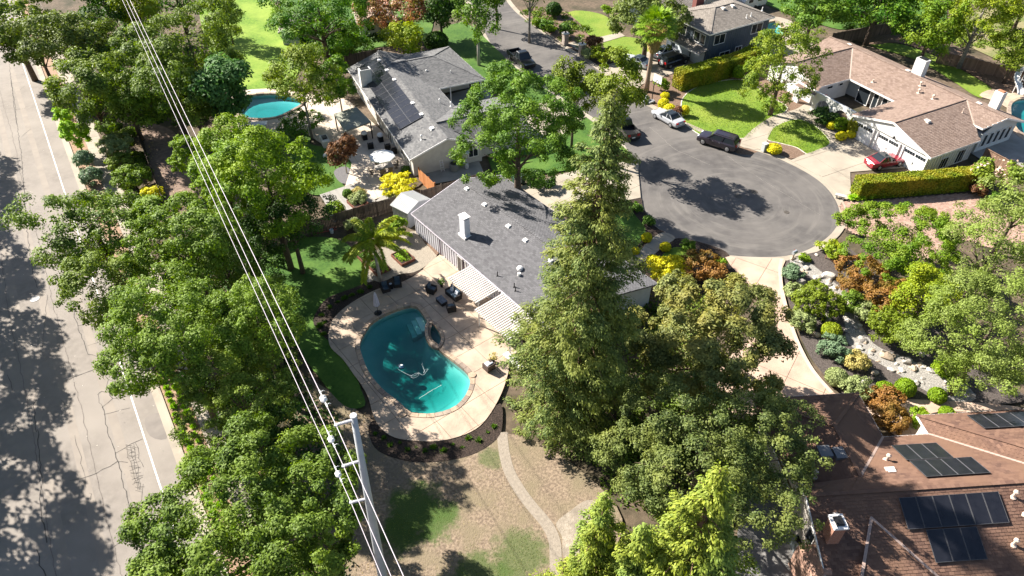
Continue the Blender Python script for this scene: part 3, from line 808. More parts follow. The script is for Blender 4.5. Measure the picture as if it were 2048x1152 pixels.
# ------------------------------------------------------------------ buildings
def brickmat(name, a, b, mortar, scale=6.0):
    m = bpy.data.materials.new(name); m.use_nodes = True
    t = m.node_tree; N, L = t.nodes, t.links
    bt = N.new('ShaderNodeTexBrick')
    bt.inputs['Color1'].default_value = (*a, 1); bt.inputs['Color2'].default_value = (*b, 1); bt.inputs['Mortar'].default_value = (*mortar, 1)
    bt.inputs['Scale'].default_value = scale; bt.inputs['Mortar Size'].default_value = .015
    tc = N.new('ShaderNodeTexCoord')
    mp = N.new('ShaderNodeMapping'); mp.inputs['Rotation'].default_value = (R(90), 0, 0)
    sx = N.new('ShaderNodeSeparateXYZ'); cb = N.new('ShaderNodeCombineXYZ'); ad = N.new('ShaderNodeMath')
    L.new(tc.outputs['Object'], sx.inputs[0]); L.new(sx.outputs[0], ad.inputs[0]); L.new(sx.outputs[1], ad.inputs[1])
    L.new(ad.outputs[0], cb.inputs[0]); L.new(sx.outputs[2], cb.inputs[1]); L.new(cb.outputs[0], bt.inputs['Vector'])
    L.new(bt.outputs[0], N['Principled BSDF'].inputs['Base Color']); N['Principled BSDF'].inputs['Roughness'].default_value = .9
    return m
M_glass = mat('window_glass', (.02, .025, .03), .08, spec=.6)
M_black = mat('black_metal', (.012, .012, .013), .45)
M_panel = mat('solar_cells', (.012, .013, .018), .18, (.018, .019, .025), 2, spec=.5)
M_alu = mat('aluminium', (.55, .55, .56), .4, metal=.6)
M_galv = mat('galvanised_metal', (.62, .62, .61), .5, (.5, .5, .5), 4)
SH_GREY = mat('charcoal_shingle', (.105, .103, .108), .9, (.092, .090, .095), 1.3, island=(.145, .142, .148), bump=.4, bscale=60)
SH_GREY2 = mat('ash_grey_shingle', (.12, .119, .121), .9, (.09, .09, .093), .8, island=(.18, .178, .176), bump=.4, bscale=60)
SH_BROWN = mat('brown_shingle', (.22, .155, .12), .9, (.175, .12, .095), 1.0, island=(.28, .205, .165), bump=.4, bscale=60)
SH_TAUPE = mat('taupe_shingle', (.20, .175, .15), .9, (.16, .14, .12), 1.0, island=(.25, .22, .19), bump=.4, bscale=60)
SH_RED = mat('reddish_brown_shingle', (.120, .066, .048), .9, (.088, .049, .038), .9, island=(.19, .110, .077), bump=.4, bscale=60, c3=(.175, .10, .066), scale3=.35)
class House:
    def __init__(s, name, label, O, u, cat='house', z0=2.6):
        s.u = Vector((u[0], u[1], 0)).normalized()
        s.w = Vector((s.u.y, -s.u.x, 0))          # to the right of u
        s.O = Vector((O.x, O.y, 0))
        s.root = thing(name, label, cat, (O.x, O.y, 0))
    def P(s, u, w, z=0.0):
        p = s.O + s.u * u + s.w * w
        return Vector((p.x, p.y, z))
    def uw(s, p):
        d = p - s.O
        return d.dot(s.u), d.dot(s.w)
    def rz(s):
        return math.atan2(s.u.y, s.u.x)
    def deck(s, faces, m, th=.14, name='roof'):
        """faces: lists of world points, eave edge first, outward winding"""
        mb = MB()
        for f in faces:
            n = len(f)
            mb.add(list(f) + [p - Vector((0, 0, th)) for p in f],
                   [tuple(range(n)), tuple(range(n, 2 * n))[::-1]] + [(i, n + i, n + (i + 1) % n, (i + 1) % n) for i in range(n)])
        o = mb.build(name, m, s.root, True)
        return o
    def shingles(s, faces, m, par, row=.19, tab=.34, lift=.03):
        V, F = [], []
        for f in faces:
            o = f[0]; u = (f[1] - f[0]).normalized()
            nn = Vector((0, 0, 0))
            for i in range(len(f)):
                a, b = f[i], f[(i + 1) % len(f)]
                nn += Vector(((a.y - b.y) * (a.z + b.z), (a.z - b.z) * (a.x + b.x), (a.x - b.x) * (a.y + b.y)))
            nn.normalize()
            if nn.z < 0: nn = -nn
            u = (u - nn * u.dot(nn)).normalized(); v = nn.cross(u)
            q = [((p - o).dot(u), (p - o).dot(v)) for p in f]
            x0, x1 = min(a for a, _ in q), max(a for a, _ in q)
            y0, y1 = min(b for _, b in q), max(b for _, b in q)
            j = 0; y = y0
            while y < y1:
                nx = int((x1 - x0) / tab) + 2
                xs = x0 + (np.arange(nx) - (.5 if j % 2 else 0) + rng.uniform(-.06, .06)) * tab
                ok = inside(xs + tab * .5, np.full(nx, y + row * .5), q) | (inside(xs + tab * .15, np.full(nx, y + row * .2), q) & inside(xs + tab * .85, np.full(nx, y + row * .2), q))
                for x in xs[ok]:
                    a, b = max(x + .012, x0), min(x + tab - .012, x1)
                    h = lift * random.uniform(.75, 1.15); e = random.uniform(-.008, .008)
                    k = len(V)
                    for (xx, yy, hh) in ((a, y + e, h), (b, y + e, h), (b, min(y + row + .02, y1), .006), (a, min(y + row + .02, y1), .006), (a, y + e, 0), (b, y + e, 0)):
                        V.append(o + u * xx + v * yy + nn * hh)
                    F.append((k, k + 1, k + 2, k + 3)); F.append((k + 4, k + 5, k + 1, k))
                y += row; j += 1
        mb = MB(); mb.add(V, F)
        ob = mb.build('shingle', m, par)
        off = WORLDLOC[s.root]
        me = ob.data
        me.transform(Matrix.Translation(-off))
        ob['kind'] = 'stuff'
        return ob
    def roof(s, faces, msh, mdeck=None, row=.19, tab=.34):
        d = s.deck(faces, mdeck or msh)
        s.shingles(faces, msh, d, row, tab)
        s.roofobj = d
        return d
    def caps(s, lines, m, w=.26, name='ridge_cap'):
        for a, b in lines:
            mb = MB()
            L = (b - a).length; n = max(1, int(L / .3))
            for i in range(n):
                p, q = a.lerp(b, i / n), a.lerp(b, (i + 1.15) / n)
                mb.beam(p + Vector((0, 0, .035)), q + Vector((0, 0, .055)), w, .03)
            o = mb.build(name, m, s.roofobj)
            o.data.transform(Matrix.Translation(-WORLDLOC[s.root]))
    def fascia(s, lines, m, h=.2, name='fascia'):
        for a, b in lines:
            mb = MB(); mb.beam(a - Vector((0, 0, h / 2 - .02)), b - Vector((0, 0, h / 2 - .02)), .05, h)
            mb.build(name, m, s.root, True)
    def wall(s, poly, z0, z1, m, name='wall'):
        mb = MB(); mb.prism([s.P(*p) for p in poly], z0, z1)
        return mb.build(name, m, s.root, True)
    def gable(s, a, b, c, th, m):
        """vertical triangular wall, a-b base, c top"""
        d = (b - a).normalized(); n = Vector((d.y, -d.x, 0)) * th
        mb = MB(); mb.add([a, b, c, a + n, b + n, c + n], [(0, 1, 2), (5, 4, 3), (0, 3, 4, 1), (1, 4, 5, 2), (2, 5, 3, 0)])
        mb.build('gable', m, s.root, True)
    def window(s, a, b, z0, z1, out, panes=2, mf=None, name='window'):
        """a,b base line of the opening on the wall, out = outward direction"""
        mf = mf or M_white
        out = out.normalized()
        a = Vector((a.x, a.y, 0)) + out * .03; b = Vector((b.x, b.y, 0)) + out * .03
        mb = MB(); t = .07
        up = Vector((0, 0, 1))
        A0, A1, B0, B1 = a + up * z0, a + up * z1, b + up * z0, b + up * z1
        for p, q in ((A0, B0), (A1, B1)): mb.beam(p, q, .10, t)
        for p, q in ((A0, A1), (B0, B1)): mb.beam(p, q, t, .10, up=out)
        fr = mb.build(name, mf, s.root, True)
        for i in range(panes):
            p, q = a.lerp(b, i / panes), a.lerp(b, (i + 1) / panes)
            mb = MB(); mb.beam(p + up * (z0 + z1) / 2, q + up * (z0 + z1) / 2, .03, z1 - z0 - .04)
            g = mb.build('pane', M_glass, fr); g.data.transform(Matrix.Translation(-WORLDLOC[s.root]))
            if i:
                mb = MB(); mb.beam(p + up * z0, p + up * z1, .05, .07, up=out)
                g = mb.build('mullion', mf, fr); g.data.transform(Matrix.Translation(-WORLDLOC[s.root]))
        return fr
    def part(s, mb, name, m, smooth=False):
        return mb.build(name, m, s.root, True, smooth)
    def vent(s, p, d=(.45, .35, .18), m=None, name='roof_vent'):
        mb = MB(); mb.box(p + Vector((0, 0, d[2] / 2)), d, s.rz()); mb.box(p + Vector((0, 0, .02)), (d[0] * 1.35, d[1] * 1.35, .03), s.rz())
        s.part(mb, name, m or M_white)
    def pipe(s, p, r=.06, h=.5, m=None, cap=False, name='vent_pipe'):
        mb = MB(); mb.lathe([(r * 2.6, -.02), (r * 1.2, .06), (r, .08), (r, h)] + ([(r * 1.8, h), (r * 1.8, h + .1), (r * .5, h + .2)] if cap else []), p, 10)
        s.part(mb, name, m or M_galv)
    def panel(s, p00, du, dv, nn, name='solar_panel', inset=.02, lift=.14):
        a = p00 + nn * lift
        mb = MB()
        q = [a + du * inset + dv * inset, a + du * (1 - inset) + dv * inset, a + du * (1 - inset) + dv * (1 - inset), a + du * inset + dv * (1 - inset)]
        mb.add(q + [k - nn * .04 for k in q], [(0, 1, 2, 3), (7, 6, 5, 4), (0, 4, 5, 1), (1, 5, 6, 2), (2, 6, 7, 3), (3, 7, 4, 0)])
        f = .022
        o = s.part(mb, name, M_panel)
        fm = MB()
        for i in range(4): fm.beam(q[i] + nn * .004, q[(i + 1) % 4] + nn * .004, f, .02, up=nn)
        g = fm.build('panel_frame', mat('panel_frame_grey', (.09, .09, .095), .5), o); g.data.transform(Matrix.Translation(-WORLDLOC[s.root]))
        return o

# ---- centre house
H = House('house', 'charcoal-roofed ranch house with grey battened rear wall beside the kidney pool', G(822, 427, 2.6), (.62, -.785))
HC = H
C = CP = lambda u, w, z: HC.P(u, -w, z)     # w away from the pool
ze, zr, LE, WR, WF = 2.6, 4.3, 23.0, 6.1, 11.6
fc = [[C(0, 0, ze), C(LE, 0, ze), C(LE, WR, zr), C(0, WR, zr)], [C(LE, WF, ze), C(0, WF, ze), C(0, WR, zr), C(LE, WR, zr)]]
H.roof(fc, SH_GREY)
H.caps([(C(0, WR, zr), C(LE, WR, zr))], SH_GREY)
M_violet = mat('lilac_white_gutter', (.62, .57, .64), .5)
H.fascia([(C(0, 0, ze), C(LE, 0, ze)), (C(LE, WF, ze), C(0, WF, ze)), (C(0, 0, ze), C(0, WR, zr)), (C(0, WF, ze), C(0, WR, zr)), (C(LE, 0, ze), C(LE, WR, zr))], M_violet, .16, 'gutter')
M_side = mat('pale_grey_siding', (.50, .50, .54), .7, (.44, .44, .48), 1.5)
H.wall([(.25, -.22), (LE - .3, -.22), (LE - .3, -WF + .5), (.25, -WF + .5)], 0, ze - .1, M_side)
for e in (.25, LE - .3):
    H.gable(C(e, .22, ze - .1), C(e, WF - .5, ze - .1), C(e, WR, zr - .15), .12 if e < 1 else -.12, M_side)
M_batt = mat('white_batten', (.66, .64, .68), .6)
for i in range(56):
    u = .35 + i * .40
    mb = MB(); mb.beam(C(u, .19, .1), C(u, .19, ze - .12), .05, .06, up=H.u)
    H.part(mb, 'batten', M_batt)
H.window(C(12.3, .2, 0), C(13.9, .2, 0), 1.9, 2.35, -nC, 2)
H.window(C(7.9, .2, 0), C(9.2, .2, 0), .1, 2.1, -nC, 2, name='sliding_door')
H.window(C(16.5, .2, 0), C(19.5, .2, 0), .1, 2.1, -nC, 3, name='sliding_door')
for u in (4.9, 8.9):
    mb = MB(); mb.beam(C(u, .12, .1), C(u, .12, 2.5), .09, .09); H.part(mb, 'downpipe', mat('plum_downpipe', (.16, .11, .15), .6))
mb = MB(); mb.box(C(6.9, 1.85, 3.95), (.85, .62, 2.3), H.rz()); ch = H.part(mb, 'chimney', mat('white_siding', (.62, .63, .66), .7, (.55, .56, .6), 2))
mb = MB(); mb.box(C(6.9, 1.85, 5.35), (1.0, .78, .06), H.rz()); mb.box(C(6.9, 1.85, 5.2), (.5, .4, .25), H.rz()); g = mb.build('chimney_cap', M_white, ch); g.data.transform(Matrix.Translation(-WORLDLOC[H.root]))
mb = MB(); mb.box(C(6.9, 1.85, 3.05), (1.15, .9, .35), H.rz()); g = mb.build('flashing', M_white, ch); g.data.transform(Matrix.Translation(-WORLDLOC[H.root]))
zs = lambda w: ze + (zr - ze) * w / WR
for u, w in ((1.9, 5.7), (5.2, 5.5), (9.4, 5.2), (12.1, 5.1), (15.8, 5.0)):
    H.vent(C(u, w, zs(w)), (.40, .34, .16))
mb = MB(); mb.lathe([(.28, 0), (.28, .14), (.3, .16), (.24, .28), (.1, .36)], C(14.4, 2.6, zs(2.6)), 14); H.part(mb, 'turbine_vent', M_white)
mb = MB(); mb.lathe([(.15, 0), (.15, .3)], C(14.9, 2.1, zs(2.1)), 12); H.part(mb, 'flue', M_white)
for u, w in ((13.4, .8), (15.6, 1.0), (16.0, .8)):
    H.pipe(C(u, w, zs(w)), .045, .5, M_black)
# pergolas on the rear wall
M_slat = mat('white_lattice_paint', (.64, .61, .58), .6, (.55, .52, .49), 3)
def pergola(label, u0, u1, wf, n):
    c = C((u0 + u1) / 2, -wf / 2, 0)
    T = thing('pergola', label, 'pergola', c)
    for i in range(n):
        u = u0 + (u1 - u0) * (i + .5) / n
        mb = MB(); mb.beam(C(u, -.02, 2.47), C(u, -wf - .25, 2.27), .10, .13)
        mb.build('slat', M_slat, T, True)
    for w, z in ((wf * .96, 2.15), (wf * .5, 2.25)):
        mb = MB(); mb.beam(C(u0, -w, z), C(u1, -w, z), .09, .14); mb.build('beam', M_slat, T, True)
    mb = MB(); mb.beam(C(u0 - .1, .12, 2.42), C(u1 + .1, .12, 2.42), .5, .06); mb.build('ledger', M_white, T, True)
    for u in (u0 + .2, u1 - .2):
        mb = MB(); mb.beam(C(u, -wf * .96, 0), C(u, -wf * .96, 2.12), .10, .10); mb.build('post', M_white, T, True)
pergola('white slatted patio cover shading the wicker sofa', 10.3, 14.7, 2.3, 17)
pergola('white slatted patio cover nearest the redwood tree', 15.2, 20.0, 2.9, 19)

# ---- grey house with solar panels
H = House('house', 'grey-roofed house with long black solar panels on its rear slope', G(820, 320, 2.6), (-.4255, .905))
Lp = H.P
ze, zr, LE, WR, WF = 2.6, 4.2, 26.6, 4.6, 9.3
fc = [[Lp(LE, 0, ze), Lp(0, 0, ze), Lp(0, WR, zr), Lp(LE, WR, zr)],
      [Lp(15.4, WF, ze), Lp(LE, WF, ze), Lp(LE, WR, zr), Lp(22, WR, zr)][0:0] or [Lp(9.9, WF, ze), Lp(15.4, WF, ze), Lp(22, WR, zr), Lp(4.1, WR, zr)],
      [Lp(15.4, WF, ze), Lp(15.4, 15.9, ze), Lp(22, 11, zr), Lp(22, WR, zr)],
      [Lp(15.4, 15.9, ze), Lp(27.6, 15.4, ze), Lp(22, 11, zr)],
      [Lp(27.6, 15.4, ze), Lp(27.6, WF - .5, ze), Lp(22, WR, zr), Lp(22, 11, zr)],
      [Lp(0, WF - .8, ze), Lp(4.1, WR, zr), Lp(0, WR, zr)],
      [Lp(.6, WF - .8, ze), Lp(.6, 15.5, ze), Lp(4.1, 15.5, zr), Lp(4.1, WR, zr)],
      [Lp(9.9, 15.5, ze), Lp(9.9, WF, ze), Lp(4.1, WR, zr), Lp(4.1, 15.5, zr)],
      [Lp(22, WR, zr), Lp(27.6, WF - .5, ze), Lp(LE, WF, ze), Lp(LE, WR, zr)]]
H.roof(fc, SH_GREY2)
H.caps([(Lp(0, WR, zr), Lp(LE, WR, zr)), (Lp(22, WR, zr), Lp(22, 11, zr)), (Lp(22, 11, zr), Lp(15.4, 15.9, ze)), (Lp(22, 11, zr), Lp(27.6, 15.4, ze)), (Lp(4.1, WR, zr), Lp(4.1, 15.5, zr))], SH_GREY2)
H.fascia([(Lp(0, 0, ze), Lp(LE, 0, ze)), (Lp(0, 0, ze), Lp(0, WR, zr)), (Lp(0, WR, zr), Lp(0, WF, ze)), (Lp(9.9, WF, ze), Lp(15.4, WF, ze)), (Lp(15.4, WF, ze), Lp(15.4, 15.9, ze)), (Lp(15.4, 15.9, ze), Lp(27.6, 15.4, ze)), (Lp(.6, WF - .8, ze), Lp(.6, 15.5, ze))], M_white, .2)
M_stucco = mat('off_white_stucco', (.52, .49, .44), .9, (.46, .43, .39), 2, bump=.2)
H.wall([(.35, .4), (LE - .3, .4), (LE - .3, WF - .4), (.35, WF - .4)], 0, ze - .12, M_stucco)
H.wall([(1.2, WF - .39), (9.3, WF - .39), (9.3, 15), (1.2, 15)], 0, ze - .12, M_stucco)
H.wall([(19, WF - .39), (27, WF - .39), (27, 15), (19, 15)], 0, ze - .12, M_stucco)
H.gable(Lp(.35, .4, ze - .12), Lp(.35, WF - .4, ze - .12), Lp(.35, WR, zr - .18), -.15, M_stucco)
H.gable(Lp(LE - .3, .4, ze - .12), Lp(LE - .3, WF - .4, ze - .12), Lp(LE - .3, WR, zr - .18), .15, M_stucco)
for (u, w) in ((15.7, 11.0), (15.7, 15.4)):
    mb = MB(); mb.beam(Lp(u, w, 0), Lp(u, w, 2.45), .16, .16); H.part(mb, 'porch_post', M_white)
ow = -H.w
for a, b, z0, z1 in ((1.4, 2.3, 1.1, 2.0), (3.6, 4.6, .9, 2.1), (6.2, 7.2, .3, 2.1), (8.4, 10.2, .1, 2.1), (13, 14.6, .1, 2.1), (17.5, 18.6, .9, 2.1)):
    H.window(Lp(a, .4, 0), Lp(b, .4, 0), z0, z1, ow, 2)
H.window(Lp(.35, 7.2, 0), Lp(.35, 8.4, 0), .9, 1.9, -H.u, 2)
mb = MB(); mb.beam(Lp(20.2, .9, 2.0), Lp(20.2, .9, 5.0), 1.5, .9, up=H.u); ch = H.part(mb, 'chimney', mat('white_brick', (.66, .65, .62), .8, (.58, .57, .54), 4))
mb = MB(); mb.box(Lp(20.2, .9, 5.02), (1.1, .6, .1), math.atan2(H.w.y, H.w.x)); g = mb.build('chimney_cap', M_black, ch); g.data.transform(Matrix.Translation(-WORLDLOC[H.root]))
k = (zr - ze) / WR
nn = Vector((-H.w.x * k, -H.w.y * k, 1)).normalized()
for i in range(14):            # long rear array: two rows of narrow black panels
    for j in range(2):
        u = 6.3 + i * 1.33; w = .95 + j * 1.5
        H.panel(Lp(u + 1.33, w, ze + k * w), Lp(u, w, ze + k * w) - Lp(u + 1.33, w, ze + k * w), H.w * 1.5 + Vector((0, 0, k * 1.5)), nn, inset=.004)
for u in (3.2, 6.9, 10.1, 17.3, 20.5, 24.0):
    H.vent(Lp(u, 3.95, ze + k * 3.95), (.5, .42, .2))
for u, w in ((10.5, 7.6), (9.2, 8.6), (8.3, 9.4), (2.4, 2.3), (19.2, 9), (18, 12)):
    H.pipe(Lp(u, w, 3.1 if w > 5 else ze + k * w), .07, .45, M_white, cap=w < 9.5)
# ---- brown-roofed house on the right
H = House('house', 'brown-shingled ranch house with three white garage doors and arched entry wall', G(1866, 315, 2.7), (.462, -.887))
Q = lambda u, v, z: H.P(u, -v, z)       # v away from the drive
ze, zr, WE, WRr = 2.7, 4.4, 7.5, 12.4
zm = lambda v: ze + (zr - ze) * (v - WE) / (WRr - WE)
gr = -5.8
xr = -.3
fc = [[Q(gr * 2, 0, ze), Q(gr, 0, zr), Q(gr, WRr, zr), Q(gr * 2, WE, ze)][0:0] or [Q(gr * 2, WE, ze), Q(gr * 2, -.35, ze), Q(gr, -.35, zr), Q(gr, WRr, zr)],
      [Q(0, -.35, ze), Q(0, 8.15, ze), Q(-2.2, 9.6, zm(9.4)), Q(gr, WRr, zr), Q(gr, -.35, zr)],
      [Q(-18.9, WE, ze), Q(gr * 2, WE, ze), Q(gr, WRr, zr), Q(-23.6, WRr, zr)],
      [Q(-2.9, 9.5, zm(9.5)), Q(-1.0, 9.6, zm(9.5)), Q(xr, WRr, zr), Q(gr, WRr, zr)],
      [Q(xr, WRr + 4.9, ze), Q(-27.8, WRr + 4.9, ze), Q(-27.8, WRr, zr), Q(xr, WRr, zr)],
      [Q(-18.9, 1.6, ze), Q(-18.9, WE, ze), Q(-23.6, WRr, zr), Q(-23.6, 1.6, zr)],
      [Q(-28.3, WE, ze), Q(-28.3, 1.6, ze), Q(-23.6, 1.6, zr), Q(-23.6, WRr, zr)],
      [Q(-27.8, WRr + .1, zr), Q(-28.3, WE, ze), Q(-23.6, WRr, zr)]]
H.roof(fc, SH_BROWN, row=.20, tab=.36)
H.caps([(Q(gr, -.35, zr), Q(gr, WRr, zr)), (Q(-27.8, WRr, zr), Q(xr, WRr, zr)), (Q(-23.6, 1.6, zr), Q(-23.6, WRr, zr))], SH_BROWN)
H.caps([(Q(gr, WRr, zr), Q(-2.2, 9.6, zm(9.5))), (Q(-18.9, WE, ze), Q(-23.6, WRr, zr))], mat('valley_metal', (.42, .34, .28), .6), .18, 'valley')
H.fascia([(Q(0, -.35, ze), Q(gr, -.35, zr)), (Q(gr, -.35, zr), Q(gr * 2, -.35, ze)), (Q(gr * 2, -.35, ze), Q(gr * 2, WE, ze)), (Q(-18.9, WE, ze), Q(gr * 2, WE, ze)), (Q(-18.9, 1.6, ze), Q(-18.9, WE, ze)), (Q(0, -.35, ze), Q(0, 8.15, ze)), (Q(-2.9, 9.5, zm(9.5)), Q(-1.0, 9.6, zm(9.5))), (Q(-1., 9.6, zm(9.5)), Q(xr, WRr, zr)), (Q(xr, WRr, zr), Q(xr, WRr + 4.9, ze))], M_white, .22)
M_wwall = mat('white_stucco', (.62, .61, .585), .85, (.56, .55, .53), 1.5)
H.wall([(gr * 2 + .4, 0), (-.4, 0), (-.4, -8), (gr * 2 + .4, -8)], 0, ze - .12, M_wwall)
H.gable(Q(-.4, 0, ze - .12), Q(gr * 2 + .4, 0, ze - .12), Q(gr, 0, zr - .2), -.15, M_wwall)
H.wall([(-27.3, -8.2), (-1.0, -10.0), (-1.0, -16.6), (-27.3, -16.6)], 0, ze - .12, M_wwall)
H.gable(Q(-1.0, 10.0, ze - .12), Q(-1.0, WRr + 4.2, ze - .12), Q(-1.0, WRr, zr - .2), .15, M_wwall)
H.wall([(-27.9, -2), (-19.3, -2), (-19.3, -8.19), (-27.9, -8.19)], 0, ze - .12, M_wwall)
H.gable(Q(-19.3, 2.0, ze - .12), Q(-27.9, 2.0, ze - .12), Q(-23.6, 2.0, zr - .2), -.15, M_wwall)
out = H.P(0, 1) - H.P(0, 0)
for d in range(3):              # three white carriage doors
    u0 = -11.0 + d * 3.75; u1 = u0 + 3.0
    mb = MB(); mb.beam(Q(u0, -.03, 1.12), Q(u1, -.03, 1.12), .06, 2.2)
    D = H.part(mb, 'garage_door', mat('garage_white', (.74, .735, .73), .55))
    for s_ in (u0 - .09, u1 + .09):
        mb = MB(); mb.beam(Q(s_, -.09, 0), Q(s_, -.09, 2.35), .14, .14); H.part(mb, 'door_trim', M_white)
    for w in range(8):
        a = u0 + .12 + (w // 4) * (.02 + 1.44) + (w % 4) * .34
        mb = MB(); mb.beam(Q(a, -.075, 1.97), Q(a + .27, -.075, 1.97), .03, .36)
        g = mb.build('door_pane', M_glass, D); g.data.transform(Matrix.Translation(-WORLDLOC[H.root]))
    for w in range(9):
        a = u0 + .05 + w * .363
        mb = MB(); mb.beam(Q(a, -.07, .05), Q(a, -.07, 1.7), .03, .03)
        g = mb.build('door_groove', M_white, D); g.data.transform(Matrix.Translation(-WORLDLOC[H.root]))
    mb = MB(); mb.box(Q((u0 + u1) / 2, -.10, 1.0), (.12, .12, .16), H.rz()); g = mb.build('handle', M_galv, D); g.data.transform(Matrix.Translation(-WORLDLOC[H.root]))
mb = MB(); mb.lathe([(.10, 0), (.14, .2), (.05, .32)], Q(gr + .6, -.2, 2.55), 8); H.part(mb, 'wall_lamp', M_black)
M_stripe = mat('grey_board_wall', (.55, .56, .56), .8)
for i in range(16):
    mb = MB(); mb.beam(Q(-.34, .4 + i * .5, .1), Q(-.34, .4 + i * .5, ze - .2), .05, .08); H.part(mb, 'batten', M_white)
H.window(Q(-.36, 2.5, 0), Q(-.36, 3.9, 0), .2, 1.6, H.u, 1); H.window(Q(-.36, 5.3, 0), Q(-.36, 6.7, 0), .2, 1.9, H.u, 1)
for i in range(5):
    H.window(Q(-.98, 10.6 + i * 1.1, 0), Q(-.98, 11.3 + i * 1.1, 0), .7, 2.3, H.u, 1)
for a, b in ((-17.5, -15.6), (-15.0, -14.2), (-13.6, -12.8)):
    H.window(Q(a, 8.18 - .0, 0), Q(b, 8.3 - .2, 0), .1, 2.2, out, 1)
H.window(Q(-19.28, 4.0, 0), Q(-19.28, 5.0, 0), 1.8, 2.2, H.u, 1); H.window(Q(-19.28, 6.2, 0), Q(-19.28, 6.9, 0), 1.8, 2.2, H.u, 1)
# arched entry wall
def arch_wall(u0, u1, v, h, arches):
    loop = [(u0, 0)]
    for c, r, sp in arches:
        loop += [(c - r, 0), (c - r, sp)] + [(c - r * math.cos(math.pi * k / 10), sp + r * math.sin(math.pi * k / 10)) for k in range(1, 10)] + [(c + r, sp), (c + r, 0)]
    loop += [(u1, 0), (u1, h), (u0, h)]
    mb = MB()
    n = len(loop)
    A = [Q(a, v, b) for a, b in loop]; B = [Q(a, v + .3, b) for a, b in loop]
    fs = [(i, (i + 1) % n, n + (i + 1) % n, n + i) for i in range(n)]
    for t in tessellate_polygon([[Vector((a, b, 0)) for a, b in loop]]):
        fs += [tuple(t), tuple(n + k for k in t[::-1])]
    mb.add(A + B, fs)
    H.part(mb, 'arcade_wall', M_wwall)
arch_wall(-21.5, -11.7, .55, 2.75, [(-19.4, 1.15, 1.0), (-16.4, 1.15, 1.0), (-13.4, 1.15, 1.0)])
mb = MB()
for i in range(9): mb.beam(Q(-14.4 + i * .25, .7, 0), Q(-14.4 + i * .25, .7, 1.5), .03, .03)
mb.beam(Q(-14.5, .7, 1.4), Q(-12.3, .7, 1.4), .04, .04); H.part(mb, 'iron_gate', M_black)
f2 = [[Q(-21.2, -.2, 2.55), Q(-17.6, -.2, 2.55), Q(-18.9, 2.2, 2.78), Q(-21.2, 2.2, 2.78)]]
d = H.deck(f2, SH_BROWN, name='porch_roof'); H.shingles(f2, SH_BROWN, d)
H.fascia([(Q(-21.2, -.2, 2.55), Q(-17.6, -.2, 2.55))], M_white)
mb = MB(); mb.box(Q(-14.2, 14.4, 4.2), (1.5, .9, 3.4), H.rz()); ch = H.part(mb, 'chimney', M_wwall)
mb = MB(); mb.box(Q(-14.2, 14.4, 5.95), (1.0, .6, .14), H.rz()); g = mb.build('chimney_cap', M_black, ch); g.data.transform(Matrix.Translation(-WORLDLOC[H.root]))
mb = MB(); mb.box(Q(-3.9, 15.6, 4.0), (1.1, .8, 3.0), H.rz()); ch = H.part(mb, 'chimney', M_wwall)
mb = MB(); mb.box(Q(-3.9, 15.6, 5.55), (.8, .5, .12), H.rz()); g = mb.build('chimney_cap', mat('terracotta', (.36, .16, .09), .8), ch); g.data.transform(Matrix.Translation(-WORLDLOC[H.root]))
M_tan = mat('tan_vent', (.55, .43, .35), .7)
for u, v in ((-11.4, 11.3), (-10.6, 10.2), (-8.6, 10.3), (-16.2, 8.6), (-22.2, 9.5)):
    H.pipe(Q(u, v, zm(min(v, 12))), .10, .4, M_tan, cap=u > -12)
for u, v in ((-24.5, 12.75), (-14.8, 12.9), (-4.4, 12.8)):
    H.vent(Q(u, v, zr - .15), (.55, .5, .2), mat('pale_vent', (.66, .60, .54), .6))
H.vent(Q(-4.6, 4.0, ze + .296 * 4.6 - .05), (.6, .5, .2), MATS['pale_vent'])
H.pipe(Q(-4.2, 9.8, 3.95), .05, .5, M_tan)

# ---- near house, lower right
H = House('house', 'reddish brown shingled house with black solar panels and a brick chimney', G(1616, 991, 5), (.9975, .071))
B = lambda u, v, z: H.P(u, -v, z)
ze, zr, W5 = 2.7, 5.0, 5.6
k5 = (zr - ze) / W5
zq = 2.7 + k5 * 4.1
fc = [[B(-.15, -W5 - 1, ze - k5), B(34, -W5 - 1, ze - k5), B(34, 0, zr), B(-.15, 0, zr)],
      [B(11.8, W5, ze), B(8.4, W5, ze), B(4.3, W5 - 4.1, zq), B(2.8, 0, zr), B(17.4, 0, zr)],
      [B(.2, 9.7, ze), B(.2, 1.6, ze), B(4.3, 1.5, zq), B(4.3, 5.6, zq)],
      [B(8.4, W5, ze), B(8.4, 9.7, ze), B(4.3, 5.6, zq), B(4.3, 1.5, zq)],
      [B(8.4, 9.7, ze), B(.2, 9.7, ze), B(4.3, 5.6, zq)],
      [B(.2, 1.6, ze + .9), B(-.15, 0, zr), B(2.8, 0, zr), B(4.3, 1.5, zq)],
      [B(11.8, 7.3, ze), B(11.8, W5, ze), B(17.4, 0, zr), B(17.4, 1.7, zr)],
      [B(34, 7.3, ze), B(11.8, 7.3, ze), B(17.4, 1.7, zr), B(34, 1.7, zr)],
      [B(34, 1.7, zr), B(17.4, 1.7, zr), B(17.4, 0, zr), B(34, 0, zr)]]
H.roof(fc, SH_RED, row=.20, tab=.36)
H.caps([(B(-.15, 0, zr), B(17.4, 0, zr)), (B(4.3, 5.6, zq), B(8.4, 9.7, ze)), (B(4.3, 5.6, zq), B(.2, 9.7, ze)), (B(4.3, 1.5, zq), B(4.3, 5.6, zq)), (B(17.4, 1.7, zr), B(11.8, 7.3, ze))], SH_RED)
M_val = mat('pink_valley_metal', (.34, .25, .21), .6)
H.caps([(B(4.3, 1.5, zq), B(8.4, W5, ze)), (B(11.8, W5, ze), B(17.4, 0, zr))], M_val, .16, 'valley')
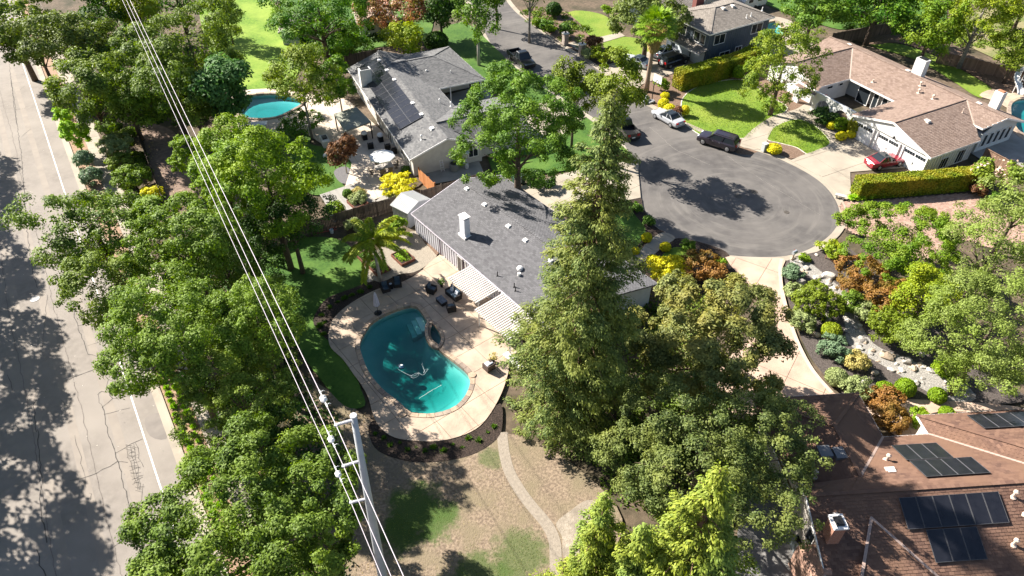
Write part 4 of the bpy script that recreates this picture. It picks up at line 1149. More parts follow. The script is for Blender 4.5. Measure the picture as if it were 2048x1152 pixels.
H.fascia([(B(8.4, 9.7, ze), B(.2, 9.7, ze)), (B(8.4, W5, ze), B(8.4, 9.7, ze)), (B(8.4, W5, ze), B(11.8, W5, ze)), (B(11.8, W5, ze), B(11.8, 7.3, ze)), (B(11.8, 7.3, ze), B(34, 7.3, ze)), (B(-.15, 0, zr), B(-.15, -W5 - 1, ze - k5)), (B(.2, 1.6, ze), B(.2, 9.7, ze)), (B(-.15, 0, zr), B(.2, 1.6, ze + .9))], M_white, .2)
# low projecting roof on the near slope
f2 = [[B(.9, -6.4, 2.95), B(7.6, -6.4, 2.95), B(3.6, -1.5, zr - k5 * 1.5 + .03)]]
d = H.deck(f2, SH_RED, th=.5, name='porch_roof'); H.shingles(f2, SH_RED, d, .2, .36)
rf = H.roofobj; H.roofobj = d
H.caps([(B(.9, -6.4, 2.97), B(3.6, -1.5, zr - k5 * 1.5 + .05)), (B(7.6, -6.4, 2.97), B(3.6, -1.5, zr - k5 * 1.5 + .05))], M_val, .18, 'valley'); H.roofobj = rf
M_cream = mat('cream_stucco', (.56, .51, .45), .85, (.50, .45, .40), 1.6)
H.wall([(.3, 6.1), (33, 6.1), (33, -5.2), (.3, -5.2)], 0, ze - .5, M_cream)
H.wall([(.7, -5.21), (8, -5.21), (8, -9.2), (.7, -9.2)], 0, ze - .12, M_cream)
H.wall([(12.2, -5.21), (33, -5.21), (33, -6.9), (12.2, -6.9)], 0, ze - .12, M_cream)
H.gable(B(.3, -6.1, ze - .5), B(.3, 5.2, ze - .5), B(.3, 0, zr - .2), .15, M_cream)
H.window(B(.28, -1.9, 0), B(.28, -1.1, 0), 2.0, 3.2, -H.u, 1)
M_brk = brickmat('red_brick', (.34, .13, .075), (.24, .09, .055), (.45, .38, .32), 5)
M_brk2 = brickmat('brown_brick', (.25, .13, .09), (.36, .21, .15), (.30, .24, .20), 4)
mb = MB(); mb.box(B(.75, -2.3, 4.7), (.75, .85, 1.9), H.rz()); ch = H.part(mb, 'chimney', M_brk)
mb = MB(); mb.box(B(.75, -2.3, 5.7), (.9, 1.0, .12), H.rz()); g = mb.build('chimney_cap', M_white, ch); g.data.transform(Matrix.Translation(-WORLDLOC[H.root]))
mb = MB(); mb.box(B(.75, -2.3, 5.82), (.5, .6, .14), H.rz()); g = mb.build('flue', M_black, ch); g.data.transform(Matrix.Translation(-WORLDLOC[H.root]))
mb = MB(); mb.prism([B(-.75, -2.0, 0), B(.28, -2.0, 0), B(.28, -4.9, 0), B(-.75, -4.9, 0)], 0, 2.6)
mb.add([B(-.75, -2.0, 2.6), B(.28, -2.0, 2.6), B(.28, -4.9, 2.6), B(-.75, -4.9, 2.6), B(-.2, -2.6, 3.4), B(.28, -2.6, 3.4), B(.28, -4.2, 3.4), B(-.2, -4.2, 3.4)], [(0, 4, 5, 1), (1, 5, 6, 2), (2, 6, 7, 3), (3, 7, 4, 0), (4, 7, 6, 5)])
H.part(mb, 'brick_breast', M_brk2)
nU = Vector((-H.w.x * k5, -H.w.y * k5, 0)) * -1 + Vector((0, 0, 1))   # slope facing away from the camera
up_n = ((-H.w) * k5 + Vector((0, 0, 1))).normalized()
dn_n = (H.w * k5 + Vector((0, 0, 1))).normalized()
def arr(u0, n, v0, v1, nn, zf, pw=1.09):
    for i in range(n):
        a = B(u0 + i * pw, v0, zf(v0)); b = B(u0 + (i + 1) * pw, v0, zf(v0)); c_ = B(u0 + i * pw, v1, zf(v1))
        if (b - a).cross(c_ - a).z < 0: a, b, c_ = b, a, B(u0 + (i + 1) * pw, v1, zf(v1))
        H.panel(a, b - a, c_ - a, nn)
zU = lambda v: zr - k5 * v
zD = lambda v: zr + k5 * v
arr(8.2, 3, 2.65, 4.4, up_n, zU); arr(8.3, 4, .85, 2.62, up_n, zU)
arr(5.65, 6, -2.25, -.45, dn_n, zD); arr(6.75, 3, -4.1, -2.29, dn_n, zD)
arr(15.2, 4, 5.0, 6.8, up_n, lambda v: ze + (7.3 - v) * k5)
for u, v in ((13.1, -.8), (13.4, -1.8), (12.0, -3.4), (13.5, -3.0), (7.0, 3.0), (1.7, 2.2)):
    H.pipe(B(u, v, (zU(v) if v > 0 else zD(v)) - (.5 if u < 2 else 0)), .09, .45, M_tan, cap=True)
H.vent(B(6.6, 1.9, zU(1.9)), (.5, .4, .15), MATS['pale_vent']); H.vent(B(1.4, -1.2, zD(-1.2)), (.3, .25, .12), MATS['pale_vent'])
for a, b in (((3.4, 3.0), (3.9, 3.9)), ((2.4, 3.2), (2.9, 4.1))):   # skylights
    mb = MB(); mb.prism([B(a[0], a[1], 0), B(b[0] + .35, a[1], 0), B(b[0] + .35, b[1], 0), B(a[0], b[1], 0)], 3.2, 4.35); H.part(mb, 'skylight', mat('skylight_dome', (.16, .16, .165), .3))

# ---- two-storey blue-grey house
H = House('house', 'two-storey slate blue house with taupe hip roof and white-trimmed windows', G(1420, 69.4, 5.2), (-.52, .854))
Bl = H.P
ze, zr = 5.2, 6.7
fc = [[Bl(9.3, 0, ze), Bl(0, 0, ze), Bl(4.6, 4.9, zr), Bl(4.7, 4.9, zr)], [Bl(0, 0, ze), Bl(0, 13, ze), Bl(4.6, 8.6, zr), Bl(4.6, 4.9, zr)],
      [Bl(0, 13, ze), Bl(9.3, 13, ze), Bl(4.6, 8.6, zr)], [Bl(9.3, 13, ze), Bl(9.3, 0, ze), Bl(4.6, 4.9, zr), Bl(4.6, 8.6, zr)]]
H.roof(fc, SH_TAUPE, row=.24, tab=.42)
H.caps([(Bl(0, 0, ze), Bl(4.6, 4.9, zr)), (Bl(4.6, 4.9, zr), Bl(4.6, 8.6, zr)), (Bl(0, 13, ze), Bl(4.6, 8.6, zr)), (Bl(9.3, 0, ze), Bl(4.6, 4.9, zr))], SH_TAUPE)
H.fascia([(Bl(9.3, 0, ze), Bl(0, 0, ze)), (Bl(0, 0, ze), Bl(0, 13, ze))], M_white, .2)
M_blue = mat('slate_blue_siding', (.085, .105, .13), .75, (.07, .088, .11), 1.2)
H.wall([(.45, .45), (8.9, .45), (8.9, 12.5), (.45, 12.5)], 0, ze - .12, M_blue)
M_blued = mat('slate_blue_batten', (.10, .122, .15), .75)
for i in range(26):
    mb = MB(); mb.beam(Bl(.41, .8 + i * .45, .1), Bl(.41, .8 + i * .45, ze - .25), .05, .06); H.part(mb, 'batten', M_blued)
for a, b, z0, z1 in ((1.5, 3.6, 3.2, 4.6), (8.9, 11.1, 3.3, 4.7), (3.2, 5.2, .6, 1.7), (6.3, 7.6, .8, 1.9)):
    H.window(Bl(.41, a, 0), Bl(.41, b, 0), z0, z1, -H.u, 2)
for a, b in ((1.1, 2.0), (2.2, 3.4), (5.1, 6.2), (6.4, 7.6)):
    H.window(Bl(a, .43, 0), Bl(b, .43, 0), 3.2, 4.6, -H.w, 1)
f2 = [[Bl(7.4, -1.3, 2.55), Bl(.1, -1.3, 2.55), Bl(.1, .4, 2.95), Bl(7.4, .4, 2.95)]]
d = H.deck(f2, SH_TAUPE, name='porch_roof'); H.shingles(f2, SH_TAUPE, d, .24, .42)
H.fascia([(Bl(7.4, -1.3, 2.55), Bl(.1, -1.3, 2.55))], M_white)
M_gd = mat('pale_blue_door', (.50, .54, .57), .6)
for a, b in ((.7, 3.4), (3.7, 6.9)):
    mb = MB(); mb.beam(Bl(a, .38, 1.15), Bl(b, .38, 1.15), .06, 2.3); H.part(mb, 'garage_door', M_gd)
for u, w in ((4.0, 6.0), (4.0, 7.9)):
    H.vent(Bl(u, w, 6.45), (.6, .5, .22), MATS['pale_vent'])
for u, w in ((1.2, 8.2), (1.3, 9.2), (1.8, 12)):
    H.pipe(Bl(u, w, ze + u * .32), .07, .5, M_white)

# ---- farther houses along the top edge
def far_house(name, label, px, u, L, W, ze, zr, msh, mw, hip=False, wins=3, z=None):
    global H
    H = House(name, label, G(*px), u)
    P = H.P
    if hip:
        fcs = [[P(L, 0, ze), P(0, 0, ze), P(W / 2, W / 2, zr), P(L - W / 2, W / 2, zr)], [P(0, 0, ze), P(0, W, ze), P(W / 2, W / 2, zr)],
               [P(0, W, ze), P(L, W, ze), P(L - W / 2, W / 2, zr), P(W / 2, W / 2, zr)], [P(L, W, ze), P(L, 0, ze), P(L - W / 2, W / 2, zr)]]
    else:
        fcs = [[P(L, 0, ze), P(0, 0, ze), P(0, W / 2, zr), P(L, W / 2, zr)], [P(0, W, ze), P(L, W, ze), P(L, W / 2, zr), P(0, W / 2, zr)]]
    H.roof(fcs, msh, row=.30, tab=.5)
    H.fascia([(P(L, 0, ze), P(0, 0, ze)), (P(0, W, ze), P(L, W, ze))], M_white)
    H.wall([(.4, .4), (L - .4, .4), (L - .4, W - .4), (.4, W - .4)], 0, ze - .12, mw)
    if not hip:
        H.gable(P(.4, .4, ze - .12), P(.4, W - .4, ze - .12), P(.4, W / 2, zr - .2), -.15, mw)
        H.gable(P(L - .4, .4, ze - .12), P(L - .4, W - .4, ze - .12), P(L - .4, W / 2, zr - .2), .15, mw)
    for i in range(wins):
        a = 1.5 + i * (L - 3) / wins
        H.window(P(a, .38, 0), P(a + 1.4, .38, 0), .9, 2.0, -H.w, 2)
        if W > 5 and i < 2:
            H.window(P(.38, 1.5 + i * 3, 0), P(.38, 2.7 + i * 3, 0), .9, 2.0, -H.u, 2)
    return H
far_house('outbuilding', 'small white-walled building with brown roof between green trees', (713, 47, 2.4), (-.25, .97), 9, 6.0, 2.4, 3.6, SH_BROWN, M_wwall, wins=2)
far_house('shed', 'white garden shed half hidden behind the tall green maple', (556, 66, 2.2), (-.2, .98), 4, 3.2, 2.2, 2.9, SH_TAUPE, M_wwall, wins=1)
far_house('house', 'beige-roofed house with a tall brick chimney behind the blue house', (1365, 12, 2.7), (-.55, .83), 13, 18, 2.7, 4.6, mat('sand_shingle', (.38, .31, .25), .9, (.32, .26, .21), 1, island=(.44, .37, .30)), M_stucco, wins=3)
mb = MB(); mb.box(G(1396, 8, 5.0), (1.4, 1.0, 3.6), .4); H.part(mb, 'chimney', mat('maroon_brick', (.16, .06, .05), .85))
far_house('house', 'grey-sided house at the head of the street behind shrubs', (1232, 8, 3.0), (.5, .86), 14, 12, 3.0, 4.8, SH_TAUPE, mat('grey_siding', (.42, .46, .50), .8), wins=4)

# ---- corrugated garden shed
S_ = House('garden_shed', 'grey metal shed with ribbed gable roof against the dark board fence', G(816, 427, 2.0), (-.785, .62), cat='shed')
M_shedw = mat('grey_shed_wall', (.34, .35, .36), .6); M_shedr = mat('pale_ribbed_roof', (.60, .60, .59), .5)
mb = MB(); mb.prism([S_.P(.1, .08), S_.P(2.4, .08), S_.P(2.4, 3.2), S_.P(.1, 3.2)], 0, 1.98); S_.part(mb, 'wall', M_shedw)
for e, t in ((.1, -.05), (2.4, .05)): S_.gable(S_.P(e, .08, 1.98), S_.P(e, 3.2, 1.98), S_.P(e, 1.64, 2.56), t, M_shedw)
for w0, w1 in ((-.08, 1.64), (3.36, 1.64)):
    mb = MB(); mb.add([S_.P(-.05, w0, 2.0), S_.P(2.55, w0, 2.0), S_.P(2.55, w1, 2.62), S_.P(-.05, w1, 2.62)] + [S_.P(-.05, w0, 1.96), S_.P(2.55, w0, 1.96), S_.P(2.55, w1, 2.58), S_.P(-.05, w1, 2.58)], [(0, 1, 2, 3), (7, 6, 5, 4), (0, 4, 5, 1), (1, 5, 6, 2), (2, 6, 7, 3), (3, 7, 4, 0)])
    rf = S_.part(mb, 'roof', M_shedr)
    mb = MB()
    for i in range(14): mb.beam(S_.P(.02 + i * .19, w0, 2.03), S_.P(.02 + i * .19, w1, 2.65), .05, .05)
    g = mb.build('rib', M_shedr, rf); g.data.transform(Matrix.Translation(-WORLDLOC[S_.root])); g['kind'] = 'stuff'
for i in range(11):
    mb = MB(); mb.beam(S_.P(.15 + i * .22, .06, .02), S_.P(.15 + i * .22, .06, 1.95), .04, .05); S_.part(mb, 'wall_rib', M_shedr)
# ------------------------------------------------------------------ vegetation
LF = {
 'oak':     leafmat('oak_leaf', (0.048, 0.083, 0.010), (0.196, 0.277, 0.037), (0.217, 0.285, 0.033)),
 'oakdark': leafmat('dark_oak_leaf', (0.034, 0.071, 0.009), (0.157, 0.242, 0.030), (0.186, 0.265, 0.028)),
 'oaklite': leafmat('light_oak_leaf', (0.062, 0.114, 0.010), (0.208, 0.312, 0.033), (0.179, 0.269, 0.024)),
 'grayoak': leafmat('grey_olive_leaf', (0.069, 0.092, 0.022), (0.203, 0.262, 0.059), (0.156, 0.207, 0.032)),
 'bright':  leafmat('bright_green_leaf', (0.062, 0.140, 0.005), (0.211, 0.331, 0.012), (0.234, 0.331, 0.010)),
 'pear':    leafmat('pear_leaf', (0.053, 0.121, 0.005), (0.164, 0.285, 0.015), (0.203, 0.276, 0.017)),
 'oakdeep': leafmat('deep_oak_leaf', (.040, .068, .016), (.17, .215, .055), (.21, .24, .055)),
 'olive':   leafmat('olive_oak_leaf', (.068, .088, .022), (.25, .275, .08), (.30, .27, .06)),
 'yellow':  leafmat('yellow_green_leaf', (0.163, 0.206, 0.007), (0.344, 0.405, 0.017), (0.156, 0.248, 0.011)),
 'ash':     leafmat('ash_leaf', (0.038, 0.103, 0.007), (0.133, 0.248, 0.019), (0.172, 0.276, 0.024)),
 'maple':   leafmat('maple_leaf', (0.024, 0.098, 0.005), (0.087, 0.228, 0.011), (0.176, 0.285, 0.011)),
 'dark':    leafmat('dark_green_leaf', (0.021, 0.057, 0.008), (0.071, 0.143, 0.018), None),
 'willow':  leafmat('blue_green_leaf', (0.043, 0.111, 0.028), (0.145, 0.278, 0.074), (0.092, 0.204, 0.046)),
 'pist':    leafmat('pistache_leaf', (0.062, 0.114, 0.007), (0.196, 0.285, 0.022), (0.234, 0.285, 0.019)),
 'cyp':     leafmat('olive_yellow_leaf', (0.081, 0.118, 0.006), (0.227, 0.294, 0.017), (0.149, 0.202, 0.011)),
 'redwood': leafmat('redwood_needle', (.060, .105, .028), (.235, .29, .072), (.25, .27, .05), scale=.25),
 'lime':    leafmat('young_redwood_needle', (.14, .19, .018), (.34, .385, .05), (.19, .28, .06), scale=.3),
 'deodar':  leafmat('pale_needle', (0.092, 0.131, 0.022), (0.271, 0.335, 0.080), (0.197, 0.267, 0.040)),
 'pink':    leafmat('crape_myrtle_leaf', (0.101, 0.137, 0.013), (0.378, 0.200, 0.066), (0.521, 0.228, 0.149), scale=.8),
 'plum':    leafmat('plum_leaf', (0.090, 0.037, 0.022), (0.240, 0.116, 0.055), (0.165, 0.093, 0.033)),
 'orange':  leafmat('rusty_leaf', (.22, .10, .025), (.36, .19, .05), (.17, .12, .02)),
 'gold':    leafmat('golden_leaf', (0.620, 0.527, 0.011), (0.620, 0.620, 0.022), None),
 'sage':    leafmat('grey_sage_leaf', (0.168, 0.205, 0.075), (0.360, 0.419, 0.165), None),
 'juni':    leafmat('blue_green_juniper', (.09, .15, .075), (.20, .29, .16), None),
 'topi':    leafmat('clipped_green_leaf', (0.102, 0.182, 0.005), (0.234, 0.357, 0.012), None),
 'hedge':   leafmat('hedge_leaf', (0.094, 0.143, 0.007), (0.281, 0.328, 0.015), (0.352, 0.300, 0.024), scale=.5),
 'tuft':    leafmat('fresh_tuft_leaf', (0.195, 0.372, 0.012), (0.377, 0.589, 0.032), None),
 'straw':   leafmat('dry_tuft_leaf', (0.330, 0.279, 0.088), (0.510, 0.434, 0.143), None),
 'fan':     leafmat('fan_palm_leaf', (0.106, 0.213, 0.012), (0.281, 0.399, 0.036), None),
 'queen':   leafmat('queen_palm_leaf', (.13, .22, .014), (.38, .46, .035), (.36, .38, .02), scale=.5),
 'deadf':   leafmat('dead_frond', (0.360, 0.264, 0.099), (0.570, 0.449, 0.187), None),
 'rose':    leafmat('rose_leaf', (0.047, 0.114, 0.010), (0.140, 0.257, 0.027), None),
 'blossom': leafmat('pink_blossom', (0.620, 0.310, 0.286), (0.620, 0.558, 0.418), None),
}
M_bark = mat('brown_bark', (.13, .095, .07), .95, (.075, .055, .042), 4, bump=.7, bscale=14, coord='obj')
M_barkg = mat('grey_bark', (.26, .235, .205), .95, (.16, .145, .125), 4, bump=.5, bscale=14, coord='obj')
M_barkr = mat('red_bark', (.19, .11, .075), .95, (.11, .065, .045), 4, bump=.7, bscale=12, coord='obj')
M_barkw = mat('pale_bark', (.48, .44, .38), .9, (.34, .30, .26), 5, coord='obj')

def rdirs(n):
    d = rng.normal(size=(n, 3)); return d / np.linalg.norm(d, axis=1, keepdims=True)
def broad(Rr, b, n, leaf, clump=.42, nb=None, tuft=16, ts=1.7, flat=.35, bottom=-.55, sub=None, fill=.07):
    """leaf centres and normals of a lumpy crown centred on the origin: limbs' masses > clumps > leaves"""
    nb = nb or int(np.clip(14 + Rr * 2.2, 10, 34))
    i = np.arange(nb) + .5
    zz = 1 - (1 - bottom) * i / nb
    ph = i * 2.399963 + rng.uniform(0, 6.28) + rng.normal(0, .25, nb)
    rr = np.sqrt(np.clip(1 - zz * zz, .02, 1))
    k = rng.uniform(.50, .88, nb)
    E = np.array([Rr, Rr, b])
    Bc = np.stack([np.cos(ph) * rr, np.sin(ph) * rr, zz], 1) * k[:, None] * E
    br = rng.uniform(.6, 1.25, nb) * clump * 1.0
    Bc = np.vstack([Bc, [[0, 0, b * .16]]]); br = np.append(br, .60)
    rs = sub or leaf * 2.3
    area = 4 * math.pi * ((Rr * Rr) ** .8 + 2 * (Rr * b) ** .8) / 3
    ns = int(np.clip(1.25 * area / (math.pi * rs * rs), 14, 900))
    pr = br ** 2; pr /= pr.sum()
    bi = rng.choice(len(br), size=ns * 4, p=pr)
    d = rdirs(len(bi)); d[:, 2] = np.abs(d[:, 2]) * np.where(rng.random(len(bi)) < .76, 1, -1)
    pos = Bc[bi] + d * (br[bi] * rng.uniform(.72, 1.12, len(bi)))[:, None] * E
    dist = np.linalg.norm((pos[:, None, :] - Bc[None]) / (br[None, :, None] * E), axis=2)
    dist[np.arange(len(bi)), bi] = 9
    keep = np.where(dist.min(1) > .82)[0][:ns]
    if len(keep) < ns * .5:
        keep = np.argsort(-dist.min(1))[:ns]
    tp, td = pos[keep], d[keep]
    sr = rs * rng.uniform(.55, 1.35, len(tp))
    w = sr ** 2; w /= w.sum()
    ti = rng.choice(len(tp), size=n, p=w)
    dd = rdirs(n) + td[ti] * .55 + np.array([0, 0, .25])
    dd /= np.linalg.norm(dd, axis=1, keepdims=True)
    C = tp[ti] + dd * (sr[ti] * rng.uniform(.45, 1.12, n))[:, None] * np.array([1.1, 1.1, .85]) + rng.normal(size=(n, 3)) * leaf * .22
    nf = int(n * fill)                      # leaves deeper in the crown
    fd = rdirs(nf); fd[:, 2] = np.abs(fd[:, 2]) * np.where(rng.random(nf) < .8, 1, -.6)
    C[:nf] = fd * E * rng.uniform(.35, .78, nf)[:, None]; dd[:nf] = fd
    for ax, lim in ((0, Rr), (1, Rr), (2, b)):
        lo_, hi_ = np.percentile(C[:, ax], (1.5, 98.5))
        m_ = (lo_ + hi_) / 2 if ax < 2 else 0
        f_ = 2 * lim / (hi_ - lo_) if ax < 2 else lim / hi_
        f_ = min(f_, 1.35)
        C[:, ax] = (C[:, ax] - m_) * f_; Bc[:, ax] = (Bc[:, ax] - m_) * f_
    N = dd * .85 + td[ti] * .25 + np.array([0, 0, flat]) + rng.normal(size=(n, 3)) * .42
    return C, N, Bc
def trunk_mesh(Rr, zc, b, r0, blobs, m, lean=(0, 0), n=7):
    mb = MB()
    P = [Vector((0, 0, -.1)), Vector((lean[0] * .2, lean[1] * .2, zc * .35)), Vector((lean[0] * .6, lean[1] * .6, zc * .72)), Vector((lean[0], lean[1], zc + b * .3))]
    mb.tube(P, [r0 * 1.25, r0, r0 * .7, r0 * .25], 8)
    for k in np.argsort(blobs[:, 2])[:min(len(blobs), 10)]:
        q = Vector(blobs[k]) + Vector((lean[0], lean[1], zc))
        a = P[1].lerp(P[2], random.uniform(.3, 1))
        mid = a.lerp(q, .5) + Vector((0, 0, .25))
        mb.tube([a, mid, q], [r0 * .36, r0 * .22, r0 * .06], 5)
    return mb
def fit(bbox, zb, flatmin=.4):
    x0, y0, x1, y1 = bbox
    cx, cy, w, h = (x0 + x1) / 2, (y0 + y1) / 2, x1 - x0, y1 - y0
    zc = zb + 2
    for _ in range(12):
        p = G(cx, cy, zc); d = depth(p)
        Rr = w / 2 * d / FPX; A = h / 2 * d / FPX
        v = Vector((p.x, p.y, zc - CAMH)).normalized()
        sa = -v.z; ca = math.sqrt(1 - sa * sa)
        b = math.sqrt(max(A * A - (Rr * sa) ** 2, (flatmin * Rr) ** 2)) / ca
        b = min(b, 1.6 * Rr)
        zc = .5 * zc + .5 * (zb + b)
    return p, d, Rr, b, zc
LEAFN = [0]
def tree(sp, bbox, zb, label, name='tree', cat='tree', dens=.48, leafpx=5.3, clump=.44, bark=None, r0=None, group=None, nb=None, lean=(0, 0), ts=1.7, fruit=None, nmax=75000, fill=.07):
    p, d, Rr, b, zc = fit(bbox, zb)
    leaf = leafpx * rng.uniform(.85, 1.15) * d / FPX
    clump = clump * rng.uniform(.82, 1.15)
    sub = leaf * rng.uniform(2.0, 3.6)
    n = int(np.clip(dens * (bbox[2] - bbox[0]) * (bbox[3] - bbox[1]), 2500, nmax))
    LEAFN[0] += n
    T = thing(name, label, cat, (p.x, p.y, 0), group=group)
    Rr *= .97; b *= .97
    C, N, Bc = broad(Rr, b, n, leaf, clump, nb, ts=ts, sub=sub, fill=fill)
    C = C + np.array([0, 0, zc])
    ok = C[:, 2] > .1
    me = leafmesh('crown', C[ok], N[ok], leaf * rng.uniform(.75, 1.3, ok.sum()), leaf * .55, LF[sp])
    o = link('crown', me, T)
    mb = trunk_mesh(Rr, zc, b, r0 or max(.10, Rr * .06), Bc, bark)
    mb.build('trunk', bark or M_bark, T, smooth=True)
    if fruit:
        k = n // 12
        C2, N2, _ = broad(Rr * 1.03, b * 1.03, k, leaf, clump, nb)
        C2 = C2 + np.array([0, 0, zc]); ok = C2[:, 2] > zc - b * .2
        link('blossom', leafmesh('blossom', C2[ok], N2[ok], leaf * .9, leaf * .8, LF[fruit]), T)
    return T
def shrub(sp, bbox, label, name='shrub', cat='shrub', dens=1.5, leafpx=5.5, clump=.62, nb=8, group=None, zb=0.0, ts=1.2, tight=False):
    """a plant on the ground: crown and a short stem"""
    x0, y0, x1, y1 = bbox
    p, d, Rr, b, zc = fit(bbox, zb, .5)
    leaf = leafpx * d / FPX
    n = int(np.clip(dens * (x1 - x0) * (y1 - y0), 300, 6500))
    LEAFN[0] += n
    T = thing(name, label, cat, (p.x, p.y, 0), group=group)
    if tight:
        dd = rdirs(n); dd[:, 2] = np.where(dd[:, 2] < -.5, -dd[:, 2], dd[:, 2])
        C = dd * np.array([Rr, Rr, b]) * rng.uniform(.88, 1.03, n)[:, None]
        N = dd + rng.normal(size=(n, 3)) * .45
        mb = MB(); mb.lathe([(.02, -b * .8), (Rr * .6, -b * .5), (Rr * .82, 0), (Rr * .6, b * .55), (.05, b * .8)], (0, 0, zc), 10); mb.build('inner_twigs', M_bark, T)
    else:
        C, N, Bc = broad(Rr, b, n, leaf, clump, nb, bottom=-.2, sub=leaf * 1.7, fill=.04)
    C = C + np.array([0, 0, zc])
    ok = C[:, 2] > .02
    link('foliage', leafmesh('foliage', C[ok], N[ok], leaf * rng.uniform(.75, 1.3, ok.sum()), leaf * .6, LF[sp]), T)
    mb = MB(); mb.tube([(0, 0, -.05), (0, 0, zc)], [max(.03, Rr * .08), .02], 5); mb.build('stem', M_bark, T)
    return T
def conifer(sp, base, H_, R0, label, seed, n=42000, leaf=.34, zlow=1.0, power=.75, name='redwood_tree', spray=15, droop=.28, lean=(0, 0), bark=None, wild=1.0, per=9, pad=.27):
    r = np.random.default_rng(seed)
    T = thing(name, label, 'tree', (base.x, base.y, 0))
    nbr = int(H_ * per)
    hs = zlow + (H_ - zlow) * (np.arange(nbr) + r.random(nbr)) / nbr
    az = np.arange(nbr) * 2.399963 + r.normal(0, .3, nbr)
    Ls = R0 * (1 - (hs - zlow) / (H_ - zlow)) ** power * r.uniform(1 - .38 * wild, 1.12, nbr) + .12
    Ls *= np.clip(.72 + .5 * np.sin(hs * 1.1 + az * 1.0 + seed) ** 2, .6, 1.1)
    Cs, Ns, Al = [], [], []
    tm = MB()
    tm.tube([(0, 0, -.1), (lean[0] * .3, lean[1] * .3, H_ * .4), (lean[0] * .8, lean[1] * .8, H_ * .8), (lean[0], lean[1], H_)], [R0 * .11, R0 * .085, R0 * .03, .02], 8)
    w = Ls ** 1.25; w /= w.sum()
    for i in range(nbr):
        k = max(12, int(n * w[i]))
        L = Ls[i]; h = hs[i]
        ca, sa_ = math.cos(az[i]), math.sin(az[i])
        f = h / H_
        ox, oy = lean[0] * f, lean[1] * f
        up = .25 if h > H_ * .8 else (.05 if h > H_ * .4 else -.08)
        bend = droop * r.uniform(.6, 1.4)
        q = [Vector((ox + ca * L * t, oy + sa_ * L * t, h + up * L * t - bend * L * t * t)) for t in (0, .5, 1)]
        if L > .8: tm.tube(q, [.05 * L / R0 + .015, .03, .012], 4, cap=False)
        nl = max(2, int(L * 2.6))                         # needle pads along the bough
        t_ = np.clip(.22 + .80 * (np.arange(nl) + r.random(nl)) / nl, .15, 1.04)
        side = r.normal(0, 1, nl) * L * .17 * (1.2 - t_ * .7)
        pc = np.stack([ox + ca * L * t_ - sa_ * side, oy + sa_ * L * t_ + ca * side, h + up * L * t_ - bend * L * t_ ** 2 + r.normal(0, .08, nl)], 1)
        pr_ = (.26 + .34 * r.random(nl)) * (.62 + .38 * min(1, L / 3)) * (pad / .27)
        ww = pr_ ** 2 * (.55 + t_); ww /= ww.sum()
        idx = r.choice(nl, size=k, p=ww)
        dd = r.normal(size=(k, 3)); dd /= np.linalg.norm(dd, axis=1, keepdims=True)
        dd[:, 2] = np.where(dd[:, 2] < -.35, -dd[:, 2], dd[:, 2])
        C = pc[idx] + dd * (pr_[idx] * r.uniform(.35, 1.1, k))[:, None] * np.array([1.15, 1.15, .62])
        dirs = np.stack([np.full(k, ca) * .8 + dd[:, 0] * .9, np.full(k, sa_) * .8 + dd[:, 1] * .9, -.25 + dd[:, 2] * .4], 1)
        Nn = dd * .8 + np.stack([ca * .2 + r.normal(0, .35, k), sa_ * .2 + r.normal(0, .35, k), np.full(k, .55)], 1)
        Cs.append(C); Ns.append(Nn); Al.append(dirs)
    C = np.vstack(Cs); N = np.vstack(Ns); A = np.vstack(Al)
    ok = C[:, 2] > .1
    LEAFN[0] += int(ok.sum())
    link('crown', leafmesh('crown', C[ok], N[ok], leaf * r.uniform(.7, 1.3, ok.sum()), leaf * .42, LF[sp], along=A[ok]), T)
    tm.build('trunk', bark or M_barkr, T, smooth=True)
    return T
def hedge(label, path, w, h, sp, dens=520, leaf=.16, ends=True, wob=.05):
    """clipped hedge along a path"""
    T = thing('hedge', label, 'hedge', (path[0].x, path[0].y, 0))
    o = path[0]
    C, N = [], []
    core = MB()
    for a, b in zip(path[:-1], path[1:]):
        d = (b - a); L = d.length; d.normalize(); s = Vector((-d.y, d.x, 0))
        core.beam(a - o + Vector((0, 0, h * .47)), b - o + Vector((0, 0, h * .47)), w * .86, h * .92)
        for (area, fn) in ((L * w, 't'), (L * h, 'l'), (L * h, 'r'), (w * h, 'a'), (w * h, 'b')):
            n = int(area * dens)
            u, v = rng.random(n), rng.random(n)
            j = rng.normal(0, .045, n)
            if fn == 't': q = [a + d * (x * L) + s * (y - .5) * w + Vector((0, 0, h + k + wob * math.sin(x * L * 1.3))) for x, y, k in zip(u, v, j)]; nn = (0, 0, 1)
            elif fn in 'lr':
                sg = 1 if fn == 'l' else -1
                q = [a + d * (x * L) + s * sg * (w / 2 + k) + Vector((0, 0, y * h)) for x, y, k in zip(u, v, j)]; nn = tuple(s * sg)
            else:
                e, sg = (a, -1) if fn == 'a' else (b, 1)
                q = [e + d * (sg * k) + s * (x - .5) * w + Vector((0, 0, y * h)) for x, y, k in zip(u, v, j)]; nn = tuple(d * sg)
            if n:
                C.append(np.array([(p.x - o.x, p.y - o.y, p.z) for p in q])); N.append(np.array([nn] * n) + rng.normal(size=(n, 3)) * .5)
    C = np.vstack(C); N = np.vstack(N); LEAFN[0] += len(C)
    link('foliage', leafmesh('foliage', C, N, leaf * rng.uniform(.7, 1.3, len(C)), leaf * .65, LF[sp]), T)
    core.build('inner_branches', M_bark, T)
    return T

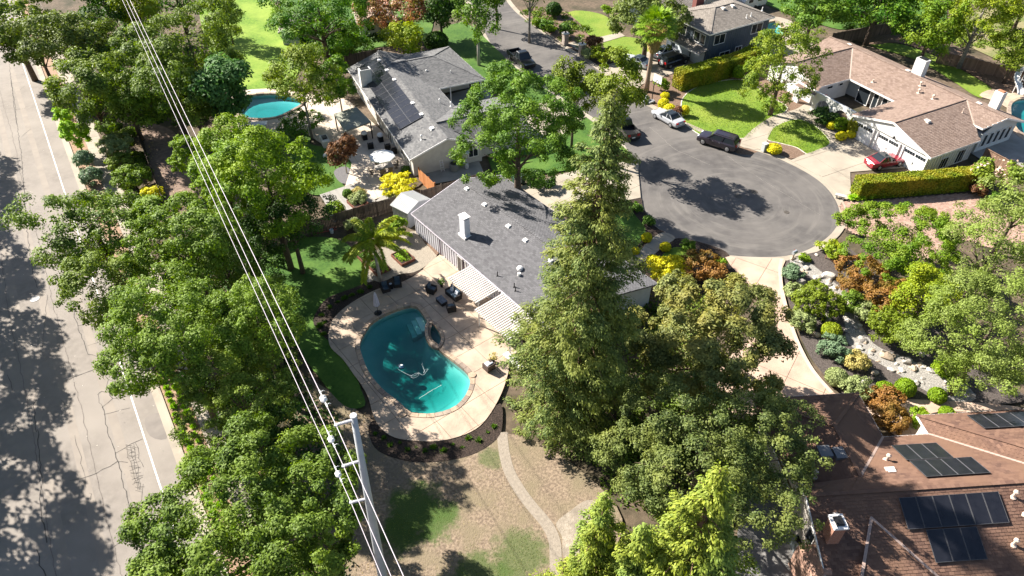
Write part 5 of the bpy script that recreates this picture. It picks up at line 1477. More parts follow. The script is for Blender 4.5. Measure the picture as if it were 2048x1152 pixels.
# ---- trees along the old road and behind the pool (left side)
tree('oak', (-70, -20, 105, 118), 3.5, 'dull olive oak overhanging the far top-left end of the old road')
tree('grayoak', (55, 18, 215, 175), 2.5, 'grey-olive feathery oak at the kerb near the top of the old road')
tree('dark', (165, -40, 260, 70), 2, 'dark green tree at the top edge left of the power lines', dens=.35)
tree('yellow', (232, -40, 315, 78), 2, 'bright yellow-green tree behind the power lines at the top')
tree('maple', (285, -55, 420, 45), 2, 'mid-green tree at the top edge right of the yellow-green one', dens=.35)
tree('oak', (290, 8, 478, 200), 2.5, 'large olive-green oak beside the bright lawn at the top left')
tree('oak', (98, 110, 262, 262), 2.2, 'rounded oak over the kerb above the green verge grass')
tree('oaklite', (182, 150, 330, 268), 1.5, 'low spreading oak just above the bare brown ground')
tree('oakdark', (265, 110, 420, 255), 2, 'dark oak directly under the three power lines')
tree('willow', (405, 118, 502, 272), .3, 'blue-green willowy tree left of the shaded swimming pool', leafpx=9, ts=2.3, nb=16, clump=.34)
tree('bright', (428, 258, 642, 470), 5.5, 'large glossy bright green tree beside the grey house lawn', leafpx=5.5)
tree('bright', (380, 290, 505, 420), 6.0, 'yellowish bright green tree under the power lines by the brown ground', leafpx=5.5)
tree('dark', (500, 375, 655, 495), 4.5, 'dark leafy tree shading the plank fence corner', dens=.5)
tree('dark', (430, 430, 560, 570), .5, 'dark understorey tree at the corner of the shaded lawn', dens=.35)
tree('oakdark', (78, 362, 312, 585), 3.0, 'broad dark oak leaning across the white line of the old road', r0=.45, dens=.36)
tree('oaklite', (258, 390, 478, 560), 6.5, 'light green oak between the leaning oak and the power lines')
tree('oak', (150, 490, 335, 690), 2.5, 'oak hanging over the road below the leaning dark oak', dens=.38)
tree('oaklite', (225, 545, 490, 800), 5.0, 'biggest pale green oak between the old road and the pool yard')
tree('oaklite', (430, 560, 606, 730), 6.3, 'pale green oak whose twigs reach under the wires toward the pool')
tree('oak', (370, 680, 590, 885), 4.0, 'shaded oak between the sidewalk and the utility pole')
tree('oakdark', (285, 895, 715, 1215), 3.0, 'large sunlit oak in the lower left corner overhanging the sidewalk', leafpx=6, r0=.5, nmax=90000, clump=.40, nb=44, dens=.72, ts=1.5)
tree('oakdark', (200, 62, 330, 168), 2.0, 'dark oak filling the gap left of the wires at the top')
tree('oak', (338, 170, 440, 272), 1.0, 'olive oak in front of the blue-green willowy tree')
tree('oak', (20, 60, 130, 140), 2.5, 'olive oak at the end of the visible white road line', dens=.5)
tree('oakdark', (420, -20, 480, 70), 1.5, 'narrow dark tree at the edge of the bright lawn', dens=.5)
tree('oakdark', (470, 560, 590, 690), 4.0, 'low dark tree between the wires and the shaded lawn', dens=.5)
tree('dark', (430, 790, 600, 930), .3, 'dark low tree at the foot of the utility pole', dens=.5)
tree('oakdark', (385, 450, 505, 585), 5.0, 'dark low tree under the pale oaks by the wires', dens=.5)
tree('bright', (398, 232, 500, 330), 6.0, 'tall bright green tree between the willowy tree and the glossy one, added to shade the lawn')  # stands in for greenery here; added tall so its shadow reaches the lawn
tree('oakdark', (478, 520, 574, 655), .8, 'dark leafy tree added on the left lawn margin to block low sun')  # added tree that keeps low sun off the dark lawn
tree('dark', (590, 20, 660, 90), 1.0, 'dark shrubby tree beside the half-hidden white shed', dens=.5)
tree('maple', (660, 60, 735, 125), .6, 'leafy shrub tree in front of the white outbuilding', dens=.5)
def undergrowth(name, poly, n, sp, hmin, hmax, leaf=.30, lumps=120):
    """low tangled ground cover, one mass"""
    xs = [p[0] for p in poly]; ys = [p[1] for p in poly]
    lx, ly = rng.uniform(min(xs), max(xs), lumps * 3), rng.uniform(min(ys), max(ys), lumps * 3)
    ok = inside(lx, ly, poly); lx, ly = lx[ok][:lumps], ly[ok][:lumps]
    r_ = rng.uniform(.6, 1.5, len(lx)); h_ = rng.uniform(hmin, hmax, len(lx))
    i = rng.integers(0, len(lx), n)
    d = rdirs(n); d[:, 2] = np.abs(d[:, 2])
    C = np.stack([lx[i], ly[i], np.zeros(n)], 1) + d * np.stack([r_[i], r_[i], h_[i]], 1) * rng.uniform(.7, 1.05, n)[:, None] + rng.normal(size=(n, 3)) * .06
    C[:, 2] = np.maximum(C[:, 2], .03)
    o = link(name, leafmesh(name, C, d + rng.normal(size=(n, 3)) * .5, leaf, leaf * .55, LF[sp])); o['kind'] = 'stuff'
undergrowth('undergrowth', [RT(-15, 4.2), RT(100, 4.2), RT(100, 7.5), RT(-15, 7.5)], 26000, 'oakdark', .3, 1.0, lumps=330)
undergrowth('undergrowth', GP([(330, 60), (430, 120), (400, 250), (270, 250), (190, 120), (120, 40), (200, -30)]), 16000, 'dark', .4, 1.3, .38, lumps=230)
undergrowth('undergrowth', GP([(400, 390), (560, 420), (560, 640), (610, 760), (680, 870), (700, 1150), (600, 1200), (520, 900), (430, 700), (330, 560)]), 22000, 'dark', .3, .9, lumps=260)
undergrowth('undergrowth', GP([(560, 20), (720, 40), (760, 60), (740, 110), (660, 120), (600, 100)]), 7000, 'dark', .4, 1.2, .38, lumps=90)
undergrowth('undergrowth', GP([(1225, 600), (1420, 600), (1400, 780), (1560, 830), (1480, 1000), (1250, 1010), (1180, 900)]), 14000, 'oakdark', .2, .8, lumps=170)
# ---- behind and around the grey house
tree('maple', (536, -50, 742, 112), 2, 'tall deep green maple standing behind the grey house', leafpx=5.2)
tree('pist', (535, 92, 668, 245), 2.6, 'yellow-green tree with a slim trunk by the shaded pool', bark=M_barkg, r0=.14)
tree('ash', (638, 116, 710, 212), 2.0, 'small light green tree beside the gazebo canopy', bark=M_barkg, r0=.10)
tree('plum', (658, 272, 714, 334), 1.2, 'small purple-leaved plum tree on the shaded lawn', bark=M_barkw, r0=.07, dens=.8, leafpx=6)
tree('yellow', (764, 50, 846, 112), 1.0, 'bushy yellow-green tree behind the grey roof')
tree('pink', (712, -20, 805, 55), 1.5, 'crape myrtle with reddish pink bloom left of the dark tree', fruit='blossom')
tree('pink', (778, -15, 852, 66), 1.5, 'orange-pink crape myrtle nearer the dark round tree', fruit='blossom')
tree('dark', (832, -35, 928, 66), 1.5, 'dark green round tree between the pink trees and the poplar')
tree('ash', (905, -70, 1003, 96), 3.2, 'tall poplar with a pale trunk on the street corner lawn', bark=M_barkw, r0=.20, ts=2.0)
tree('maple', (1020, -60, 1100, 34), 4.0, 'street tree with twin trunks beside the upper road', bark=M_barkg)
tree('maple', (955, -70, 1030, 20), 3.0, 'green tree over the far end of the street', dens=.35)
# ---- centre
tree('ash', (912, 140, 1160, 380), 3.6, 'large lush green ash beside the driveway of the charcoal house', clump=.55, nb=30, dens=.7, fill=.12, leafpx=5.5)
tree('cyp', (1108, 128, 1192, 240), 4.0, 'olive-yellow tree on the street edge left of the taller one')
tree('cyp', (1178, 108, 1292, 262), 5.0, 'taller olive-yellow tree in front of the grey sedan')
tree('grayoak', (1222, -25, 1372, 108), 1.0, 'grey-green pepper tree behind the fan palm', ts=2.2)
conifer('redwood', G(1135, 832), 27.2, 5.9, 'towering redwood standing between the pool house and the cul-de-sac', 4, n=125000, leaf=.215, per=12, pad=.29, zlow=1.0, power=.74, lean=(1.0, 0), wild=1.5, spray=26, droop=.2)
tree('olive', (1266, 545, 1565, 818), 2.5, 'wide olive oak overhanging the pink driveway', leafpx=5.8, dens=.64, clump=.38, nb=34)
tree('oakdeep', (1208, 770, 1622, 1030), 1.5, 'dark twiggy oak over the left end of the red-brown roof', leafpx=5.6, dens=.56, clump=.32, nb=34)
conifer('lime', G(1340, 1235), 16.0, 5.2, 'tallest lime-green young redwood at the bottom edge', 9, n=60000, leaf=.24, power=.9, zlow=.4)
conifer('lime', G(1181, 1180), 11.0, 2.2, 'narrow young redwood with its tip above the sandy ground', 12, n=18000, leaf=.22, power=.8, zlow=.4)
conifer('lime', G(1246, 1235), 10.8, 2.6, 'lime-green young redwood between the tallest and the narrow one', 15, n=26000, leaf=.22, power=.8, zlow=.4)
conifer('lime', G(1118, 1275), 7.5, 3.6, 'low spreading lime redwood at the lower end of the garden path', 18, n=22000, leaf=.22, power=.7, zlow=.3)
# ---- right side
tree('pist', (1490, 58, 1638, 222), 1.0, 'round pistache tree in front of the brown roof by the big lawn')
tree('ash', (1566, -30, 1690, 75), 1.8, 'leafy tree beside the turquoise pool near the top edge')
tree('maple', (1672, -55, 1845, 74), 1.5, 'deep green weeping trees mass behind the brown roof', leafpx=5.2)
tree('pear', (1808, -5, 1925, 118), 1.0, 'bright green tree behind the white chimney')
tree('yellow', (1888, -40, 2035, 110), 2.2, 'yellow autumn-tinged tree by the far board fence', bark=M_barkg)
tree('cyp', (2005, -60, 2110, 50), 1.5, 'olive tree in the top right corner')
tree('pear', (1690, 408, 1912, 572), .8, 'round glossy green tree beside the paver drive', leafpx=5.0, clump=.60, nb=26, dens=.85, fill=.12)
tree('deodar', (1890, 400, 2080, 600), 2.0, 'grey-green feathery tree at the right edge below the paver drive', ts=2.4, dens=.3)
tree('deodar', (1975, 345, 2110, 480), 2.5, 'pale feathery tree at the right edge over the paver drive', ts=2.4, dens=.3)
tree('yellow', (1788, 530, 1905, 672), .6, 'yellow-green maple right of the rusty shrubs')
tree('deodar', (1850, 540, 2090, 815), 1.0, 'large pale green feathery tree at the right edge above the path', ts=2.2, leafpx=5.2)
tree('cyp', (1985, 48, 2095, 150), 1.5, 'olive tree beyond the far board fence at the right edge', dens=.5)
tree('dark', (1735, -45, 1830, 40), 1.0, 'dark tree behind the weeping trees at the top', dens=.5)
tree('maple', (1600, -70, 1700, 0), 1.0, 'green tree at the top edge above the turquoise pool', dens=.5)
undergrowth('undergrowth', GP([(1690, 62), (1790, 58), (1880, 92), (1900, 60), (1780, 20), (1680, 30)]), 7000, 'dark', .4, 1.4, .4, lumps=80)
undergrowth('undergrowth', GP([(1920, 96), (2070, 138), (2110, 100), (2000, 40), (1900, 50)]), 6000, 'oak', .3, 1.2, .4, lumps=50)
undergrowth('undergrowth', GP([(1040, 24), (1110, 14), (1175, 62), (1180, 96), (1140, 98), (1090, 68)]), 3500, 'oakdark', .2, .7, .34, lumps=36)
# ---- neighbours just left of the frame whose shade falls on the road
for i, (s_, t_, h) in enumerate(((-2, -19.5, 13), (9, -20, 14), (20, -19.5, 16), (31, -20, 15.5), (42, -19, 16), (53, -19.5, 16.5), (64, -19.5, 15), (75, -18.5, 15.5), (84, -19.5, 15))):
    p = RT(s_, t_)
    T = thing('tree', 'roadside oak on the far kerb casting shade over the road', 'tree', (p.x, p.y, 0), group='oaks on the far kerb')
    if i < 3:
        C_, N_, B_c = broad(5.4, 5.0, 9000, .42, .36, sub=.9)
        kerb_me = (globals().get('kerb_me') or []) + [(leafmesh('crown', C_ - np.array([0, 0, 5.2]), N_, .46, .28, LF['oak']), B_c)]
    me_, B_c = kerb_me[i % 3]
    o = link('crown', me_, T); o.location = (0, 0, h)
    trunk_mesh(5.0, h - 5.2, 5.0, .3, B_c, M_bark).build('trunk', M_bark, T, smooth=True)
print('LEAVES', LEAFN)
# ------------------------------------------------------------------ shrubs, hedges, palms
SHR = [
 ('juni', (1566, 532, 1606, 560), 'dark blue-green juniper mound nearest the grey mailbox', 0),
 ('sage', (1570, 566, 1611, 598), 'grey-green mound between the boulder and the pink drive', 0),
 ('cyp', (1590, 562, 1678, 640), 'largest yellow-green spreading juniper in the rock garden', 0),
 ('sage', (1578, 624, 1629, 664), 'rounded grey-green mound just below the big yellow-green juniper', 0),
 ('yellow', (1643, 644, 1683, 680), 'small clipped yellow-green ball beside the dry creek', 1),
 ('juni', (1637, 676, 1698, 720), 'blue-green mounded shrub directly below the yellow-green ball', 0),
 ('straw', (1690, 702, 1738, 746), 'brown dry ornamental grass by the tan boulders', 0),
 ('sage', (1651, 735, 1696, 774), 'silvery sage ball alone on the grey mulch', 1),
 ('sage', (1684, 764, 1740, 794), 'spreading silvery shrub above the near house roof corner', 0),
 ('topi', (1751, 763, 1791, 797), 'left clipped green ball on the creek bank', 1),
 ('topi', (1791, 756, 1831, 795), 'biggest clipped green ball in the middle of three', 1),
 ('topi', (1857, 775, 1893, 807), 'right clipped green ball beside the beige walk', 1),
 ('topi', (1878, 816, 1910, 836), 'clipped green ball partly behind the red-brown roof edge', 1),
 ('sage', (1708, 604, 1767, 652), 'pale sage shrub on the far bank of the creek', 0),
 ('cyp', (1738, 622, 1818, 698), 'feathery yellow-green shrub on the creek bank under the trees', 0),
 ('yellow', (1640, 488, 1690, 516), 'low yellow grass clump beside the brown garden bench', 0),
 ('oaklite', (1678, 585, 1722, 632), 'olive shrub at the head of the shaded gravel', 0),
 ('topi', (1597, 510, 1620, 522), 'tiny green mound at the kerb by the mailbox', 0),
 ('bright', (1866, 712, 1918, 762), 'bright fern-like plant at the foot of the feathery trees', 0),
 ('orange', (1672, 515, 1770, 585), 'rust-orange shrub right behind the brown bench', 0),
 ('orange', (1738, 556, 1818, 645), 'darker rust-orange shrub beside the yellow-green maple', 0),
 ('orange', (1720, 778, 1766, 816), 'small rusty maple left of the clipped green balls', 0),
 ('orange', (1755, 784, 1806, 814), 'rusty red maple in front of the clipped green balls', 0),
 ('orange', (1748, 806, 1815, 862), 'pale orange maple in the entry court of the near house', 0),
 ('bright', (1820, 815, 1852, 856), 'upright green plant by the near house entry', 0),
 ('gold', (1283, 465, 1304, 486), 'golden ball shrub at the corner of the shaded front lawn', 1),
 ('gold', (1319, 484, 1342, 504), 'golden ball shrub beside the front walk nearest the kerb', 1),
 ('gold', (1293, 509, 1314, 529), 'golden ball shrub midway along the front walk', 1),
 ('gold', (1262, 494, 1280, 510), 'golden ball shrub half hidden by the redwood', 1),
 ('rose', (1262, 404, 1284, 427), 'green rose bush at the driveway corner by the kerb', 0),
 ('rose', (1286, 432, 1309, 454), 'green rose bush midway along the kerb bed', 0),
 ('ash', (1363, 479, 1389, 505), 'bright leafy plant on the kerb above the small lawn', 0),
 ('topi', (1430, 515, 1454, 545), 'dark green upright shrub at the pink drive entrance', 0),
 ('gold', (1300, 512, 1380, 575), 'yellow-orange nandina mass at the edge of the olive oak', 0),
 ('orange', (1362, 518, 1442, 556), 'orange-tinged nandina next to the small lawn', 0),
 ('gold', (1316, 197, 1338, 218), 'golden ball shrub nearest the grey sedan nose', 1),
 ('gold', (1327, 208, 1351, 227), 'golden ball shrub directly above the grey sedan roof', 1),
 ('gold', (1361, 211, 1379, 232), 'golden ball shrub at the tip of the big lawn', 1),
 ('plum', (1347, 213, 1363, 232), 'reddish shrub squeezed between two golden balls', 0),
 ('gold', (1321, 185, 1339, 198), 'smallest golden shrub near the basketball hoop', 1),
 ('topi', (1309, 157, 1337, 184), 'light green ball shrub beside the fan palm', 0),
 ('topi', (1465, 131, 1489, 160), 'drum-shaped clipped shrub at the end of the tall hedge', 1),
 ('gold', (1654, 243, 1672, 260), 'golden ball shrub by the arched wall', 1),
 ('gold', (1671, 263, 1693, 282), 'golden ball shrub at the bend of the garden walk', 1),
 ('gold', (1691, 260, 1712, 277), 'golden ball shrub beneath the red-tinged box bush', 1),
 ('topi', (1667, 235, 1697, 263), 'round dark green bush before the iron gate', 1),
 ('dark', (1624, 217, 1673, 248), 'low dark shrubs against the arched entry wall', 0),
 ('hedge', (1696, 234, 1730, 272), 'box-shaped bush with red tips at the garage corner', 1),
 ('sage', (1637, 237, 1653, 251), 'small silver plant along the garden walk', 0),
 ('gold', (1533, 287, 1564, 309), 'gold and green shrub on the kerb behind the dark car', 1),
 ('gold', (764, 356, 830, 390), 'bright yellow flowering bush beside the patio', 0),
 ('sage', (770, 376, 806, 396), 'pale grassy shrub below the yellow flowers', 0),
 ('rose', (685, 378, 704, 396), 'small round bush beside the raised bed', 1),
 ('sage', (698, 386, 732, 408), 'silvery shrub growing in the raised bed', 0),
 ('straw', (703, 376, 730, 394), 'straw-coloured grasses on the patio edge', 0),
 ('topi', (769, 433, 811, 480), 'rounded bright green bush behind the feather palm', 0),
 ('sage', (690, 436, 724, 464), 'grey-green bush in front of the dark plank fence', 0),
 ('bright', (652, 404, 688, 430), 'light green vine at the foot of the glossy tree', 0),
 ('rose', (802, 332, 820, 346), 'small plant by the grey house wall', 0),
 ('topi', (1064, 36, 1083, 54), 'first clipped bush along the upper kerb', 1),
 ('rose', (1080, 40, 1106, 58), 'second darker bush along the upper kerb', 0),
 ('topi', (1090, 50, 1114, 66), 'light green bush below the darker kerb bush', 0),
 ('rose', (1117, 47, 1144, 74), 'larger green bush beside the stone pillar', 0),
 ('plum', (1173, 74, 1204, 100), 'dark purple-brown round bush by the second pillar', 0),
 ('sage', (1163, 98, 1188, 120), 'white-flecked shrub at the end of the pillar walk', 0),
 ('yellow', (1183, 92, 1228, 124), 'yellow-green bush on the corner above the kerb', 0),
 ('dark', (1092, 5, 1123, 34), 'round dark green bush beneath the twin street trees', 1),
 ('topi', (1204, 11, 1230, 34), 'green bush at the front of the grey-sided house', 0),
 ('dark', (848, 64, 897, 102), 'rounded dark hedge bush behind the carport roof', 1),
 ('topi', (346, 274, 407, 368), 'pale green clipped round bush left of the glossy tree', 0),
 ('juni', (150, 300, 188, 346), 'grey-green verge shrub on the kerb side of the sidewalk', 0),
 ('juni', (160, 336, 202, 374), 'lower grey-green verge shrub touching the leaning oak', 0),
 ('tuft', (128, 240, 178, 312), 'yellow-green grass clump on the verge', 0),
 ('tuft', (112, 215, 148, 252), 'smaller bright grass clump higher on the verge', 0),
 ('sage', (205, 268, 262, 322), 'pale low bush right of the sidewalk top end', 0),
 ('oak', (216, 306, 270, 348), 'dark low bush right of the sidewalk', 0),
 ('oaklite', (232, 332, 296, 384), 'sprawling light bush beside the brown ground', 0),
 ('gold', (282, 372, 322, 404), 'yellow-orange bush at the lower end of the brown ground', 0),
 ('rose', (560, 240, 640, 262), 'low green plants round the slim trunk by the pool', 0),
 ('dark', (1055, 348, 1110, 372), 'dark ground shrub under the ash tree', 0),
 ('plum', (1941, 366, 1974, 394), 'dark red barberry ball at the end of the long hedge', 0),
 ('rose', (1975, 385, 2000, 408), 'green grass plant right of the red barberry', 0),
]
for sp, bb, lab, tight in SHR:
    shrub(sp, bb, lab, tight=bool(tight), leafpx=4.3)
tree('pist', (1950, 318, 2028, 382), .6, 'pink-flowering crape myrtle at the end of the long hedge', fruit='blossom', r0=.07)
def tufts(sp, pts, size, label, group, n=70, leaf=.34, name='grass_tuft'):
    first = None
    for i, p in enumerate(pts):
        if first is None:
            az = rng.uniform(0, 6.28, n); el = rng.uniform(.35, 1.4, n)
            d = np.stack([np.cos(az) * np.cos(el), np.sin(az) * np.cos(el), np.sin(el)], 1)
            C = d * (leaf * .5) * size[0] + np.array([0, 0, .02])
            N = np.cross(d, rng.normal(size=(n, 3)))
            N[:, 2] = np.abs(N[:, 2]) + .2
            first = tag(link(name, leafmesh(name, C, N, leaf * size[0], .09 * size[0], LF[sp], along=d * 3)), label, 'plant', group)
            o = first
        else:
            o = first.copy(); col.objects.link(o)
        o.location = p; o.rotation_euler = (0, 0, random.uniform(0, 6.28))
        o.scale = [random.uniform(.8, 1.25)] * 3
tp = []
for i in range(26):
    s_ = 76 + i * .8
    tp.append(RT(s_, .62 + random.uniform(-.1, .1), .02)); tp.append(RT(s_ + .4, 1.35 + random.uniform(-.1, .1), .02))
tufts('tuft', tp, (1.2,), 'small bright green tuft planted in bark between kerb and sidewalk', 'verge tufts along the old road')
tufts('tuft', GP([(1706, 400), (1722, 399), (1740, 396), (1764, 393), (1780, 392), (1804, 389), (1826, 386), (1848, 383), (1872, 382), (1895, 381), (1916, 380)]), (2.2,), 'grassy green tuft at the shaded foot of the long hedge', 'tufts under the long hedge')
tufts('rose', GP([(752, 872), (768, 880), (782, 893), (800, 889), (815, 903), (832, 898), (850, 906), (868, 899), (887, 905), (905, 893), (925, 898), (938, 880), (958, 884), (975, 868), (988, 858)]), (1.15,), 'small rose bush in the dark mulch below the pool deck', 'roses below the pool deck', n=110, name='rose_bush')
tufts('rose', GP([(640, 655), (648, 672), (644, 634), (660, 618), (676, 608), (690, 600), (705, 594), (722, 587), (650, 648), (740, 578)]), (1.3,), 'leafy rose bush in the mulch left of the pool deck', 'roses left of the pool deck', n=120, name='rose_bush')
hedge('long clipped hedge between the driveway and the paver drive', [G(1707, 391), G(1800, 385), G(1890, 377), G(1972, 368)], 1.7, 2.1, 'hedge', dens=330, leaf=.22)
hedge('tall clipped hedge sloping from the fan palm to the blue house', [G(1353, 178), G(1420, 160), G(1478, 142), G(1505, 128)], 2.0, 2.6, 'hedge', dens=200, leaf=.28)
def frond_feather(T, m, o, az, el, L, droop, n=44, lw=.05, ll=.62):
    C, N, A = [], [], []
    P = []
    for k in range(9):
        t = k / 8
        r_ = L * t * math.cos(el * (1 - .3 * t)); z = L * t * math.sin(el) - droop * t * t * L
        P.append(Vector((math.cos(az) * r_, math.sin(az) * r_, z)) + o)
    mb = MB(); mb.tube(P, [.035, .032, .03, .026, .022, .018, .014, .01, .006], 4)
    for k in range(n):
        t = .16 + .84 * k / n
        i = min(7, int(t * 8)); f = t * 8 - i
        p = P[i].lerp(P[i + 1], f); d = (P[i + 1] - P[i]).normalized()
        s = d.cross(Vector((0, 0, 1))).normalized(); u = s.cross(d)
        l = ll * (1.15 - abs(t - .45) * 1.1)
        for sg in (-1, 1):
            for q in range(2):
                a = (s * sg + d * .55 - Vector((0, 0, .35 + .35 * q + random.uniform(0, .3))) + u * random.uniform(-.1, .25)).normalized()
                C.append(p + a * l * .5); A.append(a * 4); N.append((u + s * sg * .3) + Vector((random.gauss(0, .25), random.gauss(0, .25), random.gauss(0, .25))))
    fo = mb.build('frond', LF['queen'], T)
    me = leafmesh('leaflet', np.array([tuple(c) for c in C]), np.array([tuple(c) for c in N]), ll * 1.0, lw * 2, m, along=np.array([tuple(c) for c in A]))
    lo = link('leaflet', me, fo); lo['kind'] = 'stuff'
pb = G(762, 566)
T = thing('palm_tree', 'feather palm with arching fronds beside the raised garden beds', 'palm tree', pb)
mb = MB(); mb.tube([(0, 0, -.1), (-.05, 0, 1.5), (-.1, 0, 3.0), (-.15, 0, 4.3)], [.19, .15, .14, .11], 10); mb.build('trunk', M_barkw, T, smooth=True)
mb = MB(); mb.lathe([(.11, 0), (.15, .3), (.10, .8), (.04, 1.1)], (-.15, 0, 4.2), 8); mb.build('crownshaft', mat('green_shaft', (.18, .24, .06), .6), T)
for i in range(17):
    az = i * 2.399963; el = R(72) - R(50) * (i / 17) ** .8
    frond_feather(T, LF['queen'], Vector((-.15, 0, 4.9)), az, el, random.uniform(3.3, 4.3), .5 + .42 * i / 17)
pb = G(1292, 183)
T = thing('palm_tree', 'tall fan palm with a shaggy skirt of dead fronds by the hoop', 'palm tree', pb)
HP = 8.4
mb = MB(); mb.tube([(0, 0, -.1), (.02, 0, 2), (.08, 0, 5), (.2, 0, HP)], [.42, .30, .27, .30], 10); mb.build('trunk', mat('palm_bark', (.30, .22, .155), .95, (.18, .13, .095), 7, bump=.8, bscale=16, coord='obj'), T, smooth=True)
n = 2600
az = rng.uniform(0, 6.28, n); hh = rng.uniform(HP - 2.6, HP + .6, n); rad = (.45 + 1.05 * (hh - (HP - 2.6)) / 3.2) * rng.uniform(.6, 1.05, n)
C = np.stack([np.cos(az) * rad + .2, np.sin(az) * rad, hh], 1); d = np.stack([np.cos(az) * .35, np.sin(az) * .35, -np.ones(n)], 1)
link('dead_skirt', leafmesh('dead_skirt', C, np.stack([np.cos(az), np.sin(az), .4 * np.ones(n)], 1) + rng.normal(size=(n, 3)) * .4, .75, .12, LF['deadf'], along=d * 3), T)
for i in range(44):
    az = i * 2.399963; el = R(82) - R(105) * (i / 44) ** .85
    L = random.uniform(1.6, 2.1)
    dr = Vector((math.cos(az) * math.cos(el), math.sin(az) * math.cos(el), math.sin(el)))
    tip = Vector((.2, 0, HP + .5)) + dr * L
    s = dr.cross(Vector((0, 0, 1))).normalized(); u = s.cross(dr)
    C, A, N = [], [], []
    for k in range(22):
        a = R(-100 + 200 * k / 21); b_ = dr * math.cos(a) + s * math.sin(a) - Vector((0, 0, .18))
        C.append(tuple(tip + b_ * .6)); A.append(tuple(b_ * 5)); N.append(tuple(u + Vector((random.gauss(0, .2), random.gauss(0, .2), .1))))
    mb = MB(); mb.tube([Vector((.2, 0, HP + .4)), tip], [.03, .018], 4)
    fo = mb.build('frond', LF['fan'], T)
    lo = link('fan_blade', leafmesh('fan_blade', C, N, 1.25, .16, LF['fan'], along=A), fo); lo['kind'] = 'stuff'
# blades of grass that roughen the lawns
def grass(name, poly, n, m, size, label_mat=None):
    xs = [p[0] for p in poly]; ys = [p[1] for p in poly]
    x = rng.uniform(min(xs), max(xs), n * 2); y = rng.uniform(min(ys), max(ys), n * 2)
    ok = inside(x, y, poly); x, y = x[ok][:n], y[ok][:n]
    k = len(x)
    C = np.stack([x, y, np.full(k, LZ[0] * .6 + size * .3)], 1)
    me = leafmesh(name, C, rng.normal(size=(k, 3)) * .6 + np.array([0, 0, .9]), size, size * .4, m)
    o = link(name, me); o['kind'] = 'stuff'
grass('grass', LAWN_A, 5000, LF['bright'], .16); grass('grass', LAWN_B, 2500, LF['bright'], .16)
DRY = SP([(600, 780), (680, 820), (745, 860), (770, 912), (850, 930), (960, 905), (1000, 900), (1010, 950), (1060, 1040), (1085, 1110), (1080, 1200), (760, 1250), (700, 1100), (650, 1000)], n=3)
grass('dry_grass', DRY, 9000, LF['straw'], .15)
for c_, r_ in ((G(830, 1040), 2.6), (G(800, 1075), 1.5), (G(1040, 1110), 1.8), (G(960, 1150), 2.0)):
    grass('grass', [c_ + Vector((math.cos(a) * r_ * random.uniform(.6, 1.25), math.sin(a) * r_ * random.uniform(.6, 1.25), 0)) for a in np.linspace(0, 6.1, 14)], 2200, LF['oakdark'], .15)
# fallen leaves and bits on the road
grass('leaf_litter', [RT(-20, -.6), RT(105, -.6), RT(105, -16), RT(-20, -16)], 500, mat('pale_litter', (.62, .58, .5), .8), .12)
grass('leaf_litter', [RT(20, 3.7), RT(105, 3.7), RT(105, 9), RT(20, 9)], 6000, LF['deadf'], .22)
grass('leaf_litter', SP([(590, 760), (680, 820), (745, 860), (700, 1150), (560, 1000)], n=3), 2500, LF['deadf'], .18)

# ------------------------------------------------------------------ rocks
ROCKM = [mat('boulder_grey', (.36, .33, .29), .9, (.24, .22, .20), 3, bump=.4, bscale=9), mat('boulder_tan', (.46, .36, .26), .9, (.36, .28, .21), 3, bump=.4, bscale=9), mat('boulder_pale', (.55, .51, .45), .9, (.42, .39, .34), 3, bump=.4, bscale=9)]
def boulder(px, wpx, label, mi=0, group=None, seed=1):
    p = G(*px); s = wpx * depth(p) / FPX / 2
    mb = MB(); mb.rock((0, 0, s * .3), (s, s * .8, s * .62), seed)
    o = mb.build('boulder', ROCKM[mi]); o.location = p + Vector((0, 0, LZ[0] * .5)); tag(o, label, 'boulder', group)
BB = [((1656, 556), 26, 'large pale boulder below the brown garden bench', 2), ((1600, 569), 24, 'flat grey boulder between two grey-green mounds', 0), ((1632, 513), 9, 'small white stone at the kerb in the mulch', 2),
      ((1632, 674), 20, 'rusty tan boulder left of the blue-green mound', 1), ((1650, 640), 26, 'shaded boulder under the yellow-green juniper', 0), ((1771, 717), 30, 'biggest tan boulder beside the dry creek', 1),
      ((1703, 733), 22, 'pale boulder behind the brown dry grass', 2), ((1747, 749), 18, 'tan rock above the left clipped ball', 1), ((1813, 727), 26, 'broad grey boulder in the middle of the creek', 0),
      ((1728, 766), 20, 'white rock next to the spreading silvery shrub', 2), ((1721, 683), 20, 'grey boulder where the gravel narrows', 0), ((1840, 712), 18, 'rock half under the feathery tree', 0),
      ((1416, 515), 24, 'reddish brown boulder beside the small front lawn', 1), ((1612, 540), 16, 'upright grey rock in the upper creek', 0)]
for i, (a, w, lab, mi) in enumerate(BB): boulder(a, w, lab, mi, seed=i + 1)
k = 0
rr = random.Random(21)
for i in range(90):
    while True:
        q = rr.randrange(len(CREEK)); a = CREEK[q].lerp(CREEK[(q + rr.randrange(5, 60)) % len(CREEK)], rr.uniform(.02, .35))
        if inside(np.array([a.x]), np.array([a.y]), CREEK)[0]: break
    s = rr.uniform(.12, .42)
    mb = MB(); mb.rock((0, 0, s * .3), (s * 1.1, s * .8, s * .6), 40 + i, 1)
    o = mb.build('rock', ROCKM[rr.randrange(3)]); o.location = (a.x, a.y, LZ[0] * .5); tag(o, 'angular rock lying among others in the dry creek bed', 'rock', 'rocks in the dry creek')
mb = MB(); n = 0
xs = [p.x for p in CREEK]; ys = [p.y for p in CREEK]
px_, py_ = rng.uniform(min(xs), max(xs), 9000), rng.uniform(min(ys), max(ys), 9000)
ok = inside(px_, py_, CREEK)
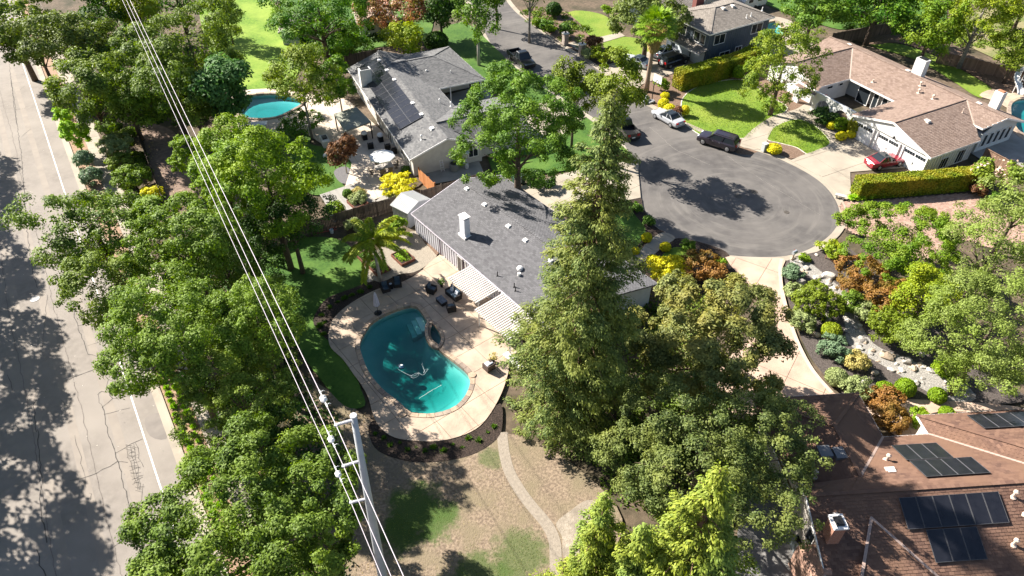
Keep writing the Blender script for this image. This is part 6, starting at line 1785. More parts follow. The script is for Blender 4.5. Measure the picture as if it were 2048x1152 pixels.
for x, y in list(zip(px_[ok], py_[ok]))[:2200]:
    s = random.uniform(.05, .12); z = LZ[0] * .5 + .01
    mb.add([(x - s, y, z), (x, y - s * .8, z), (x + s, y, z), (x, y + s * .8, z), (x + random.uniform(-s, s) * .3, y, z + s)], [(0, 1, 4), (1, 2, 4), (2, 3, 4), (3, 0, 4)])
o = mb.build('creek_gravel', mat('mixed_pebble', (.30, .28, .26), .9, island=(.60, .56, .50))); o['kind'] = 'stuff'

# ------------------------------------------------------------------ fences
def fence(label, a, b, h, m, bw=.15, gap=.012, post=2.4, cap=False, name='fence'):
    T = thing(name, label, 'fence', a)
    d = (b - a); L = d.length; d.normalize(); s = Vector((-d.y, d.x, 0))
    ang = math.atan2(d.y, d.x)
    n = min(299, int(L / (bw + gap))); step = L / n
    base = None
    for i in range(n):
        if base is None:
            mb = MB(); mb.box((0, 0, h / 2), (step - gap, .022, h)); base = mb.build('board', m, T)
            o = base
        else:
            o = base.copy(); col.objects.link(o); o.parent = T
        p = d * (step * (i + .5))
        o.location = (p.x, p.y, random.uniform(-.02, .03)); o.rotation_euler = (0, 0, ang)
    for z in (.35, h - .3):
        mb = MB(); mb.beam(s * .04 + Vector((0, 0, z)), d * L + s * .04 + Vector((0, 0, z)), .05, .09); mb.build('rail', m, T)
    k = int(L / post) + 1
    for i in range(k + 1):
        p = d * min(L, i * post) + s * .07
        mb = MB(); mb.box((p.x, p.y, h / 2 + .04), (.10, .10, h + .08), ang); mb.build('post', m, T)
    if cap:
        mb = MB(); mb.beam(Vector((0, 0, h + .03)), d * L + Vector((0, 0, h + .03)), .16, .04); mb.build('cap_rail', m, T)
    return T
M_fdark = mat('weathered_board', (.085, .062, .048), .9, (.05, .038, .03), 3, rnd=(.13, .10, .078))
M_fbrown = mat('brown_board', (.19, .115, .075), .9, (.13, .08, .055), 3, rnd=(.26, .165, .11))
M_forange = mat('new_cedar_board', (.40, .155, .055), .85, (.33, .13, .05), 3, rnd=(.50, .22, .09))
fence('dark weathered plank fence behind the feather palm and shed', G(618, 442, 1.75) * 1, G(790, 393, 1.75), 1.75, M_fdark).location.z = 0
fence('dark plank fence running on between shed and grey house', G(842, 381, 1.8), G(966, 345, 1.8), 1.8, M_fdark).location.z = 0
fence('short bright cedar fence at the corner of the grey house', G(836, 336, 1.7), G(868, 366, 1.7), 1.7, M_forange).location.z = 0
fence('dark plank fence at the back of the pool yard', G(618, 442, 1.75), G(520, 480, 1.75), 1.75, M_fdark).location.z = 0
fence('long brown board fence at the far right of the back yard', G(1880, 103, 1.8), G(2070, 145, 1.8), 1.8, M_fbrown).location.z = 0
fence('dark board fence behind the brown roof ridge', G(1668, 67, 1.8), G(1800, 42, 1.8), 1.8, M_fdark, cap=True).location.z = 0
fence('brown fence with a flat cap beside the garage of the brown house', G(1973, 297, 1.8), G(2046, 336, 1.8), 1.8, M_fbrown, cap=True).location.z = 0
fence('dark fence in shade behind the far end of the solar roof', G(660, 117, 1.8), G(764, 96, 1.8), 1.8, M_fdark).location.z = 0
fence('low dark fence along the bare brown ground', G(272, 262, 1.3), G(322, 392, 1.3), 1.3, M_fdark).location.z = 0

# ------------------------------------------------------------------ utility pole and wires
M_pole = mat('galvanised_pole', (.46, .47, .48), .55, (.38, .39, .41), 2, metal=.15)
M_wire = mat('aluminium_wire', (.60, .54, .58), .45, metal=.2)
M_insul = mat('grey_polymer', (.50, .49, .52), .5)
base = Vector((-7.5, 18.8, 0)); top = G(707, 832, 20.0)
T = thing('utility_pole', 'tall grey steel utility pole carrying three wires', 'utility pole', base)
mb = MB(); mb.tube([Vector((0, 0, -.2)), (top - base) * .3, (top - base) * .65, top - base], [.34, .27, .20, .135], 14); mb.build('pole', M_pole, T, smooth=True)
mb = MB(); mb.lathe([(.15, -.02), (.15, .05), (.04, .09)], top - base, 12); mb.build('pole_cap', mat('pole_cap_metal', (.66, .66, .67), .5), T)
wires = []
for (tx, ty), ry, far, near in (((672, 850), 838, (260, 0), (807, 1152)), ((687, 932), 921, (253, 0), (782, 1152)), ((702, 1005), 996, (245, 0), (763, 1152))):
    f = 1.0
    for k in range(400):               # where on the pole the insulator sits
        q = base.lerp(top, 1 - k / 400); dd_ = depth(q)
        yy = 576 - FPX * (q.y * _s + (q.z - CAMH) * _c) / dd_
        f = 1 - k / 400
        if yy >= ry: break
    rt = base.lerp(top, f); z = rt.z + .05
    tip = G(tx, ty, z)
    mb = MB()
    d = tip - rt; n = 13
    path, rad = [], []
    for i in range(n * 2):
        path.append(rt + d * (.12 + .86 * i / (n * 2 - 1)) - base); rad.append(.085 if i % 2 else .055)
    mb.tube(path, rad, 10)
    arm = mb.build('insulator', M_insul, T)
    mb = MB(); mb.tube([rt - base, rt + d * .16 - base], [.085, .07], 8); mb.build('bracket', M_pole, arm)
    mb = MB(); mb.box(tip - base, (.14, .14, .10)); mb.build('clamp', M_galv, arm)
    wires.append((tip, G(*far, z), G(*near, z), z))
for i, ((tip, fa, ne, z), lab, pxi) in enumerate(zip(wires, ('uppermost power line on the pole, the right one at top', 'middle power line of three on the grey pole', 'lowest power line on the pole, the left one at top'), ((645, 798), (661, 879), (676, 948)))):
    far2 = tip + (fa - tip) * 1.25; near2 = tip + (ne - tip) * 1.6
    W = thing('power_line', lab, 'power line', tip)
    n = 24
    P = [(far2 - tip) * (1 - k / n) for k in range(n)] + [(near2 - tip) * (k / 6) for k in range(7)]
    mb = MB(); mb.tube(P, .017, 6); mb.build('wire', M_wire, W)
    dirn = (far2 - tip).normalized()
    q = G(*pxi, z) - tip
    q = dirn * q.dot(dirn)
    s = dirn.cross(Vector((0, 0, 1))).normalized(); u = s.cross(dirn)
    mb = MB()
    Mx = Matrix((s, u, dirn)).transposed()
    b0 = len(mb.v)
    mb.lathe([(.03, -.24), (.05, -.2), (.15, -.12), (.15, -.06), (.06, -.03), (.16, .02), (.16, .08), (.05, .14), (.03, .24)], (0, 0, 0), 14)
    mb.v = [tuple(Mx @ Vector(v) + q) for v in mb.v]
    mb.build('line_insulator', M_white, W, smooth=True)
    for t_ in (-.42, .42):
        mb = MB(); a = q + dirn * t_; mb.beam(a - dirn * .14, a + dirn * .14, .06, .06); mb.tube([a + u * .0, a + s * .14 + u * .05, a + s * .2 - u * .02], .018, 5); mb.build('wire_clamp', M_galv, W)

# ------------------------------------------------------------------ cars
M_tyre = mat('tyre_rubber', (.015, .015, .016), .85)
M_rim = mat('alloy_rim', (.42, .42, .43), .35, metal=.7)
M_head = mat('headlight_glass', (.7, .72, .74), .15)
M_tail = mat('tail_light', (.40, .012, .012), .25)
M_plate = mat('plate_white', (.7, .7, .68), .5)
def paint(name, c, r=.28): return mat(name, c, r, spec=.5, coat=.6)
def loft(secs, close=True):
    n = len(secs[0]); vs = [p for s in secs for p in s]; fs = []
    for i in range(len(secs) - 1):
        for k in range(n):
            fs.append((i * n + k, i * n + (k + 1) % n, (i + 1) * n + (k + 1) % n, (i + 1) * n + k))
    fs.append(tuple(range(n))[::-1]); fs.append(tuple((len(secs) - 1) * n + k for k in range(n)))
    mb = MB(); mb.add(vs, [f[::-1] for f in fs]); return mb
def car(name, label, cat, front, rear, m, kind='sedan', L=4.7, W=1.82, Ht=1.45, roofm=None, rack=False, spare=False):
    f, b = G(*front), G(*rear)
    c = (f + b) / 2; d = f - b
    T = thing(name, label, cat, (c.x, c.y, LZ[0] * .3), math.atan2(d.y, d.x))
    h = L / 2; w = W / 2
    bz = .98 if kind == 'sedan' else (1.08 if kind == 'suv' else 1.12)
    if kind == 'sedan':
        st = [(-h, .80, .80), (-h + .12, .93, .93), (-h + .85, 1, bz + .02), (-.4, 1, bz - .02), (h - 1.55, 1, bz - .04), (h - .7, .98, .84), (h - .15, .93, .72), (h, .82, .58)]
    elif kind == 'suv':
        st = [(-h, .88, .95), (-h + .10, .95, bz), (-h + .5, 1, bz), (0, 1, bz), (h - 1.35, 1, bz), (h - .5, .98, 1.0), (h - .1, .94, .90), (h, .85, .72)]
    else:
        st = [(-h, .95, .95), (-h + .06, .98, .72), (-.55, 1, .72), (-.5, 1, bz), (h - 1.5, 1, bz), (h - .4, .98, 1.06), (h - .08, .95, 1.0), (h, .9, .8)]
    secs = []
    for x, k, zt in st:
        q = w * k; lo = .30 if abs(x) > h - .2 else .22
        zt = max(zt, lo + .3)
        secs.append([(x, -q * .90, lo), (x, -q, lo + .2), (x, -q, zt - .16), (x, -q * .93, zt - .03), (x, -q * .6, zt), (x, q * .6, zt), (x, q * .93, zt - .03), (x, q, zt - .16), (x, q, lo + .2), (x, q * .90, lo)])
    body = loft(secs).build('body', m, T, smooth=False)
    if kind == 'sedan': xb, xt, zt = (-h + .75, h - 1.45), (-h + 1.45, h - 2.25), Ht
    elif kind == 'suv': xb, xt, zt = (-h + .12, h - 1.25), (-h + .45, h - 1.95), Ht
    else: xb, xt, zt = (-.48, h - 1.42), (-.22, h - 2.05), Ht
    wb, wt = w * .90, w * .72
    g = MB(); z0 = bz - .06
    lowq = [(xb[0], -wb, z0), (xb[1], -wb, z0), (xb[1], wb, z0), (xb[0], wb, z0)]
    upq = [(xt[0], -wt, zt - .06), (xt[1], -wt, zt - .06), (xt[1], wt, zt - .06), (xt[0], wt, zt - .06)]
    g.add(lowq + upq, [(3, 2, 1, 0), (4, 5, 6, 7), (0, 1, 5, 4), (1, 2, 6, 5), (2, 3, 7, 6), (3, 0, 4, 7)])
    g.build('window_glass', M_glass, T)
    r_ = MB()
    for k, z_, e in ((1.06, zt - .07, 0), (1.0, zt, .0)): pass
    ex = .06
    r_.add([(xt[0] - ex, -wt * 1.04, zt - .07), (xt[1] + ex, -wt * 1.04, zt - .07), (xt[1] + ex, wt * 1.04, zt - .07), (xt[0] - ex, wt * 1.04, zt - .07), (xt[0] + .1, -wt * .9, zt), (xt[1] - .15, -wt * .9, zt - .01), (xt[1] - .15, wt * .9, zt - .01), (xt[0] + .1, wt * .9, zt)], [(3, 2, 1, 0), (4, 5, 6, 7), (0, 1, 5, 4), (1, 2, 6, 5), (2, 3, 7, 6), (3, 0, 4, 7)])
    r_.build('car_roof', roofm or m, T)
    for sg in (-1, 1):
        for t_ in (0, .47, 1):
            a = Vector((xb[0] + (xb[1] - xb[0]) * t_, wb * sg * 1.01, z0)); q = Vector((xt[0] + (xt[1] - xt[0]) * (t_ * .9 + .05), wt * sg * 1.02, zt - .05))
            mb = MB(); mb.beam(a, q, .09, .05, up=(0, 1, 0)); mb.build('pillar', m, T)
        mb = MB(); mb.box((xb[1] - .35, (w + .08) * sg, bz + .02), (.14, .2, .14)); mb.build('wing_mirror', m, T)
        mb = MB(); mb.box((h - .12, w * .62 * sg, (.66 if kind == 'sedan' else .85)), (.16, w * .38, .13)); mb.build('headlight', M_head, T)
        mb = MB(); mb.box((-h + .04, w * .66 * sg, (.80 if kind == 'sedan' else .95)), (.12, w * .36, .14 if kind == 'sedan' else .3)); mb.build('tail_light', M_tail, T)
        for dx in (.4, -.45):
            mb = MB(); mb.box((dx, w * sg * 1.005, bz - .18), (.18, .02, .035)); mb.build('door_handle', M_rim, T)
        if rack:
            mb = MB(); mb.beam((xt[0] + .2, wt * .85 * sg, zt + .04), (xt[1] - .2, wt * .85 * sg, zt + .04), .04, .04); mb.build('roof_rail', M_black, T)
    wr = .34 if kind == 'sedan' else .39
    for x in (h - .92, -h + .95):
        for sg in (-1, 1):
            mb = MB(); mb.lathe([(wr * .62, -.11), (wr, -.10), (wr, .10), (wr * .62, .11)], (0, 0, 0), 18)
            mb.v = [(v[0] + x, v[2] + w * .90 * sg, v[1] + wr) for v in mb.v]
            wh = mb.build('wheel', M_tyre, T)
            mb = MB(); mb.lathe([(wr * .64, -.02), (wr * .6, .02), (wr * .15, .035)], (0, 0, 0), 14)
            mb.v = [(v[0] + x, (v[2] + .115) * sg + w * .90 * sg, v[1] + wr) for v in mb.v]
            mb.build('rim', M_rim, wh)
    mb = MB(); mb.box((-h - .005, 0, .62), (.03, .42, .14)); mb.build('number_plate', M_plate, T)
    mb = MB(); mb.box((h - .03, 0, .55), (.08, w * .9, .2)); mb.build('grille', M_black, T)
    if kind == 'pickup':
        for sg in (-1, 1):
            mb = MB(); mb.box((-h / 2 - .25, w * .95 * sg, .92), (h - .5, .10, .45)); mb.build('bed_side', m, T)
        mb = MB(); mb.box((-h + .07, 0, .92), (.10, w * 1.9, .45)); mb.build('tailgate', m, T)
        mb = MB(); mb.box((-h / 2 - .25, 0, .74), (h - .6, w * 1.75, .06)); mb.build('bed_floor', M_black, T)
    if spare:
        mb = MB(); mb.lathe([(.2, -.1), (.36, -.09), (.36, .09), (.2, .1)], (0, 0, 0), 16)
        mb.v = [(v[2] - h - .12, v[0], v[1] + .95) for v in mb.v]; mb.build('spare_wheel_cover', M_plate, T)
    return T
P_black = paint('black_paint', (.012, .012, .014))
car('pickup_truck', 'black pickup truck parked on the upper street', 'pickup truck', (1066, 146), (1020, 108), P_black, 'pickup', L=5.7, W=2.0, Ht=1.9)
car('parked_car', 'silver-grey sedan with a dark roof parked by the golden shrubs', 'car', (1310, 229), (1360, 258), paint('silver_paint', (.36, .37, .39)), 'sedan', L=4.75, roofm=M_glass)
car('parked_car', 'dark navy SUV parked at the kerb below the big lawn', 'car', (1398, 280), (1472, 303), paint('midnight_paint', (.022, .016, .024)), 'suv', L=5.0, W=1.95, Ht=1.75, rack=True)
car('pickup_truck', 'dark pickup with an open empty bed under the olive-yellow trees', 'pickup truck', (1232, 246), (1264, 283), P_black, 'pickup', L=5.6, W=1.95, Ht=1.85)
car('parked_car', 'black SUV with a light rear wheel cover in the driveway', 'car', (1376, 120), (1316, 140), P_black, 'suv', L=4.9, W=1.9, Ht=1.8, spare=True)
car('parked_car', 'white car next to the garage of the blue house', 'car', (1352, 104), (1308, 118), paint('white_car_paint', (.62, .64, .68)), 'sedan', L=4.7)
car('parked_car', 'silver-blue car left of the fan palm trunk', 'car', (1252, 122), (1294, 138), paint('ice_paint', (.40, .43, .46)), 'sedan', L=4.6)
car('parked_car', 'dark red hatchback with a black roof behind the long hedge', 'car', (1800, 324), (1732, 337), paint('ruby_paint', (.22, .008, .022)), 'sedan', L=4.7, W=1.85, roofm=M_glass)

# ------------------------------------------------------------------ patio furniture
M_wick = mat('dark_wicker', (.018, .016, .017), .8, (.035, .03, .03), 30, bump=.6, bscale=60, coord='obj')
M_wickb = mat('brown_wicker', (.07, .05, .04), .8, (.11, .08, .065), 30, bump=.6, bscale=60, coord='obj')
M_cushb = mat('slate_blue_cushion', (.045, .07, .10), .85, (.06, .09, .125), 4, coord='obj')
M_cushw = mat('pale_cushion', (.55, .57, .62), .85, (.45, .48, .55), 6, coord='obj')
def armchair(px, look, label, wm, cm, name='armchair', wide=.78, cat='chair', group=None, pill=None):
    p = G(*px); q = G(*look)
    T = thing(name, label, cat, (p.x, p.y, DZ + .002), math.atan2(q.y - p.y, q.x - p.x))
    mb = MB(); mb.box((.02, 0, .2), (.74, wide, .36)); mb.build('base', wm, T)
    mb = MB(); mb.box((-.34, 0, .52), (.14, wide, .56), M=Matrix.Rotation(-.12, 3, 'Y')); mb.build('backrest', wm, T)
    for sg in (-1, 1):
        mb = MB(); mb.box((.02, sg * (wide / 2 - .06), .47), (.72, .13, .26)); mb.build('armrest', wm, T)
    n = 1 if wide < 1 else (2 if wide < 1.7 else 3)
    ww = (wide - .26) / n
    for i in range(n):
        y = -wide / 2 + .13 + ww * (i + .5)
        mb = MB(); mb.box((.07, y, .44), (.62, ww - .02, .14)); o = mb.build('seat_cushion', cm, T)
        bv = o.modifiers.new('b', 'BEVEL'); bv.width = .04; bv.segments = 2
        mb = MB(); mb.box((-.22, y, .68), (.15, ww - .02, .42), M=Matrix.Rotation(-.18, 3, 'Y')); o = mb.build('back_cushion', cm, T)
        bv = o.modifiers.new('b', 'BEVEL'); bv.width = .05; bv.segments = 2
        if pill is not None:
            mb = MB(); mb.box((-.08, y, .62), (.12, .36, .34), M=Matrix.Rotation(-.4, 3, 'Y')); o = mb.build('pillow', pill, T)
    return T
armchair((772, 585), (800, 640), 'dark wicker armchair with blue cushion nearest the closed umbrella', M_wick, M_cushb)
armchair((796, 575), (800, 625), 'dark wicker armchair with blue cushions right of its twin by the palm', M_wick, M_cushb)
armchair((864, 588), (905, 600), 'dark wicker armchair facing the sofa from the pool side', M_wick, M_cushb)
armchair((903, 625), (890, 590), 'dark wicker armchair with its back to the pool steps', M_wick, M_cushb)
armchair((978, 742), (960, 725), 'brown wicker armchair with pale cushion alone on the sunny deck', M_wickb, M_cushw)
armchair((908, 597), (868, 620), 'dark wicker sofa with blue cushions under the slatted cover', M_wick, M_cushb, 'sofa', 1.6, 'sofa', pill=M_cushw)
p = G(884, 610); T = thing('coffee_table', 'dark wicker coffee table with a glossy top before the sofa', 'table', (p.x, p.y, DZ), math.atan2(uC.y, uC.x))
mb = MB(); mb.box((0, 0, .2), (1.0, .6, .38)); mb.build('base', M_wick, T)
mb = MB(); mb.box((0, 0, .41), (1.06, .66, .035)); mb.build('tabletop', mat('slate_tile', (.05, .06, .075), .2, (.12, .13, .15), 6, coord='obj'), T)
p = G(783, 580); T = thing('side_table', 'small side table with a pale bowl between the two wicker chairs', 'table', (p.x, p.y, DZ))
mb = MB(); mb.box((0, 0, .22), (.42, .42, .42)); mb.build('base', M_wick, T)
mb = MB(); mb.lathe([(.04, 0), (.13, .08), (.11, .08), (.02, .02)], (0, 0, .44), 10); tag(mb.build('bowl', M_cushw), 'pale bowl on the small table between two wicker chairs', 'bowl').location = (p.x, p.y, DZ)
def planter(px, label, r=.2, h=.4, sp='rose', m=None, pz=DZ):
    p = G(*px); T = thing('potted_plant', label, 'plant', (p.x, p.y, pz))
    mb = MB(); mb.lathe([(r * .7, 0), (r, h), (r * .86, h), (r * .8, h - .05)], (0, 0, 0), 12); mb.build('pot', m or M_black, T)
    C_, N_, _ = broad(r * 1.9, r * 1.6, 240, .10, .5, 6)
    link('foliage', leafmesh('foliage', C_ + np.array([0, 0, h + r * 1.2]), N_, .13, .07, LF[sp]), T)
planter((884, 578), 'small leafy potted plant at the corner of the slatted cover', .17, .35)
planter((887, 506), 'terracotta pot with a grey plant at the rear wall', .22, .4, 'sage', mat('terracotta_pot', (.42, .24, .15), .8))
planter((986, 728), 'potted straw-coloured plant beside the white bench', .2, .35, 'straw')
p = G(757, 631); T = thing('patio_umbrella', 'closed pale lilac patio umbrella on a round black base', 'umbrella', (p.x, p.y, DZ))
mb = MB(); mb.lathe([(.36, 0), (.36, .07), (.08, .12), (.05, .3)], (0, 0, 0), 18); mb.build('base', M_black, T)
mb = MB(); mb.tube([(0, 0, .1), (0, 0, 2.65)], .025, 8); mb.build('pole', M_black, T)
mb = MB(); nn_ = 16
prof = [(.19, .98), (.23, 1.0), (.22, 1.3), (.17, 1.8), (.12, 2.15), (.13, 2.2), (.05, 2.5), (.02, 2.6)]
vs = []
for r0_, z in prof: vs += [(r0_ * (1 + .22 * (k % 2)) * math.cos(2 * math.pi * k / nn_), r0_ * (1 + .22 * (k % 2)) * math.sin(2 * math.pi * k / nn_), z) for k in range(nn_)]
mb.add(vs, [(i * nn_ + k, i * nn_ + (k + 1) % nn_, (i + 1) * nn_ + (k + 1) % nn_, (i + 1) * nn_ + k) for i in range(len(prof) - 1) for k in range(nn_)])
mb.build('folded_canopy', mat('lilac_canvas', (.60, .53, .60), .85, (.52, .46, .53), 6), T)
# pool things
p = G(803, 733); T = thing('pool_cleaner', 'small blue and white robot cleaner floating in the pool', 'pool cleaner', (p.x, p.y, -.1))
mb = MB(); mb.lathe([(.20, -.08), (.26, 0), (.24, .12), (.10, .2)], (0, 0, 0), 12); mb.build('body', mat('cleaner_blue', (.03, .08, .14), .4), T)
mb = MB(); mb.box((0, .05, .2), (.18, .12, .08)); mb.build('handle', M_white, T)
def ring(c, r, a0, a1, n=14): return [(c[0] + r * math.cos(R(a0 + (a1 - a0) * k / n)), c[1] + r * math.sin(R(a0 + (a1 - a0) * k / n))) for k in range(n + 1)]
hp = GP([(800, 728), (795, 732), (796, 738), (806, 744), (818, 750), (828, 752), (834, 748), (838, 745), (836, 752), (828, 756), (822, 754), (826, 749), (836, 746), (846, 750), (852, 744), (856, 738), (850, 740), (847, 746), (849, 742), (846, 734), (844, 728), (846, 725)], -.06)
mb = MB(); mb.tube(spline(hp, False, 4), .010, 5); tag(mb.build('pool_hose', mat('hose_grey', (.42, .50, .52), .6)), 'white coiled hose trailing from the cleaner on the pool water', 'hose')
mb = MB(); mb.tube(GP([(838, 797), (860, 783), (883, 770)], -.06), .011, 5); tag(mb.build('pool_pole', M_white), 'thin straight white pole floating in the deep pool end', 'pole')
for px in ((862, 684), (741, 673)):
    pass
for (a, w, lab) in (((945, 755), .30, 'skimmer niche lid on the right pool edge'), ((806, 832), .34, 'round skimmer cover at the lower left pool edge')):
    p = G(*a); mb = MB(); mb.lathe([(w, 0), (w, .05), (w * .6, .06)], (0, 0, 0), 14); o = mb.build('skimmer_lid', COPM[0]); o.location = (p.x, p.y, DZ + .03); tag(o, lab, 'lid')
a, b_ = CP(19.6, -3.15, 0), CP(22.4, -3.15, 0)
T = thing('bench', 'long white built-in bench at the edge of the pool deck', 'bench', a)
mb = MB(); mb.beam(Vector((0, 0, .22)), b_ - a + Vector((0, 0, .22)), .45, .42); mb.build('base', mat('bench_grey', (.45, .42, .42), .8), T)
mb = MB(); mb.beam(Vector((0, 0, .46)), b_ - a + Vector((0, 0, .46)), .55, .06); mb.build('seat', M_white, T)
# raised beds
M_red = mat('redwood_plank', (.20, .075, .045), .85, (.15, .06, .04), 4)
def rbed(px, L, W, label, sp, soilm=None):
    p = G(*px); T = thing('raised_bed', label, 'planter', (p.x, p.y, 0), math.atan2(uC.y, uC.x))
    for (c, d_) in (((0, W / 2, .3), (L, .06, .5)), ((0, -W / 2, .3), (L, .06, .5)), ((L / 2, 0, .3), (.06, W - .07, .5)), ((-L / 2, 0, .3), (.06, W - .07, .5))):
        mb = MB(); mb.box(c, d_); mb.build('plank', M_red, T)
    mb = MB(); mb.box((0, 0, .24), (L - .08, W - .08, .46)); mb.build('soil', M_mulch, T)
    C_, N_, _ = broad(.8, .25, 700, .11, .4, 9)
    C_ = C_ * np.array([L / 2.0, W / 1.9, 1]) + np.array([0, 0, .62])
    link('foliage', leafmesh('foliage', C_, N_, .14, .07, LF[sp]), T)
rbed((758, 540), 2.0, 1.5, 'wooden raised bed at the foot of the feather palm', 'rose')
rbed((807, 521), 2.0, 1.5, 'wooden raised bed with lush greens under the palm fronds', 'tuft')
rbed((735, 522), 1.8, 1.3, 'wooden raised bed half hidden behind the feather palm', 'rose')
sheet('gravel_patio', SP([(715, 535), (735, 505), (780, 500), (800, 505), (838, 520), (826, 540), (790, 548), (760, 568), (728, 560)], n=3), M_gravel_w, z=.012)
rbed((716, 411), 1.9, 1.6, 'wooden raised bed of silver plants on the grey house patio', 'sage')
# yard oddments
p = G(645, 463); T = thing('ladder', 'red ladder lying in front of the dark plank fence', 'ladder', (p.x, p.y, .06), math.atan2(.35, 1))
M_redp = mat('faded_red_paint', (.40, .10, .09), .6)
for y in (-.2, .2):
    mb = MB(); mb.box((0, y, 0), (2.9, .06, .08)); mb.build('rail', M_redp, T)
for i in range(9):
    mb = MB(); mb.box((-1.3 + i * .32, 0, 0), (.05, .38, .04)); mb.build('rung', M_redp, T)
p = G(668, 447); mb = MB(); mb.tube([(.32 * math.cos(R(a)), 0, .75 + .42 * math.sin(R(a))) for a in range(0, 361, 20)], .05, 6)
o = mb.build('garden_hose', mat('hose_blue', (.12, .25, .42), .5)); o.location = p + Vector((.1, -.15, 0)); tag(o, 'blue garden hose coiled on the dark plank fence', 'hose')
p = G(664, 466); mb = MB(); mb.lathe([(.16, 0), (.2, .45), (.17, .45), (.15, .05)], (0, 0, 0), 12); o = mb.build('bucket', mat('pale_bucket', (.52, .58, .62), .5)); o.location = p; tag(o, 'pale blue bucket beside the red ladder', 'bucket')
# gazebo
gz = [G(668, 228, 2.5), G(712, 213, 2.5), G(742, 243, 2.5), G(690, 262, 2.5)]
gc = sum(gz, Vector((0, 0, 0))) / 4
T = thing('gazebo', 'grey-green fabric gazebo canopy on dark posts by the grey house', 'gazebo', (gc.x, gc.y, 0))
mb = MB(); ap = Vector((gc.x, gc.y, 3.0)); off = Vector((gc.x, gc.y, 0))
mb.add([g - off for g in gz] + [ap - off] + [g - off - Vector((0, 0, .18)) for g in gz], [(i, (i + 1) % 4, 4) for i in range(4)] + [(i, 5 + i, 5 + (i + 1) % 4, (i + 1) % 4) for i in range(4)])
mb.build('canopy', mat('sage_canvas', (.25, .255, .21), .9, (.21, .215, .175), 2), T)
for g in gz:
    q = g.lerp(gc, .04) - off
    mb = MB(); mb.box((q.x, q.y, 1.2), (.13, .13, 2.4)); mb.build('post', mat('dark_post', (.05, .035, .03), .7), T)
def blob_things(): pass
M_stone = mat('pale_stone_counter', (.55, .52, .47), .8)
p = G(652, 290); T = thing('barbecue_island', 'pale stone barbecue island beside the purple plum tree', 'barbecue', (p.x, p.y, .05), math.atan2(hv.y, hv.x))
mb = MB(); mb.box((0, 0, .45), (1.9, .9, .9)); mb.build('counter', M_stone, T); mb = MB(); mb.box((.1, 0, .98), (.8, .6, .18)); mb.build('grill_lid', M_black, T)
for px, lab in (((730, 280), 'white box-shaped grill cover under the gazebo edge'), ((762, 284), 'white-topped grill against the grey house wall')):
    p = G(*px); T = thing('grill', lab, 'grill', (p.x, p.y, .1), math.atan2(hv.y, hv.x))
    mb = MB(); mb.box((0, 0, .4), (.8, .55, .7)); mb.build('cart', M_black, T)
    mb = MB(); mb.lathe([(.36, 0), (.40, .12), (.30, .32), (.08, .38)], (0, 0, .76), 10); mb.build('lid', M_white, T)
    for x in (-.3, .3):
        mb = MB(); mb.box((x, -.25, .1), (.06, .06, .2)); mb.build('leg', M_black, T)
for px, lk, lab in (((742, 298), (735, 270), 'dark lounge chair in the shade of the gazebo'), ((776, 300), (770, 280), 'dark slatted chair by the rear wall windows'), ((788, 308), (780, 290), 'second dark chair nearer the corner of the grey wall')):
    armchair(px, lk, lab, M_black, M_black, 'patio_chair', .7).location.z = .12
# dining set
p = G(769, 345); T = thing('dining_table', 'rectangular outdoor dining table under the white umbrella', 'table', (p.x, p.y, .12), math.atan2(hw.y, hw.x))
M_bronze = mat('bronze_frame', (.06, .045, .035), .5)
mb = MB(); mb.box((0, 0, .72), (2.1, 1.1, .05)); mb.build('tabletop', mat('stone_tabletop', (.40, .37, .34), .4, (.32, .30, .28), 3, coord='obj'), T)
for x in (-.85, .85):
    for y in (-.4, .4):
        mb = MB(); mb.box((x, y, .36), (.06, .06, .7)); mb.build('leg', M_bronze, T)
chair0 = thing('dining_chair', 'bronze swivel dining chair at the table below the umbrella', 'chair', (0, 0, 0), 0, 'dining chairs on the patio')
mb = MB(); mb.lathe([(.26, 0), (.28, .03), (.06, .08), (.05, .40)], (0, 0, 0), 12); mb.build('swivel_base', M_bronze, chair0)
mb = MB(); mb.box((0, 0, .44), (.5, .5, .08)); mb.build('seat', mat('taupe_sling', (.20, .16, .12), .8), chair0)
mb = MB(); mb.box((-.24, 0, .75), (.06, .5, .55), M=Matrix.Rotation(-.15, 3, 'Y')); mb.build('backrest', MATS['taupe_sling'], chair0)
for sg in (-1, 1):
    mb = MB(); mb.tube([(-.22, .27 * sg, .68), (.2, .27 * sg, .66), (.22, .27 * sg, .46)], .02, 5); mb.build('armrest', M_bronze, chair0)
labs = ['dining chair with a dark bag at the lower left table end', 'dining chair on the near side of the table, left', 'dining chair on the near side of the table, right', 'dining chair at the sunny right end of the table', 'dining chair on the far side of the table, left', 'dining chair on the far side of the table, right']
for i, (x, y, a) in enumerate(((-1.5, 0, 0), (-.5, -.85, 90), (.5, -.85, 90), (1.5, .1, 180), (-.5, .85, -90), (.5, .85, -90))):
    o = chair0 if i == 0 else copy_tree(chair0)
    q = p + hw * x + hv * y
    o.location = (q.x, q.y, .12); o.rotation_euler = (0, 0, math.atan2(hw.y, hw.x) + R(a)); o['label'] = labs[i]
p2 = p + hv * .05
T = thing('patio_umbrella', 'open white octagonal umbrella over the dining table', 'umbrella', (p2.x, p2.y, .12))
mb = MB(); mb.tube([(0, 0, .1), (0, 0, 2.6)], .03, 8); mb.build('pole', M_bronze, T)
mb = MB(); mb.lathe([(.25, 0), (.25, .06), (.05, .12)], (0, 0, 0), 12); mb.build('base', M_bronze, T)
M_canv = mat('white_canvas', (.68, .68, .66), .9)
